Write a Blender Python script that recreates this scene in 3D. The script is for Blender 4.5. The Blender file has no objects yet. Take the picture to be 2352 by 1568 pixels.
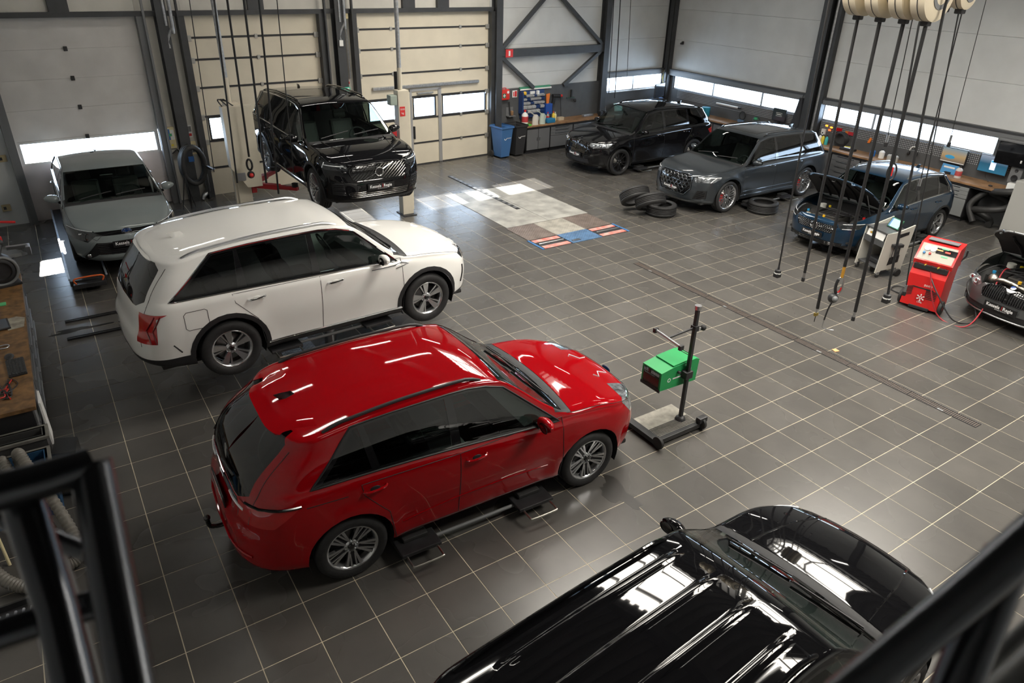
import bpy, bmesh, math, random
from mathutils import Vector, Matrix, Euler
from mathutils.bvhtree import BVHTree
random.seed(7)
PI = math.pi
S = bpy.context.scene
COL = S.collection
# ---------------------------------------------------------------- camera, world, light, exposure
CAM_LOC = Vector((-5.0089, -4.7903, 5.1473)); CAM_ROT = Euler((1.08314, -0.023767, -0.57935), 'XYZ'); FPX = 1622.87
cd = bpy.data.cameras.new('camera'); cam = bpy.data.objects.new('camera', cd); COL.objects.link(cam)
cam.location = CAM_LOC; cam.rotation_euler = CAM_ROT
cd.sensor_width = 36.0; cd.lens = FPX * 36.0 / 2352.0; cd.clip_start = 0.05; cd.clip_end = 300
cd.dof.use_dof = True; cd.dof.focus_distance = 9.0; cd.dof.aperture_fstop = 3.2
S.camera = cam
W = bpy.data.worlds.new('world'); S.world = W; W.use_nodes = True
wn = W.node_tree.nodes; wl = W.node_tree.links; wn.clear()
wo = wn.new('ShaderNodeOutputWorld'); wb_ = wn.new('ShaderNodeBackground')
wg = wn.new('ShaderNodeTexGradient'); wc = wn.new('ShaderNodeTexCoord'); wr = wn.new('ShaderNodeValToRGB'); ws = wn.new('ShaderNodeSeparateXYZ')
wl.new(wc.outputs['Generated'], ws.inputs[0]); wl.new(ws.outputs['Z'], wr.inputs[0])
wr.color_ramp.elements[0].position = 0.0; wr.color_ramp.elements[0].color = (0.66, 0.82, 1.0, 1)
wr.color_ramp.elements[1].position = 0.8; wr.color_ramp.elements[1].color = (0.62, 0.78, 1.0, 1)
wl.new(wr.outputs[0], wb_.inputs['Color']); wb_.inputs['Strength'].default_value = 13.0
wl.new(wb_.outputs[0], wo.inputs[0])
S.view_settings.view_transform = 'Standard'; S.view_settings.look = 'None'
S.view_settings.exposure = 0.22; S.view_settings.gamma = 1.0; S.view_settings.use_curve_mapping = False
sd = bpy.data.lights.new('sun', 'SUN'); sun = bpy.data.objects.new('sun', sd); COL.objects.link(sun)
sd.energy = 26.0; sd.color = (1.0, 0.94, 0.85); sd.angle = math.radians(0.7)
sun.rotation_euler = Vector((0.06, 1.0, 0.46)).to_track_quat('Z', 'Y').to_euler()
CEIL = 6.6
SKYL = [(4.9, 8.8, 3.2, 3.4), (7.6, 1.0, 3.2, 3.0), (2.2, 2.2, 2.6, 3.0), (3.4, -3.4, 3.0, 2.6)]     # roof-light wells: x, y, width, depth
for i, (x, y, w, d) in enumerate(SKYL):
    ld = bpy.data.lights.new('roof_light', 'AREA'); lo = bpy.data.objects.new('roof_light', ld); COL.objects.link(lo)
    ld.shape = 'RECTANGLE'; ld.size = w; ld.size_y = d; ld.energy = 600.0; ld.color = (1.0, 0.94, 0.84); lo.location = (x, y, CEIL + 0.28)

# ---------------------------------------------------------------- pixel -> place helpers
RM = CAM_ROT.to_matrix()
def ray(x, y): return RM @ Vector(((x - 1176.0) / FPX, (784.0 - y) / FPX, -1.0))
def PF(x, y, z=0.0):
    d = ray(x, y); t = (z - CAM_LOC.z) / d.z; return CAM_LOC + d * t
class Wall:
    def __init__(s, o, ang):
        s.o = Vector((o[0], o[1], 0)); s.a = ang
        s.t = Vector((math.cos(ang), math.sin(ang), 0)); s.n = Vector((math.sin(ang), -math.cos(ang), 0))   # n points into the room
    def px(s, x, y, d=0.0):                         # pixel -> (along, height) on the plane d metres in front of the wall
        r = ray(x, y); t = (s.o + s.n * d - CAM_LOC).dot(s.n) / r.dot(s.n)
        p = CAM_LOC + r * t; return ((p - s.o).dot(s.t), p.z)
    def at(s, a, d, z): v = s.o + s.t * a + s.n * d; return Vector((v.x, v.y, z))
FAR = Wall((0, 13.526), math.atan(0.06376))
RIGHT = Wall((14.15, 14.43), math.atan2(2.4 - 14.43, 13.6 - 14.15))

# ---------------------------------------------------------------- materials
MATS = {}
def mat(name, col, rough=0.5, metal=0.0, spec=0.5, coat=0.0, noise=0.0, nscale=8.0, bump=0.0, bscale=60.0, rnoise=0.0, emit=None, estr=0.0, col2=None, trans=0.0):
    if name in MATS: return MATS[name]
    m = bpy.data.materials.new(name); m.use_nodes = True; MATS[name] = m
    nt = m.node_tree; b = nt.nodes['Principled BSDF']
    b.inputs['Base Color'].default_value = (*col, 1); b.inputs['Roughness'].default_value = rough
    b.inputs['Metallic'].default_value = metal; b.inputs['Specular IOR Level'].default_value = spec
    if coat: b.inputs['Coat Weight'].default_value = coat; b.inputs['Coat Roughness'].default_value = 0.03
    if trans: b.inputs['Transmission Weight'].default_value = trans
    if emit: b.inputs['Emission Color'].default_value = (*emit, 1); b.inputs['Emission Strength'].default_value = estr
    if noise or bump or rnoise:
        tc = nt.nodes.new('ShaderNodeTexCoord'); n = nt.nodes.new('ShaderNodeTexNoise')
        nt.links.new(tc.outputs['Object'], n.inputs['Vector']); n.inputs['Scale'].default_value = nscale; n.inputs['Detail'].default_value = 6
        if noise:
            mx = nt.nodes.new('ShaderNodeMix'); mx.data_type = 'RGBA'
            c2 = col2 or tuple(max(0, c * (1 - noise)) for c in col); c1 = tuple(min(1, c * (1 + noise * 0.6)) for c in col)
            mx.inputs[6].default_value = (*c1, 1); mx.inputs[7].default_value = (*c2, 1)
            rp = nt.nodes.new('ShaderNodeMapRange'); rp.inputs[1].default_value = 0.35; rp.inputs[2].default_value = 0.65
            nt.links.new(n.outputs['Fac'], rp.inputs[0]); nt.links.new(rp.outputs[0], mx.inputs[0]); nt.links.new(mx.outputs[2], b.inputs['Base Color'])
        if rnoise:
            mr = nt.nodes.new('ShaderNodeMapRange'); mr.inputs[1].default_value = 0.3; mr.inputs[2].default_value = 0.7
            mr.inputs[3].default_value = max(0.02, rough - rnoise); mr.inputs[4].default_value = min(1, rough + rnoise)
            nt.links.new(n.outputs['Fac'], mr.inputs[0]); nt.links.new(mr.outputs[0], b.inputs['Roughness'])
        if bump:
            n2 = nt.nodes.new('ShaderNodeTexNoise'); n2.inputs['Scale'].default_value = bscale; nt.links.new(tc.outputs['Object'], n2.inputs['Vector'])
            bp = nt.nodes.new('ShaderNodeBump'); bp.inputs['Strength'].default_value = bump; bp.inputs['Distance'].default_value = 0.01
            nt.links.new(n2.outputs['Fac'], bp.inputs['Height']); nt.links.new(bp.outputs[0], b.inputs['Normal'])
    return m
def paint(name, col, metal=0.3, rough=0.25, flake=0.0):
    return mat(name, col, rough=rough, metal=metal, spec=0.0 if metal < .05 else .3, coat=1.0)
def glass_mat(name, tint, refl=1.0, rough=0.01):
    if name in MATS: return MATS[name]
    m = bpy.data.materials.new(name); m.use_nodes = True; MATS[name] = m; nt = m.node_tree; nt.nodes.clear()
    o = nt.nodes.new('ShaderNodeOutputMaterial'); t = nt.nodes.new('ShaderNodeBsdfTransparent'); g = nt.nodes.new('ShaderNodeBsdfGlossy')
    lw = nt.nodes.new('ShaderNodeLayerWeight'); lw.inputs[0].default_value = 0.5; x = nt.nodes.new('ShaderNodeMixShader')
    pw_ = nt.nodes.new('ShaderNodeMath'); pw_.operation = 'POWER'; pw_.inputs[1].default_value = 5.0; nt.links.new(lw.outputs['Facing'], pw_.inputs[0])
    f = nt.nodes.new('ShaderNodeMath'); f.operation = 'MULTIPLY_ADD'; f.inputs[1].default_value = 0.94; f.inputs[2].default_value = 0.06; nt.links.new(pw_.outputs[0], f.inputs[0])
    t.inputs[0].default_value = (*tint, 1); g.inputs['Roughness'].default_value = rough; g.inputs[0].default_value = (refl, refl, refl, 1)
    nt.links.new(f.outputs[0], x.inputs[0]); nt.links.new(t.outputs[0], x.inputs[1]); nt.links.new(g.outputs[0], x.inputs[2]); nt.links.new(x.outputs[0], o.inputs[0])
    return m

# ---------------------------------------------------------------- mesh building
class MB:
    """collects shapes of one part; build() links them as one mesh object"""
    def __init__(s): s.v = []; s.f = []; s.sm = []
    def add(s, vs, fs, M=None, smooth=False):
        o = len(s.v)
        for p in vs:
            p = Vector(p); s.v.append(tuple(M @ p) if M is not None else tuple(p))
        for f in fs: s.f.append(tuple(o + i for i in f)); s.sm.append(smooth)
        return s
    def box(s, x0, x1, y0, y1, z0, z1, M=None, bev=0.0):
        if x0 > x1: x0, x1 = x1, x0
        if y0 > y1: y0, y1 = y1, y0
        if z0 > z1: z0, z1 = z1, z0
        if bev:
            b = min(bev, (x1 - x0) * .45, (y1 - y0) * .45, (z1 - z0) * .45); vs = []; 
            bm = bmesh.new(); bmesh.ops.create_cube(bm, size=1.0)
            for v in bm.verts: v.co = Vector(((x0 + x1) / 2 + v.co.x * (x1 - x0), (y0 + y1) / 2 + v.co.y * (y1 - y0), (z0 + z1) / 2 + v.co.z * (z1 - z0)))
            bmesh.ops.bevel(bm, geom=bm.edges[:], offset=b, segments=2, profile=0.6, affect='EDGES')
            bm.verts.index_update()
            s.add([v.co.copy() for v in bm.verts], [[v.index for v in f.verts] for f in bm.faces], M); bm.free(); return s
        vs = [(x0, y0, z0), (x1, y0, z0), (x1, y1, z0), (x0, y1, z0), (x0, y0, z1), (x1, y0, z1), (x1, y1, z1), (x0, y1, z1)]
        return s.add(vs, [(0, 3, 2, 1), (4, 5, 6, 7), (0, 1, 5, 4), (1, 2, 6, 5), (2, 3, 7, 6), (3, 0, 4, 7)], M)
    def prism(s, pts, h0, h1, axis='z', M=None):
        """polygon pts (2-D, counter-clockwise) extruded from h0 to h1 along axis"""
        n = len(pts)
        def P(a, b, h): return {'z': (a, b, h), 'y': (a, h, b), 'x': (h, a, b)}[axis]
        vs = [P(a, b, h0) for a, b in pts] + [P(a, b, h1) for a, b in pts]
        fs = [tuple(range(n))[::-1], tuple(range(n, 2 * n))] + [(i, (i + 1) % n, n + (i + 1) % n, n + i) for i in range(n)]
        return s.add(vs, fs, M)
    def tube(s, path, r, n=10, M=None, closed=False, cap=True, r1=None):
        path = [Vector(p) for p in path]; m = len(path); vs = []; up = None
        for i, p in enumerate(path):
            a = path[(i - 1) % m] if (i or closed) else p; b = path[(i + 1) % m] if (i < m - 1 or closed) else p
            t = (b - a).normalized() if (b - a).length > 1e-9 else Vector((0, 0, 1))
            if up is None: up = Vector((0, 0, 1)) if abs(t.z) < 0.9 else Vector((1, 0, 0))
            u = t.cross(up)
            if u.length < 1e-6: u = t.orthogonal()
            u.normalize(); w = u.cross(t).normalized(); up = w
            rr = r if r1 is None else r + (r1 - r) * i / max(1, m - 1)
            if callable(r): rr = r(i / max(1, m - 1))
            for k in range(n):
                c = 2 * PI * k / n; vs.append(p + u * (math.cos(c) * rr) + w * (math.sin(c) * rr))
        fs = []
        for i in range(m if closed else m - 1):
            j = (i + 1) % m
            for k in range(n): fs.append((i * n + k, j * n + k, j * n + (k + 1) % n, i * n + (k + 1) % n))
        if not closed and cap: fs += [tuple(range(n)), tuple(range((m - 1) * n, m * n))[::-1]]
        return s.add(vs, fs, M, True)
    def cyl(s, p0, p1, r, n=16, r1=None, M=None, cap=True): return s.tube([p0, p1], r, n, M, r1=r1, cap=cap)
    def lathe(s, prof, n=32, M=None, closed=False):
        """prof: (radius, height) turned about z"""
        vs = []; m = len(prof)
        for r, h in prof:
            for k in range(n): a = 2 * PI * k / n; vs.append((r * math.cos(a), r * math.sin(a), h))
        fs = []
        for i in range(m if closed else m - 1):
            j = (i + 1) % m
            for k in range(n): fs.append((i * n + k, i * n + (k + 1) % n, j * n + (k + 1) % n, j * n + k))
        return s.add(vs, fs, M, True)
    def loft(s, rings, M=None, closed=True, cap=True, smooth=True):
        n = len(rings[0]); vs = [p for r in rings for p in r]; fs = []
        for i in range(len(rings) - 1):
            for k in range(n if closed else n - 1): fs.append((i * n + k, i * n + (k + 1) % n, (i + 1) * n + (k + 1) % n, (i + 1) * n + k))
        if cap and closed: fs += [tuple(range(n))[::-1], tuple(range((len(rings) - 1) * n, len(rings) * n))]
        return s.add(vs, fs, M, smooth)
    def ball(s, c, r, n=14, m=8, sc=(1, 1, 1), M=None):
        vs = [(c[0], c[1], c[2] - r * sc[2])]; fs = []
        for i in range(1, m):
            t = -PI / 2 + PI * i / m
            for k in range(n): a = 2 * PI * k / n; vs.append((c[0] + r * sc[0] * math.cos(t) * math.cos(a), c[1] + r * sc[1] * math.cos(t) * math.sin(a), c[2] + r * sc[2] * math.sin(t)))
        vs.append((c[0], c[1], c[2] + r * sc[2])); N = len(vs) - 1
        for k in range(n): fs.append((0, 1 + (k + 1) % n, 1 + k)); fs.append((N, N - n + k, N - n + (k + 1) % n))
        for i in range(m - 2):
            for k in range(n): a = 1 + i * n; fs.append((a + k, a + (k + 1) % n, a + n + (k + 1) % n, a + n + k))
        return s.add(vs, fs, M, True)
    def mesh(s, name, m=None, fix=True):
        me = bpy.data.meshes.new(name); me.from_pydata(s.v, [], s.f)
        me.polygons.foreach_set('use_smooth', s.sm)
        if fix:
            bm = bmesh.new(); bm.from_mesh(me); bmesh.ops.recalc_face_normals(bm, faces=bm.faces[:]); bm.to_mesh(me); bm.free()
        if m: me.materials.append(m)
        me.update(); return me
    def build(s, name, m, parent=None, loc=None, rot=None, fix=True, sharp=True):
        me = s.mesh(name, m, fix)
        if sharp and any(s.sm): 
            try: me.set_sharp_from_angle(angle=math.radians(38))
            except Exception: pass
        return link(name, me, parent, loc, rot)
def link(name, me, parent=None, loc=None, rot=None):
    o = bpy.data.objects.new(name, me); COL.objects.link(o)
    if parent is not None: o.parent = parent
    if loc is not None: o.location = loc
    if rot is not None: o.rotation_euler = rot if not isinstance(rot, (int, float)) else (0, 0, rot)
    return o
def tag(o, label, cat, group=None):
    o['label'] = label; o['category'] = cat
    if group: o['group'] = group
    return o
def thing(name, label, cat, loc=(0, 0, 0), rz=0.0, group=None):
    o = link(name, None, None, loc, (0, 0, rz)); o.empty_display_size = 0.1
    return tag(o, label, cat, group)
def struct(o): o['kind'] = 'structure'; return o
def stuff(o): o['kind'] = 'stuff'; return o
def kids(o, ALL=None): return [c for c in bpy.data.objects if c.parent == o]
def copy_tree(o, parent=None):
    c = o.copy(); COL.objects.link(c); c.parent = parent
    for ch in CH.get(o.name, []): copy_tree(ch, c)
    return c
CH = {}
def index_children():
    CH.clear()
    for o in bpy.data.objects:
        if o.parent: CH.setdefault(o.parent.name, []).append(o)
def text(name, s, size, m, parent, loc, rot, depth=0.001, align='CENTER', bold=0.0, sx=1.0):
    cu = bpy.data.curves.new(name, 'FONT'); cu.body = s; cu.size = size; cu.align_x = align; cu.align_y = 'CENTER'; cu.extrude = depth; cu.offset = bold; cu.resolution_u = 3
    t = bpy.data.objects.new(name, cu); COL.objects.link(t)
    dg = bpy.context.evaluated_depsgraph_get(); me = bpy.data.meshes.new_from_object(t.evaluated_get(dg)); bpy.data.objects.remove(t); bpy.data.curves.remove(cu)
    me.materials.clear(); me.materials.append(m); me.name = name
    if sx != 1.0:
        for v in me.vertices: v.co.x *= sx
    o = link(name, me, parent, loc, rot); return o
def T(x=0, y=0, z=0): return Matrix.Translation((x, y, z))
def RX(a): return Matrix.Rotation(a, 4, 'X')
def RY(a): return Matrix.Rotation(a, 4, 'Y')
def RZ(a): return Matrix.Rotation(a, 4, 'Z')
def lerp(a, b, t): return a + (b - a) * t
def pchip(pts):
    xs = [p[0] for p in pts]; ys = [p[1] for p in pts]; n = len(xs)
    h = [xs[i + 1] - xs[i] for i in range(n - 1)]; d = [(ys[i + 1] - ys[i]) / h[i] for i in range(n - 1)]
    m = [d[0]] + [0 if d[i - 1] * d[i] <= 0 else 2 * d[i - 1] * d[i] / (d[i - 1] + d[i]) for i in range(1, n - 1)] + [d[-1]]
    def f(x):
        if x <= xs[0]: return ys[0]
        if x >= xs[-1]: return ys[-1]
        i = 0
        while x > xs[i + 1]: i += 1
        t = (x - xs[i]) / h[i]; t2 = t * t; t3 = t2 * t
        return (2 * t3 - 3 * t2 + 1) * ys[i] + (t3 - 2 * t2 + t) * h[i] * m[i] + (-2 * t3 + 3 * t2) * ys[i + 1] + (t3 - t2) * h[i] * m[i + 1]
    return f
def spline(pts, n=8, closed=False):
    P = [Vector(p) for p in pts]; m = len(P); out = []
    for i in range(m if closed else m - 1):
        p0 = P[(i - 1) % m] if (closed or i > 0) else P[i]; p1 = P[i]; p2 = P[(i + 1) % m]; p3 = P[(i + 2) % m] if (closed or i < m - 2) else P[(i + 1) % m]
        for k in range(n):
            t = k / n; out.append(0.5 * ((2 * p1) + (p2 - p0) * t + (2 * p0 - 5 * p1 + 4 * p2 - p3) * t * t + (3 * p1 - p0 - 3 * p2 + p3) * t ** 3))
    if not closed: out.append(P[-1])
    return out
# ---------------------------------------------------------------- room shell
TILE = 0.5
def tile_material():
    m = bpy.data.materials.new('floor_tile'); m.use_nodes = True; MATS['floor_tile'] = m; nt = m.node_tree; b = nt.nodes['Principled BSDF']; N = nt.nodes.new; L = nt.links.new
    ge = N('ShaderNodeNewGeometry'); sc = N('ShaderNodeVectorMath'); sc.operation = 'MULTIPLY'; sc.inputs[1].default_value = (2, 2, 0); L(ge.outputs['Position'], sc.inputs[0])
    fl = N('ShaderNodeVectorMath'); fl.operation = 'FLOOR'; L(sc.outputs[0], fl.inputs[0]); wn_ = N('ShaderNodeTexWhiteNoise'); wn_.noise_dimensions = '2D'; L(fl.outputs[0], wn_.inputs['Vector'])
    n1 = N('ShaderNodeTexNoise'); n1.inputs['Scale'].default_value = 1.7; n1.inputs['Detail'].default_value = 7; n1.inputs['Roughness'].default_value = .6; L(ge.outputs['Position'], n1.inputs['Vector'])
    n2 = N('ShaderNodeTexNoise'); n2.inputs['Scale'].default_value = 1.1; n2.inputs['Detail'].default_value = 2; L(ge.outputs['Position'], n2.inputs['Vector'])
    r = N('ShaderNodeValToRGB'); r.color_ramp.elements[0].position = .22; r.color_ramp.elements[0].color = (.070, .0665, .062, 1); r.color_ramp.elements[1].position = .82; r.color_ramp.elements[1].color = (.098, .092, .084, 1); L(n1.outputs['Fac'], r.inputs[0])
    mp = N('ShaderNodeMapRange'); mp.inputs[3].default_value = .86; mp.inputs[4].default_value = 1.14; L(wn_.outputs['Value'], mp.inputs[0])
    mu = N('ShaderNodeMix'); mu.data_type = 'RGBA'; mu.blend_type = 'MULTIPLY'; mu.inputs[0].default_value = 1.0; L(r.outputs[0], mu.inputs[6]); L(mp.outputs[0], mu.inputs[7]); L(mu.outputs[2], b.inputs['Base Color'])
    m2 = N('ShaderNodeMapRange'); m2.inputs[1].default_value = .1; m2.inputs[2].default_value = .9; m2.inputs[3].default_value = .24; m2.inputs[4].default_value = .30; L(n2.outputs['Fac'], m2.inputs[0]); L(m2.outputs[0], b.inputs['Roughness'])
    b.inputs['Specular IOR Level'].default_value = .5
    return m
TM = tile_material()
GROUT = mat('grout', (.62, .55, .41), rough=.8, noise=.25, nscale=3)
FX0, FX1, FY0, FY1 = -6.5, 14.6, -9.0, 14.6
floor = struct(MB().box(FX0, FX1, FY0, FY1, -.30, -.0025).build('floor', GROUT))
h = TILE / 2 - .0042
tile_me = MB().box(-h, h, -h, h, -.02, 0).mesh('floor_tile', TM)
def visible_area(x, y):
    ps = []
    for dx, dy in ((-h, -h), (h, -h), (h, h), (-h, h)):
        v = RM.transposed() @ (Vector((x + dx, y + dy, 0)) - CAM_LOC)
        if v.z > -.3: return 0
        ps.append((1176 + FPX * v.x / -v.z, 784 - FPX * v.y / -v.z))
    cx = sum(p[0] for p in ps) / 4; cy = sum(p[1] for p in ps) / 4
    if not (-20 < cx < 2372 and -20 < cy < 1588): return 0
    return abs(sum(ps[i][0] * ps[(i + 1) % 4][1] - ps[(i + 1) % 4][0] * ps[i][1] for i in range(4))) / 2
tl = []
for i in range(int(FX0 / TILE), int(FX1 / TILE)):
    for j in range(int(FY0 / TILE), int(FY1 / TILE)):
        x = (i + .5) * TILE; y = (j + .5) * TILE
        hidden = (-4.3 < x < -.1 and .1 < y < 1.75) or (-1.6 < x < 2.2 and -3.6 < y < -1.9)
        tl.append((0 if hidden else visible_area(x, y), x, y))
tl.sort(reverse=True)
for a, x, y in tl[:300]: link('floor_tile', tile_me, floor, (x, y, 0))
rest = MB()
for a, x, y in tl[300:]: rest.box(x - h, x + h, y - h, y + h, -.02, 0)
stuff(rest.build('floor_tiles_beyond', TM, floor, fix=False))

PANW = mat('wall_panel_white', (.60, .61, .60), rough=.5, noise=.06, nscale=1.5, bump=.03, bscale=3)
PANC = mat('wall_panel_cream', (.62, .60, .54), rough=.5, noise=.08, nscale=2)
STEEL = mat('painted_steel_dark', (.045, .047, .05), rough=.45, noise=.15, nscale=4)
STEELM = mat('painted_steel_mid', (.16, .165, .17), rough=.45)
DCRM = mat('door_cream', (.66, .60, .48), rough=.45, noise=.05, nscale=2)
DWHT = mat('door_white', (.60, .575, .55), rough=.45, noise=.07, nscale=2)
DPNK = mat('door_lower_white', (.62, .565, .55), rough=.5, noise=.06, nscale=3)
GALV = mat('galvanised', (.45, .46, .47), rough=.4, metal=.8, noise=.2, nscale=20)
WGL = glass_mat('building_glass', (.96, .98, 1.0))
ALUF = mat('aluminium_frame', (.5, .5, .5), rough=.4, metal=.6)
GPAN = mat('grey_back_panel', (.085, .088, .092), rough=.6, noise=.12, nscale=3)
WOOD = mat('bench_wood', (.30, .17, .085), rough=.5, noise=.35, nscale=5, bump=.05)
CABG = mat('cabinet_grey', (.13, .133, .137), rough=.45)
CABB = mat('cabinet_black', (.018, .018, .02), rough=.5)
fa = FAR.a; fo_ = FAR.o
def fbox(b, s0, s1, d0, d1, z0, z1, bev=0): return b.box(s0, s1, -d1, -d0, z0, z1, bev=bev)      # wall-local box: along, depth into room, height
TH = .22
# ---- far wall
wf = struct(link('wall_far', None, None, fo_, (0, 0, fa)))
def panels(w, s0, s1, zs, m, d=0.0, name='wall_panel', gap=.006):
    for a, b in zip(zs[:-1], zs[1:]):
        if b - a > .05: fbox(MB(), s0 + .002, s1 - .002, d - TH, d, a + gap / 2, b - gap / 2).build(name, m, w)
DOORS = {1: (-5.44, -2.68), 2: (-1.72, 1.38), 3: (2.37, 6.52)}
ZD = 4.03
panels(wf, -6.5, DOORS[1][0] - .02, [0, 2.9, 4.1, 5.1, CEIL], PANW)
panels(wf, DOORS[1][1] + .02, DOORS[2][0] - .02, [0, ZD, 5.1, CEIL], PANC)
panels(wf, DOORS[2][1] + .02, DOORS[3][0] - .02, [0, ZD, 5.1, CEIL], PANC)
for k in (1, 2, 3): panels(wf, DOORS[k][0] - .02, DOORS[k][1] + .02, [ZD + .02, 5.1, CEIL], PANC)
panels(wf, DOORS[3][1] + .02, 11.0, [0, 1.0, 1.9, 2.3, 3.12, 4.1, 5.1, CEIL], PANW)
WZ0, WZ1 = 1.49, 1.96
panels(wf, 11.0, 11.36, [0, WZ0, WZ1, 3.12, 4.1, 5.1, CEIL], PANW)
panels(wf, 11.36, 14.35, [0, WZ0], GPAN); panels(wf, 11.36, 14.35, [WZ1, 3.12, 4.1, 5.1, CEIL], PANW)
def window(n, w, s0, s1, z0, z1, mull, fm=ALUF):
    r = struct(link('window_%d' % n, None, None, w.location, w.rotation_euler))
    f = .035
    for a, b, c, d in ((s0, s1, z0, z0 + f), (s0, s1, z1 - f, z1), (s0, s0 + f, z0 + f, z1 - f), (s1 - f, s1, z0 + f, z1 - f)): fbox(MB(), a, b, -.14, -.05, c, d).build('window_frame', fm, r)
    ed = [s0 + f] + list(mull) + [s1 - f]
    for mu in mull: fbox(MB(), mu - .035, mu + .035, -.15, -.03, z0 + f, z1 - f).build('mullion', fm, r)
    for a, b in zip(ed[:-1], ed[1:]): fbox(MB(), a + (.035 if a != s0 + f else 0), b - (.035 if b != s1 - f else 0), -.105, -.095, z0 + f, z1 - f).build('window_pane', WGL, r)
    return r
window(1, wf, 11.36, 14.2, WZ0, WZ1, [12.62])
# sectional doors
HING = mat('hinge_metal', (.42, .41, .38), rough=.45, metal=.6)
DSTR = mat('door_seam_dark', (.025, .025, .027), rough=.6)
def sect_door(n, s0, s1, zs, wrow, m, panes, seam_vis, hinges, mlow=None, off=-.04):
    r = struct(link('door_%d' % n, None, None, fo_, (0, 0, fa)))
    for i, (a, b) in enumerate(zip(zs[:-1], zs[1:])):
        mm = mlow if (mlow and b <= wrow[0] + .02) else m
        if abs(a - wrow[0]) < .01:                                        # glazed section
            ed = [s0]
            for p0, p1 in panes:
                fbox(MB(), ed[-1], p0, off - .05, off, a, b).build('door_stile', mm, r); ed.append(p1)
                fbox(MB(), p0, p1, off - .03, off - .024, a + .03, b - .03).build('window_pane', WGL, r)
                for c, d in ((a, a + .05), (b - .05, b)): fbox(MB(), p0, p1, off - .05, off + .008, c, d).build('window_frame', DSTR if seam_vis else mm, r)
                for c in (p0, p1 - .04): fbox(MB(), c, c + .04, off - .05, off + .008, a + .05, b - .05).build('window_frame', DSTR if seam_vis else mm, r)
            fbox(MB(), ed[-1], s1, off - .05, off, a, b).build('door_stile', mm, r)
        else: fbox(MB(), s0, s1, off - .05, off, a + .001, b - .001, bev=.003).build('door_panel', mm, r); fbox(MB(), s0 - .03, s1 + .03, off - .08, off - .052, a, b).build('panel_light_stop', mm, r)  # backing added out of sight to stop daylight leaking through the panel seams
    for z in zs[1:-1]:
        if seam_vis: fbox(MB(), s0 + .03, s1 - .03, off - .01, off + .012, z - .022, z + .022).build('seam_bar', DSTR, r)
        for q in hinges:
            fbox(MB(), q - .035, q + .035, off, off + .03, z - .045, z + .045, bev=.006).build('hinge', HING if seam_vis else CABB, r)
        if seam_vis:
            for q in (s0 + .05, s1 - .05): fbox(MB(), q - .06, q + .06, off, off + .05, z - .07, z + .05, bev=.01).build('roller_bracket', HING, r)
    return r
sect_door(1, *DOORS[1], [0, .6, 1.19, 1.68, 2.29, 2.87, 3.44, ZD], (1.19,), DWHT, [(-5.40, -2.72)], False, [-4.1], DPNK)
sect_door(2, *DOORS[2], [0, .66, 1.29, 1.86, 2.5, 3.11, 3.57, ZD], (1.29,), DCRM, [(-1.55, -.75), (-.55, .4), (.6, 1.25)], True, [-.15])
d3 = sect_door(3, *DOORS[3], [0, .62, 1.30, 1.89, 2.53, 3.15, 3.64, ZD], (1.30,), DCRM, [(2.6, 3.75), (3.97, 4.72), (4.92, 6.45)], True, [3.4, 5.56])
# wicket door frame in door 3
b = MB()
for a, c, z0, z1 in ((3.86, 3.93, 0, 2.1), (4.78, 4.88, 0, 2.1)): fbox(b, a, c, -.05, .0, z0, z1)
b.build('wicket_post', ALUF, d3); fbox(MB(), 3.86, 4.88, -.05, .0, 2.04, 2.1).build('wicket_head', ALUF, d3)
fbox(MB(), 4.1, 4.6, -.03, .05, 1.96, 2.0, bev=.01).build('door_closer', GALV, d3); fbox(MB(), 3.95, 3.99, -.04, .03, .75, 1.1, bev=.008).build('lock_case', DSTR, d3)
fbox(MB(), 2.75, 6.15, -.03, .05, 2.14, 2.22, bev=.01).build('drag_rail', GALV, d3)
fbox(MB(), DOORS[3][0], DOORS[3][1], -.06, .0, 0, .03).build('bottom_seal', DSTR, d3)
# steel frame of the far wall
tr = 0
def trim(w, m=STEEL, build=None, name='trim'):
    global tr; tr += 1
    r = struct(build.build('trim_%d' % tr, m)); r.location = w.location; r.rotation_euler = w.rotation_euler; return r
trim(wf, STEEL, fbox(MB(), -6.5, 6.6, -.02, .12, ZD, ZD + .10))                                  # lintel beam
for s in (-4.06, -.1, 3.9, 4.95): trim(wf, STEEL, fbox(MB(), s - .18, s + .18, -.02, .10, ZD + .1, CEIL))
for k, (a, c) in DOORS.items():
    trim(wf, STEELM if k == 1 else STEEL, fbox(fbox(MB(), a - .16, a - .0, -.02, .14, 0, ZD), a - .16, a - .12, .14, .22, 0, ZD + .4))
    trim(wf, STEELM if k == 1 else STEEL, fbox(fbox(MB(), c + .0, c + .16, -.02, .14, 0, ZD), c + .12, c + .16, .14, .22, 0, ZD + .4))
def ibeam(s, w_=.24, dd=.26, z1=CEIL, dbase=0.0):
    b = MB(); fbox(b, s - w_ / 2, s + w_ / 2, dbase, dbase + .018, 0, z1); fbox(b, s - w_ / 2, s + w_ / 2, dbase + dd - .018, dbase + dd, 0, z1); fbox(b, s - .008, s + .008, dbase + .018, dbase + dd - .018, 0, z1); return b
for s in (-2.2, 1.86, 6.72, 10.98): trim(wf, STEEL, ibeam(s, .22))
trim(wf, STEEL, ibeam(14.12, .3, .3))
trim(wf, STEEL, fbox(MB(), 6.7, 10.98, .04, .2, 2.80, 3.02))
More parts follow.
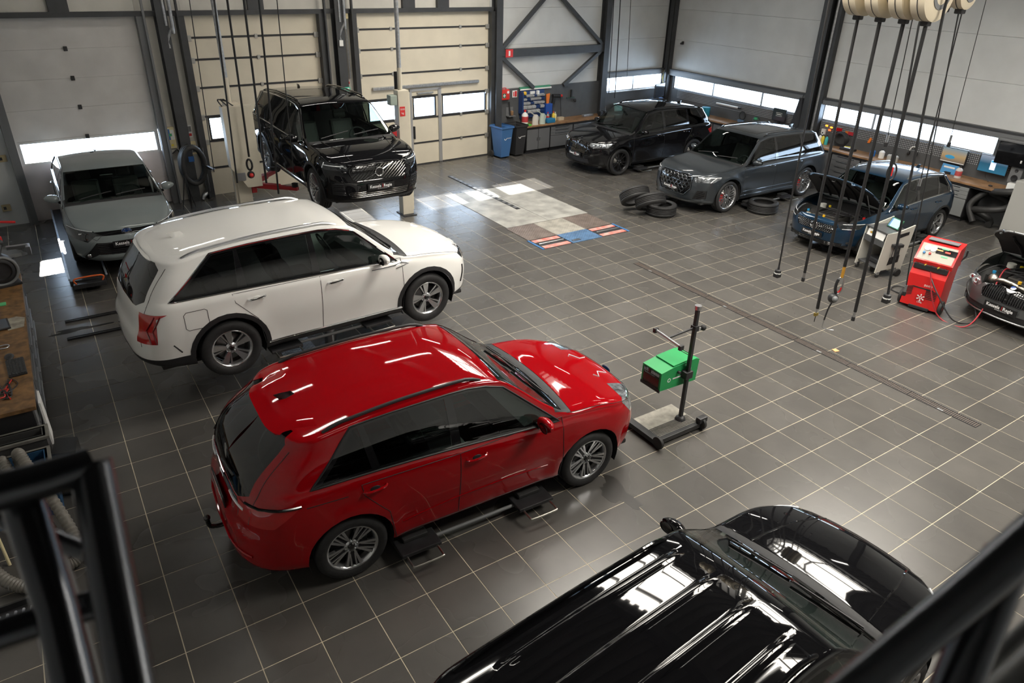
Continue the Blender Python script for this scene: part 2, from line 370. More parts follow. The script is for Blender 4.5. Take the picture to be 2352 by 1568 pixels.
def brace(a, b_): 
    d = Vector((b_[0] - a[0], 0, b_[1] - a[1])); L_ = d.length; an = math.atan2(d.z, d.x)
    return trim(wf, STEEL, MB().box(0, L_, -.20, -.10, -.05, .05, T(a[0], 0, a[1]) @ RY(-an)))
brace((6.85, 3.02), (8.45, 4.4)); brace((9.0, 4.4), (10.85, 3.02)); brace((6.85, 2.82), (8.1, 1.88)); brace((10.8, 2.82), (9.3, 1.88))
trim(wf, GPAN, fbox(MB(), 6.78, 11.34, 0, .03, .0, 1.89)); trim(wf, STEELM, fbox(MB(), 11.0, 14.3, 0, .12, WZ1, WZ1 + .14)); trim(wf, STEEL, fbox(MB(), 11.0, 14.3, 0, .15, WZ1 + .14, WZ1 + .18))
fbox(MB(), 11.36, 14.2, -.1, .06, WZ0 - .03, WZ0).build('window_sill', STEELM, wf)
# ---- right wall
ra = RIGHT.a; ro = RIGHT.o
wr_ = struct(link('wall_right', None, None, ro, (0, 0, ra)))
RZ0, RZ1 = 1.49, 1.93
LEN = 24.0
panels(wr_, 0, 6.3, [RZ1, 3.08, 4.03, 5.0, CEIL], PANW); panels(wr_, 6.3, 12.6, [RZ1, 3.08, 4.03, 5.0, CEIL], PANW); panels(wr_, 12.6, LEN, [0, 1.5, 3.08, 4.03, 5.0, CEIL], PANW)
panels(wr_, 0, .45, [0, RZ1], GPAN); panels(wr_, .45, 6.15, [0, RZ0], GPAN); panels(wr_, 6.15, 6.68, [0, RZ1], GPAN); panels(wr_, 6.68, 11.5, [0, RZ0], GPAN); panels(wr_, 11.5, 12.6, [0, RZ1], GPAN)
window(2, wr_, .45, 6.15, RZ0, RZ1, [2.37, 4.44]); window(3, wr_, 6.68, 11.5, RZ0, RZ1, [8.3, 9.93])
trim(wr_, STEELM, fbox(MB(), .2, 6.15, 0, .12, RZ1, RZ1 + .16)); trim(wr_, STEELM, fbox(MB(), 6.7, 12.6, 0, .12, RZ1, RZ1 + .14)); trim(wr_, STEEL, fbox(fbox(MB(), .2, 6.2, 0, .15, RZ1 + .16, RZ1 + .2), 6.7, 12.6, 0, .15, RZ1 + .14, RZ1 + .18))
trim(wr_, STEEL, ibeam(6.36, .26, .3)); trim(wr_, STEEL, fbox(MB(), 6.62, 6.72, 0, .16, 0, CEIL)); trim(wr_, STEEL, ibeam(12.7, .26, .3)); trim(wr_, STEEL, fbox(MB(), .1, .28, 0, .2, 0, CEIL))
b = MB(); b.tube([(6.56, -.12, 0), (6.56, -.12, CEIL)], .05, 12); dp = struct(b.build('trim_90', GALV)); dp.location = ro; dp.rotation_euler = (0, 0, ra)
# ---- unseen sides and roof
struct(MB().box(FX0 - .2, FX0, FY0, 13.2, 0, CEIL).build('wall_left', PANW)); struct(MB().box(FX0, 13.4, FY0 - .2, FY0, 0, CEIL).build('wall_back', PANW))
DECK = mat('roof_deck', (.11, .112, .115), rough=.5, noise=.1, nscale=2)
cl = MB(); x = FX0 - .2; xs = sorted([FX0 - .2, 15.0] + [v for s in SKYL for v in (s[0] - s[2] / 2, s[0] + s[2] / 2)])
for a, c in zip(xs[:-1], xs[1:]):
    ys = [(s[1] - s[3] / 2, s[1] + s[3] / 2) for s in SKYL if s[0] - s[2] / 2 <= a + .01 and s[0] + s[2] / 2 >= c - .01]; y = FY0 - .2
    for y0, y1 in sorted(ys) + [(14.9, 14.9)]:
        if y0 > y: cl.box(a, c, y, y0, CEIL, CEIL + .3)
        y = max(y, y1)
ceil = struct(cl.build('ceiling', DECK))
rb = MB(); y = FY0
while y < 14.4:
    segs = [(FX0, 14.6)]
    for s in SKYL:
        if s[1] - s[3] / 2 - .16 < y < s[1] + s[3] / 2 + .02: segs = [q for a, c in segs for q in ((a, min(c, s[0] - s[2] / 2)), (max(a, s[0] + s[2] / 2), c)) if q[1] - q[0] > .05]
    for a, c in segs: rb.box(a, c, y, y + .14, CEIL - .09, CEIL)
    y += .32
stuff(rb.build('deck_ribs', DECK, ceil))
for x in (-4, .5, 5, 9.5): MB().box(x - .1, x + .1, FY0, 14.0, CEIL - .42, CEIL - .09).build('roof_beam', STEEL, ceil)
for y in (-5, -1, 3, 7, 11): MB().box(FX0, 14.0, y - .05, y + .05, CEIL - .20, CEIL - .09).build('purlin', STEEL, ceil)
for i, (x, y, w, d) in enumerate(SKYL):
    k = MB()
    for q in (-.25, 0, .25): k.box(x + q * w * 1.3 - .03, x + q * w * 1.3 + .03, y - d / 2, y + d / 2, CEIL + .02, CEIL + .08)
    k.box(x - w / 2, x + w / 2, y - .03, y + .03, CEIL + .02, CEIL + .08); k.build('roof_light_bars', STEEL, ceil)
    MB().box(x - w / 2 - .1, x + w / 2 + .1, y - d / 2 - .1, y + d / 2 + .1, CEIL + .295, CEIL + .36).build('roof_light_cover', PANW, ceil)
TUBE = mat('tube_light', (.9, .9, .9), rough=.4, emit=(1.0, .95, .86), estr=30.0)
LAMPW = mat('lamp_housing', (.7, .7, .7), rough=.4)
for ix, x in enumerate((-3.2, .8, 4.0, 7.0, 10.6)):
    for iy, y in enumerate((-2.4, 1.2, 4.8, 8.0, 11.6)):
        if any(abs(x - s[0]) < s[2] / 2 + .5 and abs(y - s[1]) < s[3] / 2 + .2 for s in SKYL): continue
        t = thing('ceiling_lamp', 'white fluorescent batten lamp hanging under the roof deck', 'lamp', (x, y, CEIL - .55), 0, 'fluorescent battens under the roof')
        MB().box(-.8, .8, -.07, .07, 0, .06, bev=.01).build('housing', LAMPW, t); MB().cyl((-.76, 0, -.03), (.76, 0, -.03), .022, 10).build('tube', TUBE, t)
        for q in (-.6, .6): MB().cyl((q, 0, .06), (q, 0, .46), .005, 6).build('suspension_wire', STEEL, t)
# ---------------------------------------------------------------- cars
RUB = mat('tyre_rubber', (0.018, 0.018, 0.019), rough=0.62, noise=0.25, nscale=20, bump=0.15, bscale=120)
BLKP = mat('black_plastic', (0.018, 0.018, 0.02), rough=0.48, bump=0.08, bscale=300)
GBLK = mat('gloss_black', (0.008, 0.008, 0.009), rough=0.08, coat=0.6)
CHR = mat('chrome', (0.82, 0.83, 0.85), rough=0.08, metal=1.0)
SATIN = mat('satin_metal', (0.55, 0.56, 0.58), rough=0.28, metal=1.0)
RIMS = mat('rim_silver', (0.62, 0.63, 0.65), rough=0.22, metal=0.9)
RIMD = mat('rim_dark', (0.03, 0.03, 0.033), rough=0.3, metal=0.6)
DISC = mat('brake_disc', (0.36, 0.35, 0.34), rough=0.35, metal=1.0)
CALR = mat('red_caliper', (0.6, 0.02, 0.02), rough=0.35)
GLS = glass_mat('window_glass', (0.30, 0.36, 0.34))
GLP = glass_mat('privacy_glass', (0.05, 0.055, 0.06))
GLW = glass_mat('windscreen_glass', (0.48, 0.58, 0.54))
RED = mat('tail_red', (0.45, 0.01, 0.012), rough=0.08, coat=1.0)
REDD = mat('tail_dark_red', (0.12, 0.004, 0.006), rough=0.08, coat=1.0)
HLC = mat('headlamp_clear', (0.42, 0.45, 0.48), rough=0.1, metal=0.7, coat=1.0, noise=0.75, nscale=14)
HLD = mat('headlamp_smoked', (0.05, 0.055, 0.06), rough=0.08, metal=0.5, coat=1.0, noise=0.5, nscale=18)
DRL = mat('light_guide_white', (0.8, 0.82, 0.85), rough=0.15, coat=1.0)
INT = mat('interior_dark', (0.022, 0.022, 0.024), rough=0.7)
INTG = mat('interior_grey', (0.2, 0.2, 0.19), rough=0.75)
LEA = mat('seat_leather', (0.05, 0.048, 0.046), rough=0.5, bump=0.1)
PLT = mat('plate_black', (0.012, 0.012, 0.013), rough=0.3)
PTXT = mat('plate_white', (0.85, 0.85, 0.85), rough=0.5)
PRED = mat('plate_red', (0.7, 0.03, 0.03), rough=0.5)
UNDER = mat('underbody', (0.02, 0.02, 0.02), rough=0.8)
MESHC = {}
def inpoly(p, poly):
    x, y = p; c = False; n = len(poly); j = n - 1
    for i in range(n):
        xi, yi = poly[i]; xj, yj = poly[j]
        if (yi > y) != (yj > y) and x < (xj - xi) * (y - yi) / (yj - yi) + xi: c = not c
        j = i
    return c
PROJ = {'side': (lambda v: (v.x, v.z), lambda a, b: ((a[0], 0, a[1]), (b[1] - a[1], 0, a[0] - b[0]))),
        'front': (lambda v: (v.y, v.z), lambda a, b: ((0, a[0], a[1]), (0, b[1] - a[1], a[0] - b[0]))),
        'top': (lambda v: (v.x, v.y), lambda a, b: ((a[0], a[1], 0), (b[1] - a[1], a[0] - b[0], 0)))}
def cut_poly(bm, proj, poly, pred):
    f2, pl = PROJ[proj]; m = 0.09
    x0 = min(p[0] for p in poly) - m; x1 = max(p[0] for p in poly) + m; y0 = min(p[1] for p in poly) - m; y1 = max(p[1] for p in poly) + m
    cand = []
    for f in bm.faces:
        c = f.calc_center_median(); q = f2(c)
        if x0 < q[0] < x1 and y0 < q[1] < y1 and pred(c): cand.append(f)
    n = len(poly)
    for i in range(n):
        a = poly[i]; b = poly[(i + 1) % n]
        if abs(a[0] - b[0]) + abs(a[1] - b[1]) < 1e-6: continue
        ex0 = min(a[0], b[0]) - m; ex1 = max(a[0], b[0]) + m; ey0 = min(a[1], b[1]) - m; ey1 = max(a[1], b[1]) + m
        sel = []; rest = []
        for f in cand:
            if not f.is_valid: continue
            q = f2(f.calc_center_median())
            (sel if (ex0 < q[0] < ex1 and ey0 < q[1] < ey1) else rest).append(f)
        if not sel: continue
        es = set(); vs = set()
        for f in sel: es.update(f.edges); vs.update(f.verts)
        co, no = pl(a, b)
        r = bmesh.ops.bisect_plane(bm, geom=sel + list(es) + list(vs), dist=1e-5, plane_co=co, plane_no=no)
        cand = list(set(rest) | set(g for g in r['geom'] if isinstance(g, bmesh.types.BMFace)))
def circle(cx, cz, r, n=28): return [(cx + r * math.cos(2 * PI * k / n), cz + r * math.sin(2 * PI * k / n)) for k in range(n)]

class Car:
    def __init__(s, sp):
        s.sp = sp; g = sp.get
        s.wb = sp['wb']; s.L = sp['L']; s.Wd = sp['W']; s.H = sp['H']; s.xf = s.wb / 2 + sp['fo']; s.xr = s.xf - s.L; s.r = sp['r']
        s.xc = g('xc', s.wb / 2 - 0.30); s.xh = g('xh', s.xc - 0.78); s.zc = sp['zc']; zf = g('zf', s.zc - 0.14)
        H = s.H; rr = g('roof_rear', -0.13)
        s.ztop = pchip(g('top') or [(s.xr, H + rr), (s.xr + 0.75, H + rr * 0.42), (s.xr + 1.6, H - 0.005), (s.xh - 0.45, H), (s.xh, H - 0.055), (s.xh + 0.12, H - 0.12), (s.xc - 0.06, s.zc + 0.055), (s.xc + 0.06, s.zc + 0.005),
                                  (s.xc + 0.45, s.zc - 0.03), (s.xf - 0.4, zf + 0.02), (s.xf - 0.12, zf - 0.05), (s.xf, zf - 0.13)])
        zb0 = g('zb0', s.zc + 0.03); zb1 = g('zb1', s.zc - 0.06)
        belt = pchip(g('belt') or [(s.xr, zb0), (s.xr + 1.4, zb0 - 0.03), (s.xc - 0.3, zb1), (s.xc, zb1 - 0.02)])
        s.belt = belt
        s.zs = pchip(g('sill') or [(s.xr, 0.36), (s.xr + 0.5, 0.27), (-s.wb / 2 + 0.5, 0.23), (s.wb / 2 - 0.5, 0.23), (s.xf - 0.45, 0.24), (s.xf, 0.27)])
        s.fs = pchip(g('front') or [(0.2, -0.10), (0.36, 0.0), (0.55, 0.01), (0.75, -0.015), (0.95, -0.07), (1.2, -0.1)])
        s.rs = pchip(g('rear') or [(0.25, 0.08), (0.45, 0.0), (0.68, 0.01), (0.8, 0.06), (1.0, 0.10), (1.15, 0.16), (H - 0.1, g('rear_slope', 0.52)), (H + .1, g('rear_slope', 0.52) + .03)])
        s.tum = g('tumble', 0.34)
        s.RF = g('RF', 0.85); s.pf = g('pf', 2.7); s.RR = g('RR', 0.6); s.pr = g('pr', 3.2)
    def pw(s, x):
        d = s.xf - x; e = x - s.xr; v = 1.0
        if d < s.RF: v *= max(0.0, 1 - (1 - max(0, d) / s.RF) ** s.pf) ** (1 / s.pf)
        if e < s.RR: v *= max(0.0, 1 - (1 - max(0, e) / s.RR) ** s.pr) ** (1 / s.pr)
        return v * (1 - 0.03 * max(0, (x - 0.3) / (s.xf)) ** 2)
    def zb(s, x):
        if x <= s.xc: return min(s.belt(x), s.ztop(x) - 0.06)
        t = min(1, (x - s.xc) / 0.3); a = s.belt(s.xc)
        return lerp(min(a, s.ztop(x) - 0.06), s.ztop(x) - 0.085, t)
    def y5(s, x):
        hw = s.Wd / 2; zt = s.ztop(x); z5 = zt - 0.055; return hw * s.pw(x) * (0.945 - max(0, z5 - s.zb(x)) * s.tum / hw * 0.98)
    def section(s, x):
        hw = s.Wd / 2 * s.pw(x); zt = s.ztop(x); zb = s.zb(x); zs = s.zs(x); z5 = zt - 0.055; y5 = s.y5(x)
        k = max(0.0, min(1.0, (z5 - zb) / 0.3)); g = s.sp.get
        sw = g('waist', 0.0)
        C = [(hw * 0.86, zs), (hw * 0.945, zs + 0.05), (hw * 0.975 , lerp(zs, zb, 0.30)), (hw * (1.0 - sw), lerp(zs, zb, 0.55)), (hw * 1.0, lerp(zs, zb, 0.74)), (hw * 0.985, zb - 0.07), (hw * 0.945, zb)]
        N = [2, 4, 5, 4, 4, 3]
        out = []
        P = [Vector((a, b)) for a, b in C]
        for i in range(len(P) - 1):
            p0 = P[max(0, i - 1)]; p1 = P[i]; p2 = P[i + 1]; p3 = P[min(len(P) - 1, i + 2)]
            for q in range(N[i]):
                t = q / N[i]; out.append(0.5 * ((2 * p1) + (p2 - p0) * t + (2 * p0 - 5 * p1 + 4 * p2 - p3) * t * t + (3 * p1 - p0 - 3 * p2 + p3) * t ** 3))
        ns = 7; bow = 0.022 * k
        for q in range(ns): t = q / ns; out.append(Vector((lerp(hw * 0.945, y5, t) + bow * math.sin(PI * t), lerp(zb, z5 - 0.035 * k, t))))
        nr = g('roof_rows', 12); inn = y5 * (1 - 0.02)
        # cant rail rounding then crowned roof
        out.append(Vector((y5 * (1 - 0.004), z5 - 0.012 * k))); out.append(Vector((y5 * 0.985, z5 + 0.008)))
        y1 = y5 * 0.955
        for q in range(nr + 1):
            t = q / nr; y = y1 * (1 - t); z = lerp(z5 + 0.022, zt, 1 - (1 - t) ** 2)
            rib = g('ribs')
            if rib and rib[0] < x < rib[1]:
                e = min(1, (x - rib[0]) / 0.12, (rib[1] - x) / 0.12)
                for ry in rib[2]: z += 0.016 * e * math.exp(-((y - ry * y5) / 0.028) ** 4)
            out.append(Vector((y, z)))
        return out
    def fixx(s, x, z):
        t = (x - s.xr) / s.L; return x + s.rs(z) * (1 - t) ** 3.2 + s.fs(z) * t ** 9
    def grid(s):
        n = 72; k = 0.8; vs = []; rows = None
        for i in range(n + 1):
            u = i / n; x = s.xr + s.L * ((1 - k) * u + k * (0.5 - 0.5 * math.cos(PI * u)))
            sec = s.section(s.xr if i == 0 else s.xf if i == n else x); half = []
            for p in sec:
                y, z = p; Ra = s.r + 0.075
                for cx in (-s.wb / 2, s.wb / 2):
                    d = math.hypot(x - cx, z - s.r)
                    if z < 0.95: y += s.sp.get('flare', 0.016) * math.exp(-((d - Ra) / 0.085) ** 2) * (1 if y > 0.4 else 0)
                half.append(Vector((s.fixx(x, z), y, z)))
            full = [Vector((p.x, -p.y, p.z)) for p in half] + [p for p in half[::-1][1:]]
            rows = len(full); vs.append(full)
        return vs, rows, n
    def build(s, name, label, cat, loc, rz, scale=1.0, group=None):
        sp = s.sp; g = sp.get; root = thing(name, label, cat, loc, rz, group); root.scale = (scale,) * 3; s.root = root
        vs, R, n = s.grid(); bm = bmesh.new(); BV = [[bm.verts.new(p) for p in row] for row in vs]
        for i in range(n):
            for k in range(R - 1):
                q = [BV[i][k], BV[i][k + 1], BV[i + 1][k + 1], BV[i + 1][k]]
                try: bm.faces.new(q)
                except ValueError: pass
        bmesh.ops.remove_doubles(bm, verts=bm.verts[:], dist=0.0008)
        bmesh.ops.recalc_face_normals(bm, faces=bm.faces[:])
        c = sum((f.normal.dot(f.calc_center_median() - Vector((0, 0, 0.8))) for f in bm.faces))
        if c < 0: bmesh.ops.reverse_faces(bm, faces=bm.faces[:])
        bm.normal_update(); bm.verts.index_update(); bm.faces.ensure_lookup_table(); bm.verts.ensure_lookup_table()
        tri = bm.copy(); bmesh.ops.triangulate(tri, faces=tri.faces[:]); tri.normal_update(); tri.verts.index_update(); tri.faces.ensure_lookup_table()
        s.bvh = BVHTree.FromBMesh(tri)
        TV = [v.co.copy() for v in tri.verts]; TN = [v.normal.copy() for v in tri.verts]; TF = [[v.index for v in f.verts] for f in tri.faces]; tri.free()
        def nrm(co):
            hit = s.bvh.find_nearest(co)
            a, b, c = TF[hit[2]]
            pa, pb, pc = TV[a], TV[b], TV[c]; p = hit[0]
            v0 = pb - pa; v1 = pc - pa; v2 = p - pa; d00 = v0.dot(v0); d01 = v0.dot(v1); d11 = v1.dot(v1); d20 = v2.dot(v0); d21 = v2.dot(v1); den = d00 * d11 - d01 * d01
            if abs(den) < 1e-14: return TN[a]
            v = (d11 * d20 - d01 * d21) / den; w = (d00 * d21 - d01 * d20) / den
            r = TN[a] * (1 - v - w) + TN[b] * v + TN[c] * w
            return r.normalized() if r.length > 1e-6 else TN[a]
        regs = s.regions()
        for rg in regs:
            cut_poly(bm, rg['p'], rg['poly'], rg['pred'])
            for co, no in rg.get('planes', ()):
                sel = [f for f in bm.faces if inpoly(PROJ[rg['p']][0](f.calc_center_median()), rg['poly']) and abs((f.calc_center_median() - Vector(co)).dot(Vector(no))) < 0.12]
                if sel:
                    ge = set(sel)
                    for f in sel: ge.update(f.edges); ge.update(f.verts)
                    bmesh.ops.bisect_plane(bm, geom=list(ge), dist=1e-5, plane_co=co, plane_no=no)
        groups = {}
        for f in bm.faces:
            c = f.calc_center_median(); key = None
            for i, rg in enumerate(regs):
                if rg['pred'](c) and inpoly(PROJ[rg['p']][0](c), rg['poly']):
                    key = (i, 0); break
            groups.setdefault(key, []).append(f)
        s.parts = {}
        for key, fs in groups.items():
            rg = regs[key[0]] if key else dict(n='body_shell', m=sp['paint'], off=0)
            if rg['n'] is None: continue
            idx = {}; V = []; F = []; NN = []
            for f in fs:
                t = []
                for v in f.verts:
                    if v.index not in idx or True:
                        h = v.co.to_tuple(6)
                        if h not in idx:
                            nn = nrm(v.co)
                            if nn.dot(f.normal) < 0.35: nn = f.normal.copy()
                            idx[h] = len(V); V.append(v.co + nn * rg.get('off', 0)); NN.append(nn)
                        t.append(idx[h])
                if len(set(t)) >= 3: F.append(tuple(dict.fromkeys(t)))
            me = bpy.data.meshes.new(rg['n']); me.from_pydata([tuple(v) for v in V], [], F); me.materials.append(rg['m'])
            me.polygons.foreach_set('use_smooth', [True] * len(me.polygons)); me.update()
            try: me.normals_split_custom_set_from_vertices([tuple(v) for v in NN])
            except Exception: pass
            o = link(rg['n'], me, root); s.parts.setdefault(rg['n'], []).append(o)
            if rg.get('label'): o['label'] = rg['label']
        bm.free()
        s.wheels(); s.details()
        return root
    # ---- ray hits on the untouched skin
    def hit_side(s, x, z, side, off=0.0):
        for k in range(14):
            h = s.bvh.ray_cast(Vector((x, side * 3, z)), Vector((0, -side, 0)))
            if h[0]: break
            x -= math.copysign(.025, x)
        return (h[0] + h[1] * off, h[1]) if h[0] else (Vector((x, side * s.Wd / 2, z)), Vector((0, side, 0)))
    def hit_front(s, y, z, off=0.0, sgn=1):
        for k in range(14):
            h = s.bvh.ray_cast(Vector((sgn * 5, y, z)), Vector((-sgn, 0, 0)))
            if h[0] and h[0].x * sgn > .8: break
            y -= math.copysign(.02, y)
        return (h[0] + h[1] * off, h[1]) if h[0] else (Vector((s.xf if sgn > 0 else s.xr, y, z)), Vector((sgn, 0, 0)))
    def hit_top(s, x, y, off=0.0):
        h = s.bvh.ray_cast(Vector((x, y, 5)), Vector((0, 0, -1)))
        return (h[0] + h[1] * off, h[1]) if h[0] else (Vector((x, y, s.H)), Vector((0, 0, 1)))
    def dense(s, pts, step=0.06, closed=False):
        out = []; m = len(pts)
        for i in range(m if closed else m - 1):
            a = Vector(pts[i]); b = Vector(pts[(i + 1) % m]); k = max(1, int((b - a).length / step))
            for q in range(k): out.append(a.lerp(b, q / k))
        if not closed: out.append(Vector(pts[-1]))
        return out
    def seam(s, name, proj, pts, r=0.0035, m=None, side=1, off=0.0005, closed=False, n=5):
        P = s.dense(pts, closed=closed); out = []
        for a, b in P:
            h = {'side': lambda: s.hit_side(a, b, side, off), 'front': lambda: s.hit_front(a, b, off), 'rear': lambda: s.hit_front(a, b, off, -1), 'top': lambda: s.hit_top(a, b, off)}[proj]()
            if out and (h[0] - out[-1]).length > 0.5: continue
            out.append(h[0])
        if len(out) < 2: return None
        return MB().tube(out, r, n, closed=closed).build(name, m or BLKP, s.root)
    def pane(s, xa, xat, xb, xbt, lo=0.02, hi=0.10, n=8):
        bot = [(lerp(xa, xb, i / n), s.zb(lerp(xa, xb, i / n)) + lo) for i in range(n + 1)]
        top = [(lerp(xbt, xat, i / n), s.ztop(lerp(xbt, xat, i / n)) - hi) for i in range(n + 1)]
        return bot + top
    def regions(s):
        sp = s.sp; g = sp.get; Rg = []; hw = s.Wd / 2; pt = sp['paint']
        def add(n, p, poly, m, pred, off=0.0, label=None, planes=()): Rg.append(dict(n=n, p=p, poly=poly, m=m, pred=pred, off=off, label=label, planes=planes))
        for sd in (1, -1):
            yy = (lambda c, sd=sd: c.y * sd > hw * 0.45)
            for cx in (s.wb / 2, -s.wb / 2): add(None, 'side', circle(cx, s.r + 0.005, s.r + 0.062), None, yy)
        for sd in (1, -1):
            yy = (lambda c, sd=sd: c.y * sd > 0.30)
            for nm, m, a in g('panes'): add(nm, 'side', s.pane(*a), m, yy, -0.006)
            d = g('dlo')
            add('window_trim', 'side', s.pane(*d, lo=-0.004, hi=g('dlo_hi', 0.075)), g('trim_mat', GBLK), yy, -0.002)
        # windscreen and rear window
        xs = [lerp(s.xh + 0.03, s.xc - 0.02, i / 6) for i in range(7)]
        ws = [(x, s.y5(x) - 0.035) for x in xs]; cur = 0.10
        cow = [(s.xc - 0.02 + 0.06 * (1 - (y / ws[-1][1]) ** 2) , y) for y in [ws[-1][1] * (1 - 2 * i / 8) for i in range(9)]]
        hed = [(s.xh + 0.03 + 0.05 * (1 - (y / ws[0][1]) ** 2), y) for y in [-ws[0][1] * (1 - 2 * i / 8) for i in range(9)]]
        add('windscreen', 'top', ws[:-1] + cow + [(x, -y) for x, y in ws[::-1]][1:] + hed[1:], GLW, lambda c: c.z > s.zc - 0.2, -0.004)
        cw = [(s.xc + 0.02 + 0.06 * (1 - (y / ws[-1][1]) ** 2) + 0.07, y) for y in [ws[-1][1] * 1.03 * (1 - 2 * i / 8) for i in range(9)]]
        add('cowl_panel', 'top', [(s.xc - 0.12, ws[-1][1] * 1.03)] + cw + [(s.xc - 0.12, -ws[-1][1] * 1.03)], BLKP, lambda c: c.z > s.zc - 0.2, -0.004)
        if g('sunroof'):
            a, b, w = g('sunroof'); add('sunroof', 'top', [(a, -w), (b, -w), (b + .03, 0), (b, w), (a, w)], GBLK, lambda c: c.z > s.H - 0.3, 0.002)
        if g('rear_glass'):
            add('rear_window', 'front', g('rear_glass'), GLP, lambda c: c.x < s.xr + 1.1 and c.z > 0.8, -0.004)
        for nm, proj, poly, m, xlo, xhi, off, *ym in g('lamps', []):
            ym = ym[0] if ym else 0.02
            for sd in (1, -1):
                pls = [((v, 0, 0), (1, 0, 0)) for v in (xlo, xhi) if abs(v) < 5] if proj == 'front' else [((0, ym * sd, 0), (0, 1, 0))]
                add(nm, proj, [(a if proj == 'side' else a * sd, b) for a, b in poly], m, (lambda c, sd=sd, lo=xlo, hi=xhi, ym=ym: c.y * sd > ym and lo < c.x < hi), off, planes=pls)
        for nm, poly, m, off in g('fronts', []):
            add(nm, 'front', poly, m, lambda c: c.x > s.xf - 0.7, off)
        for nm, poly, m, off in g('rears', []):
            add(nm, 'front', poly, m, lambda c: c.x < s.xr + 0.7, off)
        # cladding
        if g('clad'):
            cm = g('clad_mat', BLKP)
            for sd in (1, -1):
                yy = (lambda c, sd=sd: c.y * sd > hw * 0.4)
                for cx in (s.wb / 2, -s.wb / 2): add('arch_trim', 'side', circle(cx, s.r + 0.005, s.r + 0.062 + g('clad')), cm, yy, 0.004)
            zc = g('clad_z', 0.36)
            for sd in (1, -1):
                add('sill_trim', 'side', [(-s.wb / 2 - 0.1, 0.1), (s.wb / 2 + 0.1, 0.1), (s.wb / 2 + 0.1, zc), (-s.wb / 2 - 0.1, zc)], cm, (lambda c, sd=sd: c.y * sd > hw * 0.4), 0.003)
            add('rear_valance', 'front', [(-2, 0.1), (2, 0.1), (2, g('val_z', 0.42)), (-2, g('val_z', 0.42))], cm, lambda c: c.x < -s.wb / 2 - s.r, 0.003)
            add('front_valance', 'front', [(-2, 0.1), (2, 0.1), (2, g('fval_z', 0.33)), (-2, g('fval_z', 0.33))], cm, lambda c: c.x > s.wb / 2 + s.r, 0.003)
        # painted panels
        nb = 14; xa = s.xc + 0.03; xb = s.xf - g('hood_gap', 0.10)
        side = [(lerp(xa, xb, i / nb), s.y5(lerp(xa, xb, i / nb)) * 0.985) for i in range(nb + 1)]
        add('bonnet', 'top', side + [(x, -y) for x, y in side[::-1]], pt, lambda c: c.z > s.zc - 0.42, 0.0)
        s.hood_outline = side
        for sd in (1, -1):
            yy = (lambda c, sd=sd: c.y * sd > hw * 0.4)
            fd, rd = g('doors')
            for nm, poly in (('front_door', fd), ('rear_door', rd)): add(nm, 'side', poly, pt, yy, 0.0)
        return Rg
    def wheels(s):
        sp = s.sp; key = ('wheel', sp['id']); R = s.r; w = sp.get('tw', 0.235); rr = R * sp.get('rimf', 0.70)
        h = w / 2
        tp = [(rr, -h * .86), (rr + .012, -h * .95), (lerp(rr, R, .5), -h * 1.04), (R - .03, -h * .98), (R - .008, -h * .84), (R, -h * .7)]
        for gx in (-.42, 0.0, .42): tp += [(R, h * (gx - .09)), (R - .009, h * (gx - .08)), (R - .009, h * (gx + .08)), (R, h * (gx + .09))]
        tp += [(R, h * .7), (R - .008, h * .84), (R - .03, h * .98), (lerp(rr, R, .5), h * 1.04), (rr + .012, h * .95), (rr, h * .86)]
        tyre = MB().lathe(tp, 40).mesh('tyre', RUB, False)
        rim = MB().lathe([(rr, -h * .86), (rr - .02, -h * .8), (rr - .03, -.02), (rr - .03, h * .55), (rr - .016, h * .8), (rr - .006, h * .88), (rr + .004, h * .9), (rr + .006, h * .84)], 40).mesh('rim', sp.get('rim_m', RIMS), False)
        face = spokes(sp['wheel'], rr, h).mesh('spokes', sp.get('rim_m', RIMS))
        ins = None
        if sp.get('rim_in'): ins = spokes(sp['rim_in'], rr, h * 0.94).mesh('spoke_inlay', RIMD)
        disc = MB().lathe([(0.05, -.02), (rr * .72, -.02), (rr * .72, .0), (.07, .0), (.07, .03), (0.0, .03)], 32).mesh('brake_disc', DISC)
        cap = MB().lathe([(0.0, h * .72), (.025, h * .71), (.034, h * .66), (.036, h * .5)], 20).mesh('hub_cap', sp.get('cap_m', GBLK))
        bolts = MB()
        for k in range(5): a = 2 * PI * k / 5 + .3; bolts.cyl((.056 * math.cos(a), .056 * math.sin(a), h * .4), (.056 * math.cos(a), .056 * math.sin(a), h * .6), .009, 8)
        bolts = bolts.mesh('wheel_bolts', SATIN)
        back = MB().lathe([(0, -.035), (rr - .03, -.035)], 32).mesh('hub_back', UNDER)
        liner = MB(); Ra = R + .062
        ring = [(Ra * math.cos(a), Ra * math.sin(a)) for a in [PI * (-0.12 + 1.24 * i / 20) for i in range(21)]]
        vs = [(x, 0, z) for x, z in ring] + [(x, -.46, z) for x, z in ring]
        liner.add(vs, [(i, i + 1, 22 + i, 21 + i) for i in range(20)], None, True)
        liner.add([(x, -.46, z) for x, z in ring], [tuple(range(21))])
        liner = liner.mesh('wheel_arch_liner', UNDER)
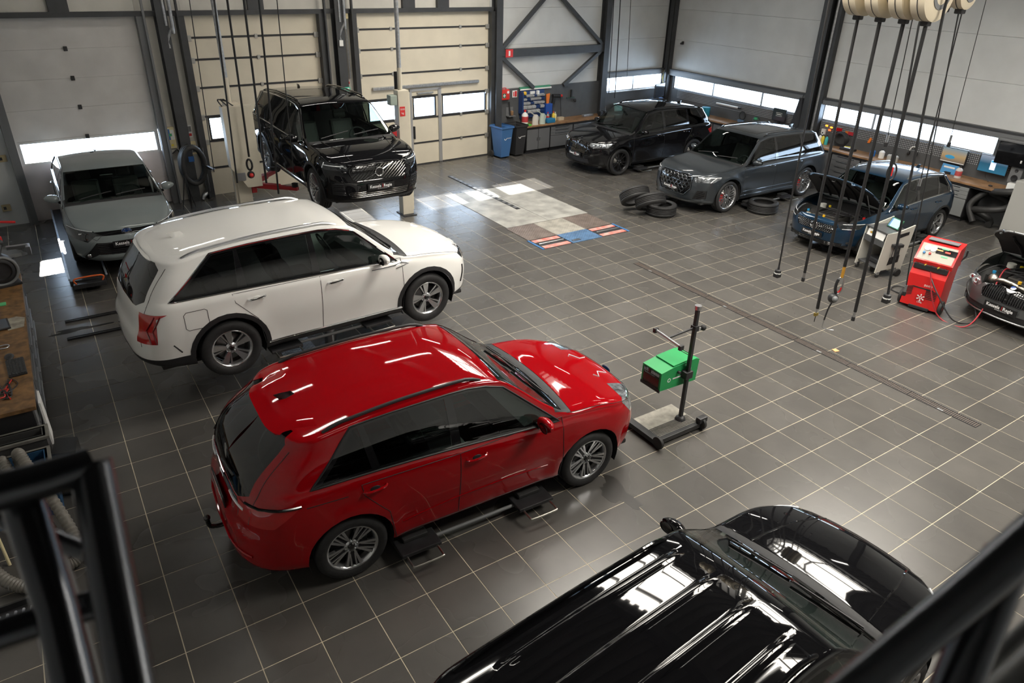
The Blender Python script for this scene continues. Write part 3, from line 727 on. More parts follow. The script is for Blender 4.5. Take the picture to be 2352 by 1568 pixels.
        for cx, st in ((s.wb / 2, sp.get('steer', 0.0)), (-s.wb / 2, 0)):
            for sd in (1, -1):
                y = sd * (s.Wd / 2 - h - sp.get('wheel_in', 0.012))
                o = link('wheel', tyre, s.root, (cx, y, R), (-PI / 2 * sd, 0, 0)); o.rotation_mode = 'XYZ'
                if st: o.rotation_euler = (Matrix.Rotation(st, 3, 'Z') @ Matrix.Rotation(-PI / 2 * sd, 3, 'X')).to_euler()
                for nm, me in (('rim', rim), ('spokes', face), ('spoke_inlay', ins), ('brake_disc', disc), ('hub_cap', cap), ('wheel_bolts', bolts), ('hub_back', back)):
                    if me:
                        k_ = link(nm, me, o)
                        if nm == 'wheel_bolts': stuff(k_)
                link('wheel_arch_liner', liner, s.root, (cx, sd * (s.Wd / 2 - .03), R + .005), (0, 0, 0 if sd > 0 else PI))
                if sp.get('caliper'): link('brake_caliper', MB().box(rr * .3, rr * .72, -.09, .09, -.035, .05, bev=.015).mesh('brake_caliper', sp['caliper']), o)
    def details(s):
        sp = s.sp; g = sp.get; R = s.root; hw = s.Wd / 2; pt = sp['paint']
        # underbody tub and cabin
        zt = 0.30
        MB().box(s.xr + .25, s.xf - .25, -hw * .80, hw * .80, zt - .06, zt, bev=.02).box(s.xr + .3, -s.wb / 2 - s.r - .1, -hw * .8, hw * .8, zt, .5).build('underbody', UNDER, R)
        MB().box(s.xc - .02, s.xc + .04, -hw * .86, hw * .86, zt, s.zc - .09).build('bulkhead', INT, R)
        zf = 0.42; sx = s.xc - 1.15
        dash = MB()
        dp = [(s.xc - .45, .62), (s.xc - .05, .62), (s.xc + .01, s.zc - .08), (s.xc - .22, s.zc - .055), (s.xc - .44, s.zc - .10), (s.xc - .50, s.zc - .22)]
        dash.prism(dp, -hw * .83, hw * .83, 'y').build('dashboard', g('dash_m', INT), R)
        sw = MB(); c = Vector((s.xc - .62, hw * .40, s.zc - .12)); Mw = Matrix.Translation(c) @ RY(-0.45)
        sw.tube([Mw @ Vector((0, .18 * math.cos(a), .18 * math.sin(a))) for a in [2 * PI * k / 24 for k in range(24)]], .015, 8, closed=True)
        sw.box(-.02, .02, -.17, .17, -.02, .02, Mw).box(-.03, .03, -.06, .06, -.08, .05, Mw).box(0, .3, -.03, .03, -.03, .03, Mw)
        sw.build('steering_wheel', INT, R)
        k = ('seat',)
        if k not in MESHC:
            b = MB(); b.box(-.25, .27, -.25, .25, 0, .14, bev=.05); Mt = T(-.24, 0, .1) @ RY(-.32)
            b.box(-.07, .07, -.24, .24, 0, .60, Mt, bev=.05); b.box(-.055, .05, -.13, .13, .62, .80, Mt, bev=.04); b.box(-.02, .02, -.02, .02, .55, .65, Mt); MESHC[k] = b.mesh('seat', LEA)
        zz = min(.55, s.H - 1.13)
        for sd in (1, -1): 
            o = link('seat', MESHC[k], R, (sx, sd * hw * .40, zz))
            if g('seat_m'): o.material_slots[0].link = 'OBJECT'; o.material_slots[0].material = g('seat_m')
        rb = MB(); rb.box(-.25, .25, -hw * .72, hw * .72, 0, .15, bev=.05); Mt = T(-.22, 0, .1) @ RY(-.38); rb.box(-.07, .07, -hw * .72, hw * .72, 0, .6, Mt, bev=.05)
        for q in (-.45, 0, .45): rb.box(-.05, .05, q - .11, q + .11, .6, .74, Mt, bev=.03)
        o = rb.build('rear_bench', LEA, R, (sx - .95, 0, zz + .02))
        if g('seat_m'): o.material_slots[0].link = 'OBJECT'; o.material_slots[0].material = g('seat_m')
        MB().box(s.xr + .7, s.xc, -hw * .8, hw * .8, zt, zt + .03).build('cabin_floor', INT, R)
        MB().box(-.02, .02, -.11, .11, -.03, .03, T(s.xh + .18, 0, s.H - .2), bev=.01).build('rear_view_mirror', GBLK, R)
        # mirrors
        zm = s.zb(s.xc - .35) + .075; xm = s.xc - g('mir_x', .36)
        for sd in (1, -1):
            h = s.hit_side(xm + .03, zm - .05, sd)[0]; yo = hw + g('mir_y', .10)
            rings = []
            for i in range(7):
                t = i / 6; y = lerp(h.y * sd + .04, yo + .10, t); sc = (math.sin(PI * min(.97, .20 + .78 * t)) ** .55)
                rings.append([Vector((xm + .085 * sc * math.cos(a) * (1 if math.cos(a) > 0 else .55) + .01, sd * y, zm + .02 * t + .075 * sc * math.sin(a))) for a in [2 * PI * q / 14 for q in range(14)]])
            mo = MB().loft(rings).build('door_mirror', g('mir_m', pt), R)
            MB().box(-.03, .03, -.05, .06, -.03, .02, T(xm + .02, h.y, zm - .06), bev=.01).build('mirror_foot', GBLK, mo)
            MB().lathe([(0, 0), (.9, 0), (1, .05), (.9, .1)], 18, T(xm - .034, sd * (yo + .02), zm + .01) @ RY(-PI / 2) @ Matrix.Diagonal((.055, .075, .08, 1))).build('mirror_glass', GBLK, mo)
        # handles, door seams
        fd, rd = g('doors')
        for sd in (1, -1):
            for (hx, hz) in g('handles'):
                a = s.hit_side(hx - .11, hz, sd, .004)[0]; b = s.hit_side(hx + .11, hz + .012, sd, .004)[0]; m = (a + b) / 2
                ho = MB().tube(spline([a, a.lerp(b, .12) + Vector((0, sd * .028, 0)), m + Vector((0, sd * .038, 0)), a.lerp(b, .88) + Vector((0, sd * .028, 0)), b], 5), .0125, 8).build('door_handle', g('handle_m', pt), R)
                MB().ball(m + Vector((0, -sd * .004, -.004)), 1, 12, 6, (.05, .006, .028)).build('handle_recess', BLKP if sp['id'] != 'white' else pt, ho)
            s.seam('door_gap', 'side', fd, side=sd, closed=True); s.seam('door_gap', 'side', rd, side=sd, closed=True)
            if g('dlo_line'):
                lo, hi_ = g('dlo_line'); d = g('dlo'); pl = s.pane(*d, lo=-.008, hi=g('dlo_hi', .075) - .004)
                s.seam('window_moulding', 'side', pl, r=.009, m=lo, side=sd, off=.003, closed=True)
            for pl in g('side_seams', []): s.seam('panel_gap', 'side', pl, side=sd)
            for nm, pl, rr_, m_ in g('side_trims', []): s.seam(nm, 'side', pl, r=rr_, m=m_, side=sd, off=.002, n=8)
        ho = s.hood_outline
        s.seam('bonnet_gap', 'top', [(x, y) for x, y in ho]); s.seam('bonnet_gap', 'top', [(x, -y) for x, y in ho])
        if not g('hood_open'): s.seam('bonnet_gap', 'front', [(y * .99, s.hit_top(ho[-1][0], y * .99)[0].z) for y in [ho[-1][1] * (1 - 2 * i / 10) for i in range(11)]])
        if g('rear_glass'):
            if g('tailgate_seam'): 
                for sd in (1, -1): s.seam('tailgate_gap', 'rear', [(a * sd, b) for a, b in g('tailgate_seam')])
        # roof rails
        if g('rails'):
            a, b, m = g('rails')
            for sd in (1, -1):
                P = []
                for i in range(21):
                    t = i / 20; x = lerp(a, b, t); q = s.hit_top(x, sd * (s.y5(x) - .055))[0]; e = min(1, t / .1, (1 - t) / .1); P.append(Vector((q.x, q.y, q.z + .034 * math.sin(e * PI / 2) - .004)))
                MB().tube(P, .017, 8).build('roof_rail', m, R)
        # aerial, wipers
        ax = g('fin_x', s.xr + .75)
        q = s.hit_top(ax, 0)[0]
        MB().loft([[Vector((q.x - .08 + .16 * t_ - k2 * .05, y_ * (1 - k2 * .7), q.z - .006 + k2 * .06)) for t_, y_ in ((0, .012), (0, -.012), (.35, -.03), (1, 0.0), (.35, .03))] for k2 in (0, .6, 1)]).build('shark_fin_aerial', g('fin_m', pt), R)
        for (ya, yb) in ((-.62, -.02), (.05, .62)) if not g('no_wiper') else ():
            P = [s.hit_top(s.xc - .03 - .10 * t, lerp(ya * hw, yb * hw + .0, t), .018)[0] for t in (0, .25, .5, .75, 1)]
            w = MB().tube(P, .009, 6).build('wiper', BLKP, R)
        # number plates
        for sgn in (1, -1):
            pz = g('plate_z', .52) if sgn > 0 else g('rplate_z', .95)
            if sgn < 0 and not g('rplate_z'): continue
            q = s.hit_front(0, pz, .012, sgn)[0]
            pl = MB().box(-.008, .008, -.262, .262, -.058, .058, bev=.006).build('number_plate', PLT, R, (q.x + g('plate_off', .015) * sgn, 0, pz), (0, 0, 0))
            rot = (PI / 2, 0, PI / 2 * sgn); dx = .010 * sgn
            text('plate_lettering', 'Kessels', .078, PTXT, pl, (dx, -.115 * sgn, .008), rot, bold=.0012, sx=.95); text('plate_lettering', 'Regie', .078, PTXT, pl, (dx, .125 * sgn, .008), rot, bold=.0012, sx=.95)
            MB().box(-.001, .001, -.003, .003, -.032, .036).build('plate_divider', PRED, pl, (dx, .028 * sgn, .008))
            text('plate_small_lettering', 'M A A S T R I C H T', .022, PTXT, pl, (dx, 0.02, -.038), rot)
def beam(a0, a1, w0, w1, r0, r1):
    p = Vector((r0 * math.cos(a0), r0 * math.sin(a0))); q = Vector((r1 * math.cos(a1), r1 * math.sin(a1))); d = (q - p).normalized(); n = Vector((-d.y, d.x))
    return [p - n * w0, q - n * w1, q + n * w1, p + n * w0]
def spokes(kind, rr, h):
    b = MB(); R1 = rr - .014
    def pr(poly, z0, z1, th=.03):
        vs = []; n = len(poly)
        for p in poly: f = min(1, max(0, (p.length - .05) / (R1 - .05))); vs.append((p.x, p.y, lerp(z0, z1, f)))
        for p in poly: f = min(1, max(0, (p.length - .05) / (R1 - .05))); vs.append((p.x, p.y, lerp(z0, z1, f) - th))
        b.add(vs, [tuple(range(n)), tuple(range(n, 2 * n))[::-1]] + [(i, (i + 1) % n, n + (i + 1) % n, n + i)[::-1] for i in range(n)])
    z0 = h * .55; z1 = h * .80
    b.lathe([(0, z0), (.07, z0), (.075, z0 - .03), (.06, z0 - .06)], 24)
    D = math.radians
    if kind == 'kuga':
        for i in range(5):
            a = 2 * PI * i / 5 + PI / 2
            for e in (-1, 1): pr(beam(a + e * D(13), a + e * D(19), .009, .014, .06, R1), z0, z1); pr(beam(a + e * D(22), a + e * D(30), .006, .008, .09, R1), z0, z1)
    elif kind == 'kuga_in':
        for i in range(5): a = 2 * PI * i / 5 + PI / 2; pr(beam(a + D(19), a + D(25), .02, .035, .05, R1), z0, z1); pr(beam(a - D(19), a - D(25), .02, .035, .05, R1), z0, z1)
    elif kind == 'kia':
        for i in range(5):
            a = 2 * PI * i / 5 + PI / 2; pr(beam(a, a + D(5), .016, .046, .05, R1), z0, z1, .035)
            pr(beam(a + D(20), a + D(27), .006, .012, .05, R1), z0 - .01, z1 - .015)
    elif kind == 'kia_in':
        for i in range(5): a = 2 * PI * i / 5 + PI / 2; pr(beam(a + D(8), a + D(16), .03, .06, .05, R1), z0 - .012, z1 - .02)
    elif kind == 'multi':
        for i in range(10):
            a = 2 * PI * i / 10
            for e in (-1, 1): pr(beam(a, a + e * D(8), .009, .008, .05, R1), z0, z1)
    elif kind == 'double5':
        for i in range(5):
            a = 2 * PI * i / 5 + PI / 2
            for e in (-1, 1): pr(beam(a + e * D(8), a + e * D(13), .014, .016, .05, R1), z0, z1)
    elif kind == 'y5':
        for i in range(5):
            a = 2 * PI * i / 5 + PI / 2; pr(beam(a, a, .02, .018, .05, R1 * .55), z0, lerp(z0, z1, .5))
            for e in (-1, 1): pr(beam(a, a + e * D(15), .012, .010, R1 * .5, R1), z0, z1); pr(beam(a + e * D(30), a + e * D(26), .010, .010, .06, R1), z0, z1)
    elif kind == 'star5':
        for i in range(5):
            a = 2 * PI * i / 5 + PI / 2
            for e in (-1, 1): pr(beam(a + e * D(16), a + e * D(7), .012, .014, .05, R1), z0, z1)
    elif kind == 'ten':
        for i in range(10): a = 2 * PI * i / 10; pr(beam(a, a + D(3), .014, .02, .05, R1), z0, z1)
    return b
def doors(s_xa, s_xb, s_xc, zlo, zt_f, zt_r, rl, arch=0.1):
    """front door between x = s_xa (hinge) and s_xb, rear door from s_xb back to s_xc; rl = rear cut over the wheel arch"""
    fd = [(s_xb, zlo), (s_xa - .02, zlo), (s_xa, zlo + .25), (s_xa - .01, zt_f), (s_xb + .02, zt_r)]
    rd = [(rl[0], zlo), (s_xb, zlo), (s_xb + .02, zt_r), (s_xc - .02, zt_r + .02), (s_xc, rl[1] + .15), (rl[0] - .06, rl[1] - .12)]
    return fd, rd
RED_P = paint('paint_red', (0.32, 0.002, 0.005), metal=0.0, rough=0.45)
WHT_P = paint('paint_white', (0.82, 0.815, 0.79), metal=0.0, rough=0.35)
BLK_P = paint('paint_black', (0.006, 0.006, 0.007), metal=0.0, rough=0.25)
GRY_P = paint('paint_grey_green', (0.21, 0.238, 0.243), metal=0.0, rough=0.35)
DGR_P = paint('paint_graphite', (0.055, 0.065, 0.075), metal=0.55, rough=0.3)
BLU_P = paint('paint_blue', (0.008, 0.035, 0.075), metal=0.5, rough=0.3)
GRB_P = paint('paint_storm_grey', (0.11, 0.115, 0.12), metal=0.35, rough=0.3)

SPEC = {}
SPEC['red'] = dict(id='red', paint=RED_P, wb=2.71, L=4.61, W=1.88, H=1.66, fo=.93, r=.35, zc=1.08, xc=1.02, xh=.27, zf=.94, wheel='kuga', rim_in='kuga_in', zb0=1.16, zb1=1.02, rear_slope=.56,
    panes=[('front_window', GLS, (-.20, -.22, .86, .30)), ('rear_door_window', GLP, (-1.02, -1.10, -.30, -.30)), ('quarter_window', GLP, (-1.55, -1.20, -1.10, -1.16))],
    dlo=(-1.66, -1.22, .94, .34), trim_mat=GBLK, dlo_line=(BLKP, None), rear_glass=[(-.66, 1.10), (-.5, 1.02), (.5, 1.02), (.66, 1.10), (.60, 1.47), (.52, 1.53), (-.52, 1.53), (-.60, 1.47)],
    lamps=[('headlight', 'side', [(1.84, .90), (2.0, .72), (2.22, .66), (2.42, .72), (2.42, .90), (2.2, .975), (1.98, .99)], HLC, 1.6, 9, .002, .46), ('tail_light', 'side', [(-1.78, 1.02), (-2.0, .86), (-2.4, .84), (-2.4, .99), (-2.05, 1.03)], RED, -9, -1.6, .003, .52)],
    fronts=[('grille', [(-.5, .62), (.5, .62), (.58, .76), (.5, .86), (-.5, .86), (-.58, .76)], GBLK, -.01)], rears=[('tailgate_strip', [(-.62, .93), (.62, .93), (.62, .99), (-.62, .99)], GBLK, .003)],
    doors=doors(.98, -.25, -1.20, .30, 1.03, 1.03, (-.92, .78)), handles=[(-.06, .93), (-1.10, .97)], rails=(-1.45, .12, BLKP), fin_x=-1.55, fin_m=GBLK, rplate_z=.80, tailgate_seam=[(.68, 1.44), (.74, 1.12), (.70, .84)],
    side_seams=[[(-1.35, .98), (-1.72, 1.0)]], side_trims=[('sill_crease', [(-.85, .46), (-.3, .52), (.3, .53), (.8, .50)], .006, RED_P)], clad=None, flare=.02, spoiler=True)
SPEC['white'] = dict(id='white', paint=WHT_P, wb=2.815, L=4.81, W=1.90, H=1.70, fo=.94, r=.375, rimf=.66, zc=1.12, xc=1.04, xh=.33, zf=1.0, wheel='kia', rim_in='kia_in', zb0=1.16, zb1=1.07, rear_slope=.42, RR=.5,
    panes=[('front_window', GLS, (-.16, -.17, .88, .36)), ('rear_door_window', GLP, (-1.10, -1.12, -.26, -.24)), ('quarter_window', GLP, (-1.92, -1.42, -1.22, -1.16))],
    dlo=(-2.02, -1.44, .96, .40), trim_mat=GBLK, dlo_line=(CHR, None), rear_glass=[(-.70, 1.14), (-.55, 1.06), (.55, 1.06), (.70, 1.14), (.66, 1.48), (.56, 1.54), (-.56, 1.54), (-.66, 1.48)],
    lamps=[('headlight', 'side', [(2.02, .90), (2.12, .80), (2.36, .80), (2.36, .92), (2.1, .97)], HLD, 1.82, 9, .002, .52), ('tail_light', 'side', [(-2.06, 1.02), (-2.18, .97), (-2.22, .66), (-2.6, .66), (-2.6, 1.0), (-2.3, 1.02)], RED, -9, -1.8, .004, .66)],
    fronts=[('grille', [(-.52, .66), (.52, .66), (.66, .88), (-.66, .88)], GBLK, -.01), ('lower_grille', [(-.6, .34), (.6, .34), (.66, .5), (-.66, .5)], GBLK, -.01)], rears=[],
    doors=doors(1.02, -.20, -1.28, .34, 1.08, 1.08, (-.98, .84)), handles=[(.02, .97), (-1.02, .99)], handle_m=CHR, rails=(-1.75, .20, SATIN), fin_x=-1.6, rplate_z=None, tailgate_seam=[(.72, 1.5), (.76, 1.1), (.72, .6)],
    side_seams=[[(-1.62, .98), (-1.62, .80), (-1.65, .77), (-1.86, .77), (-1.89, .80), (-1.89, .97), (-1.86, 1.0), (-1.65, 1.0), (-1.62, .98)]], clad=.06, clad_z=.34, val_z=.44,
    side_trims=[('chrome_sill_strip', [(-.95, .345), (.98, .345)], .014, CHR), ('fender_trim', [(.55, 1.00), (.9, 1.0), (1.02, 1.02), (1.12, .99), (.92, .96)], .009, CHR)], spoiler=True)
SPEC['volvo'] = dict(id='volvo', paint=BLK_P, wb=2.984, L=4.95, W=1.93, H=1.77, fo=.87, r=.385, rimf=.73, zc=1.16, xc=1.16, xh=.42, zf=1.06, wheel='multi', zb0=1.18, zb1=1.10, rear_slope=.36, RR=.45, pf=3.3, RF=.7,
    panes=[('front_window', GLS, (-.14, -.14, 1.0, .45)), ('rear_door_window', GLP, (-1.15, -1.16, -.24, -.22)), ('quarter_window', GLP, (-2.0, -1.75, -1.26, -1.24))],
    dlo=(-2.1, -1.80, 1.08, .48), dlo_line=(CHR, None), rear_glass=[(-.65, 1.2), (.65, 1.2), (.6, 1.58), (-.6, 1.58)],
    lamps=[('headlight', 'front', [(.56, .84), (.9, .86), (.96, .99), (.58, .95)], HLD, 1.82, 9, .002), ('tail_light', 'side', [(-2.2, 1.6), (-2.3, 1.0), (-2.6, .9), (-2.6, 1.6)], RED, -9, -1.8, .003, .6)],
    fronts=[('grille', [(-.50, .64), (.50, .64), (.56, .78), (.55, .93), (-.55, .93), (-.56, .78)], GBLK, -.012), ('lower_grille', [(-.55, .32), (.55, .32), (.6, .46), (-.6, .46)], GBLK, -.01), ('side_intake', [(.62, .40), (.84, .42), (.86, .66), (.66, .64)], BLKP, -.008), ('side_intake', [(-.66, .64), (-.86, .66), (-.84, .42), (-.62, .40)], BLKP, -.008)],
    doors=doors(1.12, -.18, -1.30, .36, 1.11, 1.12, (-1.06, .86)), handles=[(.02, 1.02), (-1.05, 1.04)], rails=(-1.9, .3, GBLK), fin_x=-1.65, plate_z=.53, clad=.05, clad_z=.33,
    side_trims=[('sill_strip', [(-1.0, .36), (1.0, .36)], .012, CHR)])
SPEC['corolla'] = dict(id='corolla', paint=GRY_P, wb=2.70, L=4.65, W=1.79, H=1.44, fo=.96, r=.32, zc=.98, xc=1.05, xh=.20, zf=.80, wheel='ten', zb0=1.0, zb1=.92, rear_slope=.5,
    panes=[('front_window', GLS, (-.2, -.2, .86, .22)), ('rear_door_window', GLP, (-1.05, -1.1, -.28, -.28)), ('quarter_window', GLP, (-1.65, -1.4, -1.12, -1.15))],
    dlo=(-1.78, -1.44, .94, .26), dlo_line=(CHR, None), rear_glass=[(-.6, 1.0), (.6, 1.0), (.55, 1.32), (-.55, 1.32)],
    lamps=[('headlight', 'front', [(.46, .68), (.62, .56), (.88, .62), (.92, .78), (.5, .73)], HLD, 1.6, 9, .002), ('tail_light', 'side', [(-1.9, .9), (-2.6, .75), (-2.6, .95)], RED, -9, -1.6, .003, .52)],
    fronts=[('grille', [(-.50, .34), (.50, .34), (.66, .24), (.72, .28), (.50, .55), (-.50, .55), (-.72, .28), (-.66, .24)], BLKP, -.012), ('upper_grille', [(-.5, .66), (.5, .66), (.5, .72), (-.5, .72)], GBLK, -.004)],
    doors=doors(1.0, -.24, -1.22, .26, .94, .95, (-.9, .72)), handles=[(-.05, .85), (-1.08, .87)], fin_x=-1.35, plate_z=.52, sill=[(-2.4, .3), (-1.9, .22), (-.8, .18), (.8, .18), (2, .18), (2.31, .2)], front=[(.15, -.12), (.3, 0), (.5, .0), (.65, -.04), (.85, -.12), (1.2, -.15)], clad=None, RF=1.0, rails=None)
SPEC['x5'] = dict(id='x5', paint=BLK_P, wb=2.975, L=4.92, W=2.0, H=1.745, fo=.88, r=.38, rimf=.74, zc=1.14, xc=1.08, xh=.34, zf=1.02, wheel='double5', rim_m=RIMD, zb0=1.2, zb1=1.09, rear_slope=.5,
    panes=[('front_window', GLS, (-.14, -.14, .92, .36)), ('rear_door_window', GLP, (-1.1, -1.12, -.24, -.22)), ('quarter_window', GLP, (-1.82, -1.55, -1.2, -1.2))],
    dlo=(-1.94, -1.60, 1.0, .4), rear_glass=[(-.65, 1.2), (.65, 1.2), (.6, 1.55), (-.6, 1.55)],
    lamps=[('headlight', 'front', [(.48, .84), (.62, .78), (.92, .82), (.96, .93), (.5, .92)], HLC, 1.82, 9, .002), ('tail_light', 'side', [(-2.0, 1.02), (-2.1, .9), (-2.7, .9), (-2.7, 1.06), (-2.2, 1.08)], RED, -9, -1.6, .003, .52)],
    fronts=[('grille', [(-.44, .66), (-.03, .66), (-.03, .93), (-.40, .93), (-.46, .82)], GBLK, -.015), ('grille', [(.03, .66), (.44, .66), (.46, .82), (.40, .93), (.03, .93)], GBLK, -.015), ('lower_grille', [(-.55, .3), (.55, .3), (.5, .46), (-.5, .46)], BLKP, -.01)],
    doors=doors(1.04, -.18, -1.28, .34, 1.1, 1.12, (-1.02, .86)), handles=[(.0, 1.0), (-1.06, 1.02)], rails=(-1.8, .2, GBLK), fin_x=-1.6, plate_z=.54, side_trims=[('sill_strip', [(-1.0, .33), (1.0, .33)], .012, BLK_P)], clad=None, flare=.022)
SPEC['q7'] = dict(id='q7', paint=DGR_P, wb=2.994, L=5.06, W=1.97, H=1.74, fo=.98, r=.39, rimf=.76, zc=1.12, xc=1.06, xh=.30, zf=1.02, wheel='y5', caliper=CALR, zb0=1.14, zb1=1.08, rear_slope=.5,
    panes=[('front_window', GLS, (-.16, -.16, .90, .32)), ('rear_door_window', GLP, (-1.15, -1.18, -.26, -.24)), ('quarter_window', GLP, (-1.98, -1.72, -1.25, -1.26))],
    dlo=(-2.1, -1.78, .98, .36), sunroof=(-1.0, .16, .46), rear_glass=[(-.65, 1.2), (.65, 1.2), (.6, 1.55), (-.6, 1.55)],
    lamps=[('headlight', 'front', [(.56, .86), (.62, .79), (.92, .80), (.97, .90), (.60, .93)], HLC, 1.82, 9, .002), ('tail_light', 'side', [(-2.2, 1.02), (-2.3, .9), (-2.7, .9), (-2.7, 1.06)], RED, -9, -1.6, .003, .52)],
    fronts=[('grille', [(-.40, .44), (.40, .44), (.56, .62), (.54, .88), (.46, .94), (-.46, .94), (-.54, .88), (-.56, .62)], GBLK, -.015), ('side_intake', [(.60, .38), (.84, .40), (.86, .60), (.70, .60)], BLKP, -.012), ('side_intake', [(-.70, .60), (-.86, .60), (-.84, .40), (-.60, .38)], BLKP, -.012)],
    doors=doors(1.02, -.2, -1.32, .36, 1.09, 1.10, (-1.08, .88)), handles=[(.0, 1.0), (-1.08, 1.0)], rails=(-1.8, .2, GBLK), fin_x=-1.75, plate_z=.58, plate_off=.03, side_trims=[('sill_strip', [(-1.0, .36), (1.05, .36)], .012, DGR_P), ('door_blade', [(-.95, .46), (.98, .46)], .012, DGR_P)], clad=None, flare=.025)
SPEC['gla'] = dict(id='gla', paint=BLU_P, wb=2.729, L=4.41, W=1.834, H=1.61, fo=.88, r=.355, rimf=.72, zc=1.06, xc=.98, xh=.26, zf=.93, wheel='star5', zb0=1.12, zb1=1.0, rear_slope=.5, cap_m=GBLK,
    panes=[('front_window', GLS, (-.18, -.18, .82, .28)), ('rear_door_window', GLP, (-1.02, -1.06, -.28, -.26)), ('quarter_window', GLP, (-1.5, -1.3, -1.1, -1.12))],
    dlo=(-1.6, -1.34, .90, .32), dlo_line=(CHR, None), rear_glass=[(-.6, 1.15), (.6, 1.15), (.55, 1.48), (-.55, 1.48)],
    lamps=[('headlight', 'front', [(.52, .74), (.6, .68), (.84, .72), (.88, .84), (.6, .82)], HLD, 1.5, 9, .002), ('tail_light', 'side', [(-1.75, 1.0), (-1.9, .88), (-2.6, .88), (-2.6, 1.02)], RED, -9, -1.5, .003, .5)],
    fronts=[('grille', [(-.42, .56), (.42, .56), (.52, .74), (-.52, .74)], GBLK, -.012), ('lower_grille', [(-.6, .26), (.6, .26), (.66, .38), (-.66, .38)], BLKP, -.012)],
    doors=doors(.94, -.22, -1.18, .3, 1.02, 1.03, (-.9, .8)), handles=[(-.04, .92), (-1.06, .94)], rails=(-1.5, .12, SATIN), fin_x=-1.45, plate_z=.48, clad=.045, clad_z=.32, hood_open=1.0)
SPEC['bmw1'] = dict(id='bmw1', paint=GRB_P, wb=2.67, L=4.32, W=1.80, H=1.44, fo=.86, r=.33, zc=.98, xc=.98, xh=.2, zf=.82, wheel='double5', rim_m=RIMD, zb0=1.02, zb1=.93, rear_slope=.5,
    panes=[('front_window', GLS, (-.2, -.2, .82, .24)), ('rear_door_window', GLP, (-1.02, -1.08, -.28, -.28)), ('quarter_window', GLP, (-1.5, -1.3, -1.1, -1.12))],
    dlo=(-1.6, -1.34, .90, .28), rear_glass=[(-.6, 1.02), (.6, 1.02), (.55, 1.32), (-.55, 1.32)],
    lamps=[('headlight', 'front', [(.46, .66), (.56, .58), (.80, .62), (.86, .74), (.56, .74)], HLC, 1.5, 9, .002), ('tail_light', 'side', [(-1.75, .9), (-1.9, .78), (-2.6, .78), (-2.6, .92)], RED, -9, -1.5, .003, .5)],
    fronts=[('grille', [(-.38, .50), (-.02, .50), (-.02, .68), (-.10, .74), (-.34, .72), (-.42, .62)], GBLK, -.015), ('grille', [(.02, .50), (.38, .50), (.42, .62), (.34, .72), (.10, .74), (.02, .68)], GBLK, -.015), ('lower_grille', [(-.74, .22), (.74, .22), (.78, .40), (.6, .36), (-.6, .36), (-.78, .40)], BLKP, -.012)],
    doors=doors(.94, -.22, -1.18, .26, .95, .96, (-.9, .74)), handles=[(-.04, .86), (-1.06, .88)], fin_x=-1.35, plate_z=.42, sill=[(-2.2, .3), (-1.8, .22), (-.8, .18), (.8, .18), (2, .18), (2.2, .2)], front=[(.15, -.12), (.3, 0), (.5, .0), (.65, -.03), (.85, -.1), (1.2, -.15)], clad=None, hood_open=1.0)
SPEC['van'] = dict(id='van', paint=BLK_P, wb=2.68, L=4.70, W=1.78, H=1.63, fo=.90, r=.35, zc=1.08, xc=.98, xh=.20, zf=.96, wheel='double5', zb0=1.12, zb1=1.02, rear_slope=.4, RR=.45, tumble=.34, RF=1.0,
    panes=[('front_window', GLS, (-.2, -.2, .84, .24)), ('rear_door_window', GLP, (-1.05, -1.06, -.24, -.22)), ('quarter_window', GLP, (-1.9, -1.72, -1.15, -1.15))],
    dlo=(-2.0, -1.8, .92, .28), rear_glass=[(-.62, 1.12), (.62, 1.12), (.58, 1.46), (-.58, 1.46)],
    lamps=[('headlight', 'front', [(.52, .80), (.6, .72), (.86, .76), (.92, .92), (.6, .92)], HLC, 1.5, 9, .002), ('tail_light', 'side', [(-2.0, 1.0), (-2.1, .85), (-2.7, .85), (-2.7, 1.02)], RED, -9, -1.5, .003, .5)],
    fronts=[('grille', [(-.5, .62), (.5, .62), (.56, .88), (-.56, .88)], GBLK, -.012)], doors=doors(.94, -.22, -1.2, .3, 1.03, 1.04, (-.92, .8)), handles=[(-.04, .93), (-1.06, .95)],
    rails=(-1.8, .05, BLK_P), fin_x=-1.7, plate_z=.5, ribs=(-1.85, .0, (.22, .68, -.22, -.68)), roof_rows=44, clad=None)
def emblem_ring(s, name, y, z, R_, r, m, n=28, off=.012, sgn=1):
    q = s.hit_front(y, z, off, sgn)[0]
    return MB().tube([(q.x, y + R_ * math.cos(a), z + R_ * math.sin(a)) for a in [2 * PI * k / n for k in range(n)]], r, 8, closed=True).build(name, m, s.root), q
def front_line(s, name, pts, r, m, off=.006, step=.05, sgn=1, parent=None, n=6):
    P = [s.hit_front(a, b, off, sgn)[0] for a, b in s.dense(pts, step)]
    return MB().tube(P, r, n).build(name, m, parent or s.root)
def slats(s, poly, dirv, pitch, r, m, off=.002, name='grille_slat', clip=0.0):
    """parallel bars laid over a grille opening, each its own part"""
    d = Vector(dirv).normalized(); nrm_ = Vector((-d.y, d.x)); c = Vector((sum(p[0] for p in poly) / len(poly), sum(p[1] for p in poly) / len(poly)))
    for i in range(-40, 41):
        o = c + nrm_ * (i * pitch); run = []
        for k in range(-120, 121):
            p = o + d * (k * .012)
            if inpoly((p.x, p.y), poly): run.append((p.x, p.y))
        if len(run) > 3: front_line(s, name, [run[0], run[-1]], r, m, off, .08, n=5)
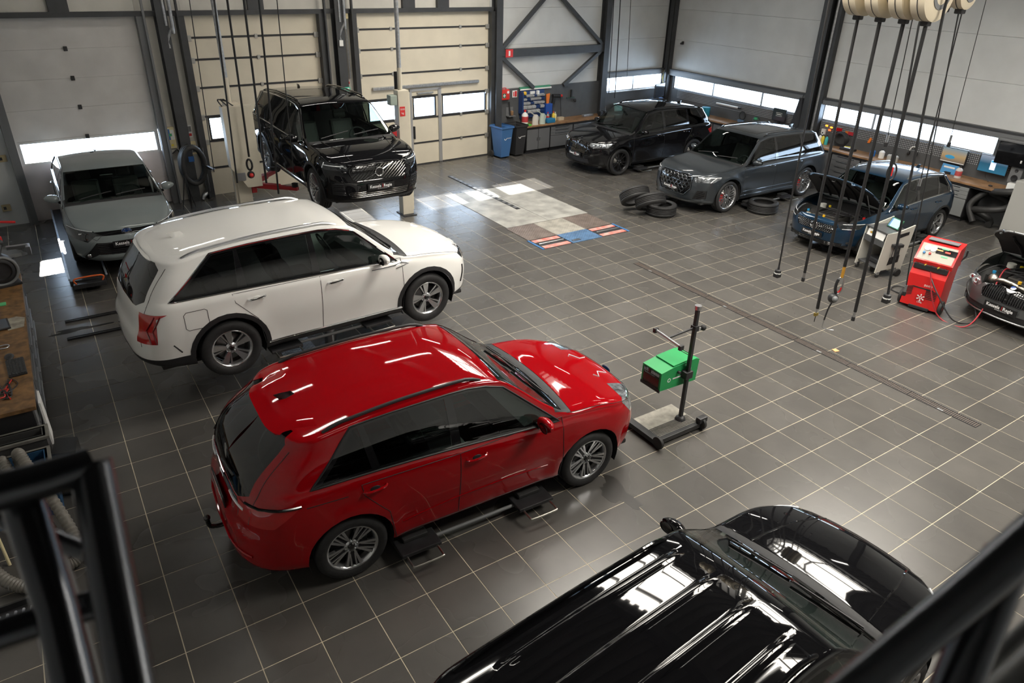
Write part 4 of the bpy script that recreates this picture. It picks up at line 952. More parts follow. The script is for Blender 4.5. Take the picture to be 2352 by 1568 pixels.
def spoiler(s, depth=.30, w=.62, back=.10, m=None):
    H = s.H; zt = H - .165; xg = s.hit_front(0, zt, 0, -1)[0].x; rows = []
    for i in range(17):
        t = -1 + 2 * i / 16; y = t * w; e = 1 - abs(t) ** 3
        xa = xg + depth; xb = xg - back + (back + .16) * abs(t) ** 5; za = s.hit_top(xa, y)[0].z + .003; zm = s.hit_top(min(xa - .1, xg + .12), y)[0].z
        zb = za - .07
        rows.append([Vector((xa, y, za)), Vector((lerp(xa, xb, .5), y, lerp(za, zb, .42) + .006)), Vector((xb, y, zb)), Vector((xb + .012, y, zb - .028)), Vector((lerp(xa, xb, .45), y, lerp(za, zb, .5) - .045)), Vector((xa, y, za - .03))])
    return MB().loft(rows, closed=True, cap=True).build('roof_spoiler', m or s.sp['paint'], s.root)
def open_bonnet(s, ang, bay_seed=3):
    """swing the bonnet panel up about its cowl hinge and fill the engine bay"""
    h = s.parts['bonnet'][0]; hx = s.xc + .06; hz = s.zc
    md = h.modifiers.new('thickness', 'SOLIDIFY'); md.thickness = .03; md.offset = -1
    h.data.materials.append(INT); md.material_offset = 1; md.material_offset_rim = 0
    M = T(hx, 0, hz) @ RY(-ang) @ T(-hx, 0, -hz)
    h.matrix_local = M
    # ribs on the underside
    b = MB()
    for y in (-.5, -.25, 0, .25, .5):
        P = []
        for i in range(7):
            x = lerp(s.xc + .12, s.xf - .28, i / 6)
            P.append(s.hit_top(x, y * (s.y5(x) / .9), -.05)[0])
        b.tube(P, .022, 6)
    b.build('bonnet_rib', BLKP, h)
    lk = MB().tube([(0, -.03, 0), (0, -.03, -.05), (0, .03, -.05), (0, .03, 0)], .006, 6); q = s.hit_top(s.xf - .2, 0, -.05)[0]; lk.build('bonnet_striker', SATIN, h, q)
    hw = s.Wd / 2; rnd = random.Random(bay_seed); z0 = .42
    x0 = s.xc + .1; x1 = s.xf - .22
    MB().box(x0 - .05, x1, -hw * .82, hw * .82, z0 - .04, z0).box(x0 - .05, x1 - .3, hw * .70, hw * .74, z0, s.zc - .30).box(x0 - .05, x1 - .3, -hw * .74, -hw * .70, z0, s.zc - .30).build('engine_bay', UNDER, s.root)
    ec = MB(); ec.box(x0 + .15, x1 - .14, -.30, .22, z0, .76, bev=.05); ec.box(x0 + .19, x1 - .2, -.27, .19, .76, .80, bev=.02); e = ec.build('engine_cover', mat('engine_plastic', (.05, .048, .045), rough=.5, bump=.2, bscale=40), s.root)
    for i in range(4): MB().box(x0 + .22, x1 - .24, -.22 + i * .11, -.16 + i * .11, .80, .812, bev=.005).build('cover_rib', BLKP, e)
    alu = mat('cast_alloy', (.5, .47, .42), rough=.35, metal=1.0, noise=.4, nscale=30)
    b = MB(); b.tube(spline([(x1 - .12, -.42, .66), (x1 - .10, -.30, .74), (x1 - .14, -.1, .72), (x1 - .10, .15, .70)], 6), .045, 10); b.ball((x1 - .18, -.45, .68), .11, 12, 8); b.build('turbo_pipe', alu, s.root)
    MB().box(x0 + .02, x0 + .32, .34, .60, .5, .78, bev=.02).build('battery_box', BLKP, s.root)
    MB().box(x1 - .34, x1 - .06, .30, .62, .52, .74, bev=.03).build('air_filter_box', BLKP, s.root)
    MB().cyl((x0 + .12, -.55, .6), (x0 + .12, -.55, .84), .07, 14).build('coolant_tank', mat('tank_white', (.6, .6, .56), rough=.4), s.root)
    for (x, y, c) in ((x0 + .05, -.42, (.8, .6, .02)), (x1 - .1, -.02, (.8, .45, .02)), (x0 + .3, .36, (.75, .72, .02)), (x0 + .2, .55, (.65, .02, .02)), (x1 - .2, -.5, (.02, .25, .5))):
        MB().cyl((x, y, .78), (x, y, .82), .028, 12).build('filler_cap', mat('cap_%.2f' % c[0] + '%.2f' % c[1], c, rough=.4), s.root)
    for k in range(5):
        P = [(x0 + rnd.uniform(0, .6), rnd.uniform(-.6, .6), .80 + rnd.uniform(0, .04)) for _ in range(4)]
        MB().tube(spline(P, 5), rnd.uniform(.008, .018), 7).build('engine_hose', BLKP, s.root)
    MB().tube(spline([(x0 - .02, -hw * .7, s.zc - .12), (x0 + .0, 0, s.zc - .06), (x0 - .02, hw * .7, s.zc - .12)], 8), .025, 8).build('cowl_seal', BLKP, s.root)
    MB().cyl((x0 + .18, hw * .72, s.zc - .15), M @ Vector((x0 + .5, hw * .66, s.zc - .1)), .011, 8).build('bonnet_strut', SATIN, s.root)
DCHR = mat('dark_chrome', (.22, .215, .20), rough=.2, metal=1.0)
BADGE_B = mat('badge_blue', (.01, .05, .22), rough=.2, coat=1)
def extras(k, s):
    R = s.root
    if k == 'red':
        spoiler(s, .34, .57, .05)
        tl = [(-1.80, 1.025), (-2.02, .85), (-2.22, .835)]
        for sd in (1, -1): s.seam('tail_light_frame', 'side', [(-1.76, 1.035), (-2.0, 1.045), (-2.16, 1.03)], r=.012, m=GBLK, side=sd, off=.006)
        q = s.hit_front(0, 1.0, .0, -1)[0]
        e = MB().ball((0, 0, 0), 1, 20, 8, (.012, .075, .032)).build('badge', BADGE_B, R, (q.x - .005, 0, .96)); e2 = MB().tube([(-.008, .078 * math.cos(a), .034 * math.sin(a)) for a in [2 * PI * i / 24 for i in range(24)]], .005, 6, closed=True).build('badge_ring', CHR, e)
        b = MB().tube(spline([(s.xr + .18, 0, .42), (s.xr + .02, 0, .36), (s.xr - .10, 0, .38), (s.xr - .12, 0, .46)], 6), .022, 10).build('tow_bar', GBLK, R); MB().ball((s.xr - .12, 0, .49), .032).build('tow_ball', GBLK, b)
        front_line(s, 'rear_bumper_crease', [(-.75, .52), (.75, .52)], .012, RED_P, .004, sgn=-1)
        P = [s.hit_front(y, z, .02, -1)[0] for y, z in ((0.02, 1.08), (-.1, 1.1), (-.36, 1.13))]; MB().tube(P, .011, 6).build('rear_wiper', BLKP, R)
        front_line(s, 'tailgate_chrome_strip', [(-.5, 1.0), (.5, 1.0)], .006, CHR, .004, sgn=-1)
        q = s.hit_front(0, .78, .004)[0]; MB().ball((0, 0, 0), 1, 20, 8, (.006, .08, .033)).build('badge', BADGE_B, R, (q.x - .004, 0, .80))
        for sd in (1, -1): front_line(s, 'rear_light_bar', [(sd * .3, .955), (sd * .62, .955)], .012, PTXT, .004, sgn=-1)
        for sd in (1, -1): s.seam('headlight_guide', 'side', [(2.06, .955), (2.2, .93), (2.28, .90)], r=.008, m=DRL, side=sd, off=.004)
    if k == 'white':
        spoiler(s, .36, .60, .02)
        for sd in (1, -1):
            for dx in (-2.235, -2.29): s.seam('tail_light_divider', 'side', [(dx + .10, 1.0), (dx, .82), (dx + .01, .67)], r=.010, m=REDD, side=sd, off=.006)
            s.seam('reflector_slot', 'side', [(-2.06, .62), (-1.98, .50)], r=.016, m=BLKP, side=sd, off=-.010)
            s.seam('fog_slot', 'front', [(sd * .78, .72), (sd * .80, .46)], r=.016, m=BLKP)
            s.seam('headlight_guide', 'side', [(2.06, .95), (2.2, .93), (2.32, .9)], r=.007, m=DRL, side=sd, off=.004)
        slats(s, [(-.5, .67), (.5, .67), (.63, .87), (-.63, .87)], (1, 0), .05, .006, SATIN)
    if k == 'volvo':
        gp = [(-.49, .65), (.49, .65), (.55, .78), (.54, .92), (-.54, .92), (-.55, .78)]
        slats(s, gp, (1.0, .78), .042, .0045, DCHR, .002)
        emblem_ring(s, 'badge_ring', 0, .785, .075, .011, CHR); q = s.hit_front(0, .785, .004)[0]
        MB().lathe([(0, .008), (.066, .006), (.07, 0)], 24, T(q.x, 0, .785) @ RY(PI / 2)).build('badge', GBLK, R)
        front_line(s, 'badge_bar', [(-.33, .655), (-.075, .76)], .009, CHR, .01); front_line(s, 'badge_bar', [(.075, .82), (.30, .915)], .009, CHR, .01)
        front_line(s, 'grille_frame', gp + gp[:1], .009, GBLK, .004)
        for sd in (1, -1):
            front_line(s, 'daytime_light', [(sd * .62, .915), (sd * .90, .93)], .009, DRL, .006); front_line(s, 'daytime_light', [(sd * .88, .97), (sd * .92, .88)], .009, DRL, .006)
            slats(s, [(sd * .64, .42), (sd * .82, .44), (sd * .84, .64), (sd * .67, .62)], (1, 0), .035, .007, GBLK, .002, 'intake_slat')
            s.seam('bonnet_crease', 'top', [(1.2, sd * .62), (1.9, sd * .5), (2.2, sd * .46)], r=.008, m=BLK_P, off=-.002)
        slats(s, [(-.54, .33), (.54, .33), (.58, .45), (-.58, .45)], (1, 0), .03, .0035, DCHR, .0, 'lower_grille_slat')
    if k == 'corolla':
        q = s.hit_front(0, .70, .01)[0]
        e = MB().ball((0, 0, 0), 1, 20, 8, (.012, .075, .052)).build('badge', BADGE_B, R, (q.x, 0, .70))
        for ry, rz in ((.078, .054), (.03, .05), (.06, .02)):
            MB().tube([(.012, ry * math.cos(a), rz * math.sin(a)) for a in [2 * PI * i / 24 for i in range(24)]], .004, 6, closed=True).build('badge_ring', CHR, e)
        slats(s, [(-.48, .34), (.48, .34), (.5, .52), (-.5, .52)], (1, 0), .03, .006, GBLK, -.002)
        for sd in (1, -1):
            front_line(s, 'daytime_light', [(sd * .52, .725), (sd * .86, .76)], .007, DRL, .006); q = s.hit_front(sd * .70, .67, .004)[0]; MB().ball(q, .028, 14, 8, (.4, 1, 1)).build('projector_lens', CHR, R)
            q = s.hit_front(sd * .64, .31, .006)[0]; MB().ball(q, .035, 12, 8, (.4, 1, 1)).build('fog_light', CHR, R)
            front_line(s, 'bumper_edge', [(sd * .53, .57), (sd * .74, .28), (sd * .66, .23)], .008, GRY_P, .004)
    if k == 'x5':
        for sd in (1, -1):
            gp = [(sd * .04, .67), (sd * .43, .67), (sd * .45, .82), (sd * .39, .92), (sd * .04, .92)]
            slats(s, gp, (0, 1), .045, .006, GBLK, .002); front_line(s, 'grille_frame', gp + gp[:1], .010, SATIN if 0 else GBLK, .005)
            front_line(s, 'daytime_light', [(sd * .55, .895), (sd * .92, .905)], .010, DRL, .006); 
            for yy in (.62, .78): q = s.hit_front(sd * yy, .85, .004)[0]; MB().ball(q, .026, 12, 8, (.4, 1, 1)).build('projector_lens', CHR, R)
        q = s.hit_top(s.xf - .2, 0, .004)[0]; MB().lathe([(0, .006), (.036, .005), (.041, 0)], 20, T(*q)).build('badge', CHR, R)
    if k == 'q7':
        gp = [(-.39, .45), (.39, .45), (.54, .62), (.52, .88), (.45, .93), (-.45, .93), (-.52, .88), (-.54, .62)]
        for i in range(-4, 5):
            for j in range(7):
                cy = i * .125 + (.0625 if j % 2 else 0); cz = .50 + j * .072
                hx = [(cy + .060 * math.cos(a), cz + .042 * math.sin(a)) for a in [PI / 3 * q + PI / 6 * 0 for q in range(7)]]
                if all(inpoly(p, gp) for p in hx): front_line(s, 'grille_cell', hx, .007, SATIN if 0 else DGR_P, .004, .2, n=5)
        front_line(s, 'grille_frame', gp + gp[:1], .010, DGR_P, .005)
        for i in range(4): emblem_ring(s, 'badge_ring', -.09 + .06 * i, .83, .042, .006, GBLK, 20, .022)
        for sd in (1, -1):
            front_line(s, 'daytime_light', [(sd * .64, .905), (sd * .95, .91)], .010, DRL, .006); front_line(s, 'daytime_light', [(sd * .92, .90), (sd * .88, .80)], .010, DRL, .006)
            slats(s, [(sd * .63, .40), (sd * .82, .42), (sd * .84, .58), (sd * .71, .58)], (1, .6 * sd), .045, .008, GBLK, .002, 'intake_slat')
        s.seam('sunroof_frame', 'top', [(.18, -.47), (.20, 0), (.18, .47), (-1.02, .47), (-1.02, -.47)], r=.006, m=BLKP, closed=True)
    if k == 'gla':
        gp = [(-.41, .57), (.41, .57), (.51, .735), (-.51, .735)]
        for i in range(-10, 11):
            for j in range(5):
                y = i * .048 + (.024 if j % 2 else 0); z = .585 + j * .034
                if inpoly((y, z), gp): q = s.hit_front(y, z, -.004)[0]; MB().ball(q, .010, 6, 4).build('grille_stud', SATIN, R)
        emblem_ring(s, 'badge_ring', 0, .655, .082, .009, CHR); q = s.hit_front(0, .655, .012)[0]
        for a in (90, 210, 330): MB().tube([q, (q.x, .078 * math.cos(math.radians(a)), .655 + .078 * math.sin(math.radians(a)))], .010, 6, r1=.003).build('badge_star_point', CHR, R)
        for sd in (1, -1):
            front_line(s, 'grille_blade', [(sd * .11, .655), (sd * .47, .672)], .011, CHR, .006)
            front_line(s, 'daytime_light', [(sd * .58, .80), (sd * .86, .825)], .006, DRL, .006); front_line(s, 'daytime_light', [(sd * .60, .70), (sd * .80, .715)], .005, DRL, .006)
        slats(s, [(-.58, .27), (.58, .27), (.62, .37), (-.62, .37)], (1, 0), .035, .006, GBLK, .002, 'lower_grille_slat')
        open_bonnet(s, math.radians(46), 3)
    if k == 'bmw1':
        for sd in (1, -1):
            gp = [(sd * .03, .51), (sd * .37, .51), (sd * .41, .62), (sd * .33, .71), (sd * .10, .73), (sd * .03, .68)]
            slats(s, gp, (0, 1), .036, .006, BLKP, .002); front_line(s, 'grille_frame', gp + gp[:1], .008, GBLK, .004)
            for yy in (.58, .72): 
                q = s.hit_front(sd * yy, .665, .004)[0]; MB().ball(q, .04, 14, 8, (.4, 1, .8)).build('projector_lens', CHR, R)
                MB().tube([(q.x + .012, q.y + .048 * math.cos(a), q.z + .04 * math.sin(a)) for a in [2 * PI * i / 16 for i in range(16)]], .006, 6, closed=True).build('daytime_light', DRL, R)
            front_line(s, 'bumper_edge', [(sd * .0, .24), (sd * .6, .25), (sd * .82, .30)], .012, SATIN, .006)
        q = s.hit_top(s.xf - .14, 0, .004)[0]; n = s.hit_top(s.xf - .14, 0)[1]
        e = MB().lathe([(0, .006), (.036, .005)], 20).build('badge', BADGE_B, R, q, n.to_track_quat('Z', 'Y').to_euler()); MB().lathe([(.034, .007), (.045, .006), (.048, 0)], 20).build('badge_ring', CHR, e)
        open_bonnet(s, math.radians(48), 8)
    if k == 'van':
        for sd in (1, -1):
            front_line(s, 'daytime_light', [(sd * .6, .90), (sd * .9, .9)], .010, DRL, .006)
            s.seam('bonnet_crease', 'top', [(1.1, sd * .52), (1.7, sd * .46), (2.1, sd * .38)], r=.010, m=BLK_P, off=-.003)
CARS = {}
def put_car(k, name, label, x, y, z, yaw, scale=1.0, cat='car'):
    s = Car(SPEC[k]); s.build(name, label, cat, (x, y, z), math.radians(yaw), scale); extras(k, s); CARS[k] = s; return s
# ---------------------------------------------------------------- the cars in their bays
put_car('red', 'red_suv', 'metallic red SUV parked on the tiles, facing the green tester', -2.085, .91, 0, -2.04)
put_car('white', 'white_suv', 'white SUV with chrome window line raised on in-ground lift arms', -2.23, 4.60, .445, 2.87)
put_car('volvo', 'black_suv', 'black SUV with diagonal-slat grille raised on the two-post lift', 0.0, 9.5, 1.03, -89.4)
put_car('corolla', 'grey_estate_car', 'grey-green estate car on the scissor lift by the white door', -4.08, 11.0, .20, -90.3)
put_car('x5', 'black_suv', 'black SUV with black wheels parked at the wooden workbench by the bins', 9.95, 11.07, 0, 180.2, .97)
put_car('q7', 'graphite_suv', 'graphite grey SUV with honeycomb grille beside the loose tyres', 9.97, 7.15, 0, 180, .97)
put_car('gla', 'blue_suv', 'dark blue SUV with raised bonnet and three-pointed star', 10.02, 3.44, 0, 179.8, .92)
put_car('bmw1', 'grey_hatchback', 'grey hatchback with open bonnet at the right edge, hoses clipped to its engine', 9.65, -.72, 0, 174)
put_car('van', 'black_suv', 'shiny black SUV with ribbed roof in the foreground beside the railing', -1.92, -2.84, 0, 4.0, .97)
# ---------------------------------------------------------------- lifts and floor fittings
LCRM = mat('lift_cream', (.62, .57, .46), rough=.45, noise=.06, nscale=3)
LRED = mat('lift_red', (.45, .02, .025), rough=.4, noise=.15, nscale=6)
BSTL = mat('black_steel', (.022, .022, .024), rough=.45, noise=.3, nscale=10)
PADR = mat('rubber_pad', (.02, .02, .02), rough=.7)
HNDL = mat('handle_steel', (.55, .53, .48), rough=.3, metal=1.0)
SIGNR = mat('sign_red', (.62, .03, .03), rough=.45)
SIGNW = mat('sign_white', (.8, .8, .78), rough=.5)
def lift_post(x, y, cab, label, sx):
    t = thing('lift_post', label, 'lift', (x, y, 0), 0)
    MB().box(-.16, .16, -.22, .22, 0, .02).build('base_plate', BSTL, t)
    MB().box(-.13, .13, -.11, .11, .02, 2.75, bev=.01).box(-sx * .13, -sx * .17, -.06, .06, .1, 2.7).build('column', LCRM, t)
    MB().cyl((sx * .02, .17, 2.2), (sx * .02, .17, 3.1), .05, 14).build('lifting_cylinder', BSTL, t)
    MB().cyl((-.02, .0, 2.75), (-.02, .0, 3.2), .05, 12).build('conduit_socket', LCRM, t); MB().cyl((-.02, .0, 3.2), (-.02, .0, CEIL - .42), .045, 12).build('conduit', GALV, t)
    c = MB().box(sx * .13, sx * .23, -.13, .13, 1.02, 1.62, bev=.01).build('carriage', LRED, t)
    for dy in (-1, 1):
        a = Vector((sx * .2, dy * .08, 1.17)); e = Vector((sx * .82, dy * .72, 1.17)); d = (e - a); L_ = d.length; an = math.atan2(d.y, d.x); M = T(*a) @ RZ(an)
        ar = MB().box(0, L_ * .62, -.06, .06, -.05, .05, M, bev=.01).box(L_ * .5, L_ + .06, -.045, .045, -.035, .035, M, bev=.008).build('swing_arm', LRED, t)
        MB().cyl(e + Vector((0, 0, .03)), e + Vector((0, 0, .105)), .06, 16).build('lift_pad', PADR, ar)
    if cab:
        MB().prism([(-.24, 1.6), (.02, 1.2), (.30, 1.2), (.30, 2.72), (-.24, 2.72)], -.34, -.112, 'y').build('control_cabinet', LCRM, t)
        for k in range(3): MB().tube(spline([(-.2 + .1 * k, -.2, 2.72), (-.25 + .05 * k, -.15, 2.84), (-.06, -.05, 2.78)], 6), .012, 6).build('hydraulic_hose', BSTL, t)
        MB().box(-.15, .0, -.355, -.34, 1.35, 1.5).build('rating_plate', SATIN, t)
    else:
        p = MB().box(-.10, .02, -.122, -.112, 2.22, 2.42).build('load_sign', SIGNR, t)
        text('sign_lettering', '5500', .052, SIGNW, p, (-.04, -.123, 2.365), (PI / 2, 0, 0)); text('sign_lettering', 'kg', .06, SIGNW, p, (-.04, -.123, 2.285), (PI / 2, 0, 0))
        MB().box(-.30, -.14, -.1, .1, 2.45, 2.66, bev=.02).build('valve_box', mat('valve_green', (.32, .38, .33), rough=.5), t); MB().box(-.28, -.18, -.08, .08, 1.2, 1.95, bev=.01).build('cable_guard', LRED, t)
    return t
lift_post(-1.80, 9.75, True, 'cream lift post with the big control cabinet, beside the black raised SUV', 1)
lift_post(1.78, 9.85, False, 'cream lift post with the red 5500 kg sign', -1)
def pad_lift(x, y, z, yaw, label, zt, half=.88, xa=-.72, xb=.62, col=True, group=None):
    """in-ground lift: two carrying rails with swing-out pads and grab handles"""
    t = thing('in_ground_lift', label, 'lift', (x, y, 0), math.radians(yaw), group)
    if col:
        for dx in (.22,):
            MB().cyl((dx, 0, -.0), (dx, 0, zt - .14), .085, 20).build('piston', SATIN, t); MB().lathe([(.0, .008), (.15, .008), (.16, 0)], 24, T(dx, 0, 0)).build('piston_collar', BSTL, t)
        MB().box(xa, xb, -.10, .10, zt - .14, zt - .06, bev=.01).build('carrying_beam', BSTL, t)
    for sd in (-1, 1):
        yy = sd * half
        MB().cyl((xa, yy - sd * .03, zt - .09), (xb, yy - sd * .03, zt - .09), .020, 12).build('sliding_rod', STEELM, t)
        for xx in (xa, xb):
            ph = MB().box(xx - .21, xx + .21, yy - .12, yy + .12, zt - .085, zt - .045, bev=.01).build('pad_plate', BSTL, t)
            MB().box(xx - .13, xx + .13, yy - sd * .10 - .07, yy - sd * .10 + .07, zt - .045, zt - .004, bev=.01).build('rubber_block', PADR, ph)
            MB().tube(spline([(xx - .16, yy + sd * .11, zt - .075), (xx - .16, yy + sd * .24, zt - .075), (xx - .13, yy + sd * .27, zt - .075), (xx + .13, yy + sd * .27, zt - .075), (xx + .16, yy + sd * .24, zt - .075), (xx + .16, yy + sd * .11, zt - .075)], 5), .011, 8).build('grab_handle', HNDL, ph)
            if col: MB().box(xx - .06, xx + .06, min(0, yy), max(0, yy), zt - .13, zt - .085, bev=.01).build('cross_arm', BSTL, t)
    return t
pad_lift(-2.23, 4.60, 0, 2.87, 'black in-ground lift with silver piston carrying the white SUV', .672, .80)
pad_lift(-2.085, .91, 0, -2.04, 'low black lift arms with grab handles under the red SUV', .195, .93, -.72, .60, False)
pad_lift(9.95, 11.07, 0, 180, 'low lift arms on the floor under the black SUV by the workbench', .17, .95, col=False)
pad_lift(9.97, 7.15, 0, 180, 'low lift arms on the floor under the graphite SUV', .17, .98, col=False)
pad_lift(10.02, 3.44, 0, 180, 'low lift arms on the floor under the dark blue SUV', .16, .95, col=False)
# scissor lift
t = thing('scissor_lift', 'two-runway scissor lift with orange end stop under the grey estate', 'lift', (-4.08, 11.0, 0), 0)
RUNW = mat('runway_grey', (.36, .40, .46), rough=.4, metal=.3, noise=.2, nscale=8)
for sd, nm in ((-1, 'l'), (1, 'r')):
    x = sd * .77
    MB().box(x - .29, x + .29, -2.35, 2.3, .10, .195, bev=.01).build('runway', BSTL, t); MB().box(x - .30, x - .27, -2.3, 2.3, .195, .225).box(x + .27, x + .30, -2.3, 2.3, .195, .225).build('runway_edge', RUNW, t)
    MB().box(x - .29, x + .29, 2.3, 2.75, .02, .05).build('drive_on_ramp', BSTL, t); MB().box(x - .2, x + .2, -1.8, 1.8, 0, .10).build('base_frame', BSTL, t)
    MB().box(x - .25, x + .25, -2.50, -2.35, .09, .17, bev=.01).build('end_stop', BSTL, t)
    MB().tube(spline([(x - .2, -2.45, .17), (x - .2, -2.47, .27), (x + .2, -2.47, .27), (x + .2, -2.45, .17)], 5), .014, 8).build('stop_loop', mat('orange_red', (.75, .14, .03), rough=.45), t)
# ---- brake tester, plates, drains
CONC = mat('pale_plate', (.34, .335, .31), rough=.42, noise=.3, nscale=3, bump=.05, bscale=200)
def diamond(name, col, rough=.4, metal=.4):
    m = mat(name, col, rough=rough, metal=metal, noise=.25, nscale=5); nt = m.node_tree; b = nt.nodes['Principled BSDF']; N = nt.nodes.new; L = nt.links.new
    tc = N('ShaderNodeTexCoord'); w1 = N('ShaderNodeTexWave'); w1.inputs['Scale'].default_value = 9; w1.bands_direction = 'DIAGONAL'; mp = N('ShaderNodeMapping'); L(tc.outputs['Object'], mp.inputs[0]); L(mp.outputs[0], w1.inputs[0])
    w2 = N('ShaderNodeTexWave'); w2.inputs['Scale'].default_value = 9; w2.bands_direction = 'DIAGONAL'; m2 = N('ShaderNodeMapping'); m2.inputs['Rotation'].default_value = (0, 0, PI / 2); L(tc.outputs['Object'], m2.inputs[0]); L(m2.outputs[0], w2.inputs[0])
    mx = N('ShaderNodeMath'); mx.operation = 'MAXIMUM'; L(w1.outputs['Fac'], mx.inputs[0]); L(w2.outputs['Fac'], mx.inputs[1]); bp = N('ShaderNodeBump'); bp.inputs['Strength'].default_value = .6; bp.inputs['Distance'].default_value = .01; L(mx.outputs[0], bp.inputs['Height']); L(bp.outputs[0], b.inputs['Normal'])
    return m
DBR = diamond('chequer_brown', (.20, .16, .14)); DWH = diamond('chequer_pale', (.42, .40, .35)); DBL = diamond('chequer_blue', (.10, .20, .36)); DGY = diamond('chequer_grey', (.22, .24, .27))
for k, (a, c) in enumerate(((3.25, 4.385), (4.395, 5.54))):
    tag(MB().box(a, c, 7.82, 10.70, .0, .008, bev=.002).build('floor_plate', CONC), ('large pale floor plate on the %s side of the dark slot' % ('left', 'right')[k]), 'floor plate', 'pale floor plates')
s_ = thing('floor_slot', 'dark steel slot channel running between the pale floor plates', 'drain', (4.25, 10.5, 0))
MB().box(-.055, .055, -1.65, 1.8, .008, .014).build('channel_cover', BSTL, s_)
for k in range(14): MB().box(-.04, .04, -1.55 + k * .24, -1.42 + k * .24, .014, .017).build('channel_rib', STEELM, s_)
t = thing('brake_tester', 'roller brake tester set in the floor with red rollers and chequer plates', 'brake tester', (3.21, 6.32, 0))
for a, c, m in ((0, .74, DBR), (.745, 1.545, DWH), (1.55, 2.29, DBR)): MB().box(a, c, .585, 1.47, 0, .01, bev=.002).build('chequer_plate', m, t)
MB().box(.745, 1.545, 0, .58, 0, .012, bev=.002).build('chequer_plate', DBL, t)
RROL = mat('roller_red', (.45, .09, .07), rough=.6, noise=.6, nscale=7, col2=(.45, .36, .32))
for a, c in ((0, .74), (1.55, 2.29)):
    MB().box(a, c, 0, .58, 0, .003).build('roller_pit', BSTL, t)
    for q in (.09, .47): MB().box(a + .03, c - .03, q - .07, q + .07, .003, .012, bev=.002).build('roller', RROL, t)
    MB().cyl((a + .05, .28, .012), (c - .05, .28, .012), .022, 12).build('sensing_roller', SATIN, t)
    e = a - .02 if a == 0 else c + .02; MB().box(e - .025, e + .025, 0, .58, 0, .012).build('edge_strip', mat('strip_blue', (.04, .15, .36), rough=.5), t)
MB().box(.8, 1.0, .06, .13, .012, .03, bev=.006).build('lifting_lug', SATIN, t)
d_ = thing('floor_drain', 'long narrow drain grating across the tiles on the right', 'drain', (4.36, 1.5, 0))
for k in range(7): 
    y0 = 3.3 - k * .945
    f = MB().box(-.075, -.062, y0 - .94, y0, 0, .006).box(.062, .075, y0 - .94, y0, 0, .006).box(-.062, .062, y0 - .94, y0 - .935, 0, .006).build('drain_frame', BSTL, d_)
    b = MB()
    for i in range(34): b.box(-.062, .062, y0 - .93 + i * .0275, y0 - .918 + i * .0275, 0, .005)
    stuff(b.build('grating_bars', mat('rusty_bars', (.11, .085, .07), rough=.55), f)); MB().box(-.062, .062, y0 - .94, y0, -.001, .001).build('drain_trough', BSTL, f)
    if k in (0, 2, 4, 6): MB().box(-.07, -.035, y0 - .5, y0 - .42, .005, .009).build('grating_clip', GALV, d_)
for (x0, x1, y) in ((-5.34, -4.3, 7.40), (-5.36, -4.3, 6.73)):
    r = MB(); r.box(x0, x1, y - .035, y - .015, 0, .03).box(x0, x1, y + .015, y + .035, 0, .03).box(x0, x1, y - .015, y + .015, 0, .006)
    tag(r.build('floor_rail', BSTL), 'black steel floor rail behind the white SUV, %s one' % ('far' if y > 7 else 'near'), 'floor rail', 'black floor rails')
tag(MB().box(-2.75, -2.25, 3.9, 5.2, 0, .008, bev=.002).build('chequer_cover_plate', DGY), 'grey chequer cover plate in the floor below the white SUV', 'floor plate')
# oil marks and wet patches: thin stains of their own shape
WET = mat('wet_patch', (.012, .012, .013), rough=.12)
def blob(name, x, y, rx, ry, seed, m, label, cat):
    rn = random.Random(seed); P = []
    for k in range(26): a = 2 * PI * k / 26; q = 1 + .32 * math.sin(3 * a + seed) + .2 * rn.uniform(-1, 1); P.append((x + rx * q * math.cos(a), y + ry * q * math.sin(a)))
    return tag(MB().prism(P, .0003, .0012, 'z').build(name, m), label, cat)
blob('oil_puddle', -5.2, 7.05, .35, .07, 2, WET, 'dark wet puddle between the black floor rails', 'puddle')
blob('oil_stain', -.55, -.35, .14, .26, 5, mat('oil_stain', (.03, .028, .025), rough=.35), 'dark oily stain beside the front wheel of the red SUV', 'stain')
blob('oil_stain', -3.35, 3.15, .16, .12, 9, WET, 'black oil stain on the tiles behind the white SUV rear wheel', 'stain')
tag(MB().prism([(4.52, .42), (4.6, .40), (4.62, .48), (4.55, .5)], 0, .01, 'z').build('paper_scrap', mat('scrap_orange', (.75, .40, .18), rough=.7)), 'small orange scrap lying by the drain grating', 'litter')
# ---- tyres
def tyre_mesh(R=.36, rr=.235, w=.26):
    h_ = w / 2; P = [(rr, -h_ * .8), (rr + .02, -h_ * .95), (lerp(rr, R, .5), -h_ * 1.05), (R - .03, -h_ * .98), (R - .006, -h_ * .82), (R, -h_ * .66)]
    for gx in (-.40, -.13, .13, .40): P += [(R, h_ * (gx - .05)), (R - .011, h_ * (gx - .045)), (R - .011, h_ * (gx + .045)), (R, h_ * (gx + .05))]
    P += [(R, h_ * .66), (R - .006, h_ * .82), (R - .03, h_ * .98), (lerp(rr, R, .5), h_ * 1.05), (rr + .02, h_ * .95), (rr, h_ * .8), (rr + .03, h_ * .6), (R - .05, 0), (rr + .03, -h_ * .6)]
    return MB().lathe(P, 44, closed=True).mesh('tyre', RUB)
tm = tyre_mesh()
def tyre(loc, rot, label): o = link('tyre', tm, None, loc, rot); return tag(o, label, 'tyre', 'loose tyres beside the graphite SUV')
def lean(x, y, z, tilt, az):
    n = Vector((math.cos(az) * math.sin(tilt), math.sin(az) * math.sin(tilt), math.cos(tilt))); return (x, y, z), n.to_track_quat('Z', 'Y').to_euler()
p = PF(1525, 500); tyre((p.x + .14, p.y + .26, .137), (0, 0, 0), 'tyre lying flat nearest the camera in the heap of three')
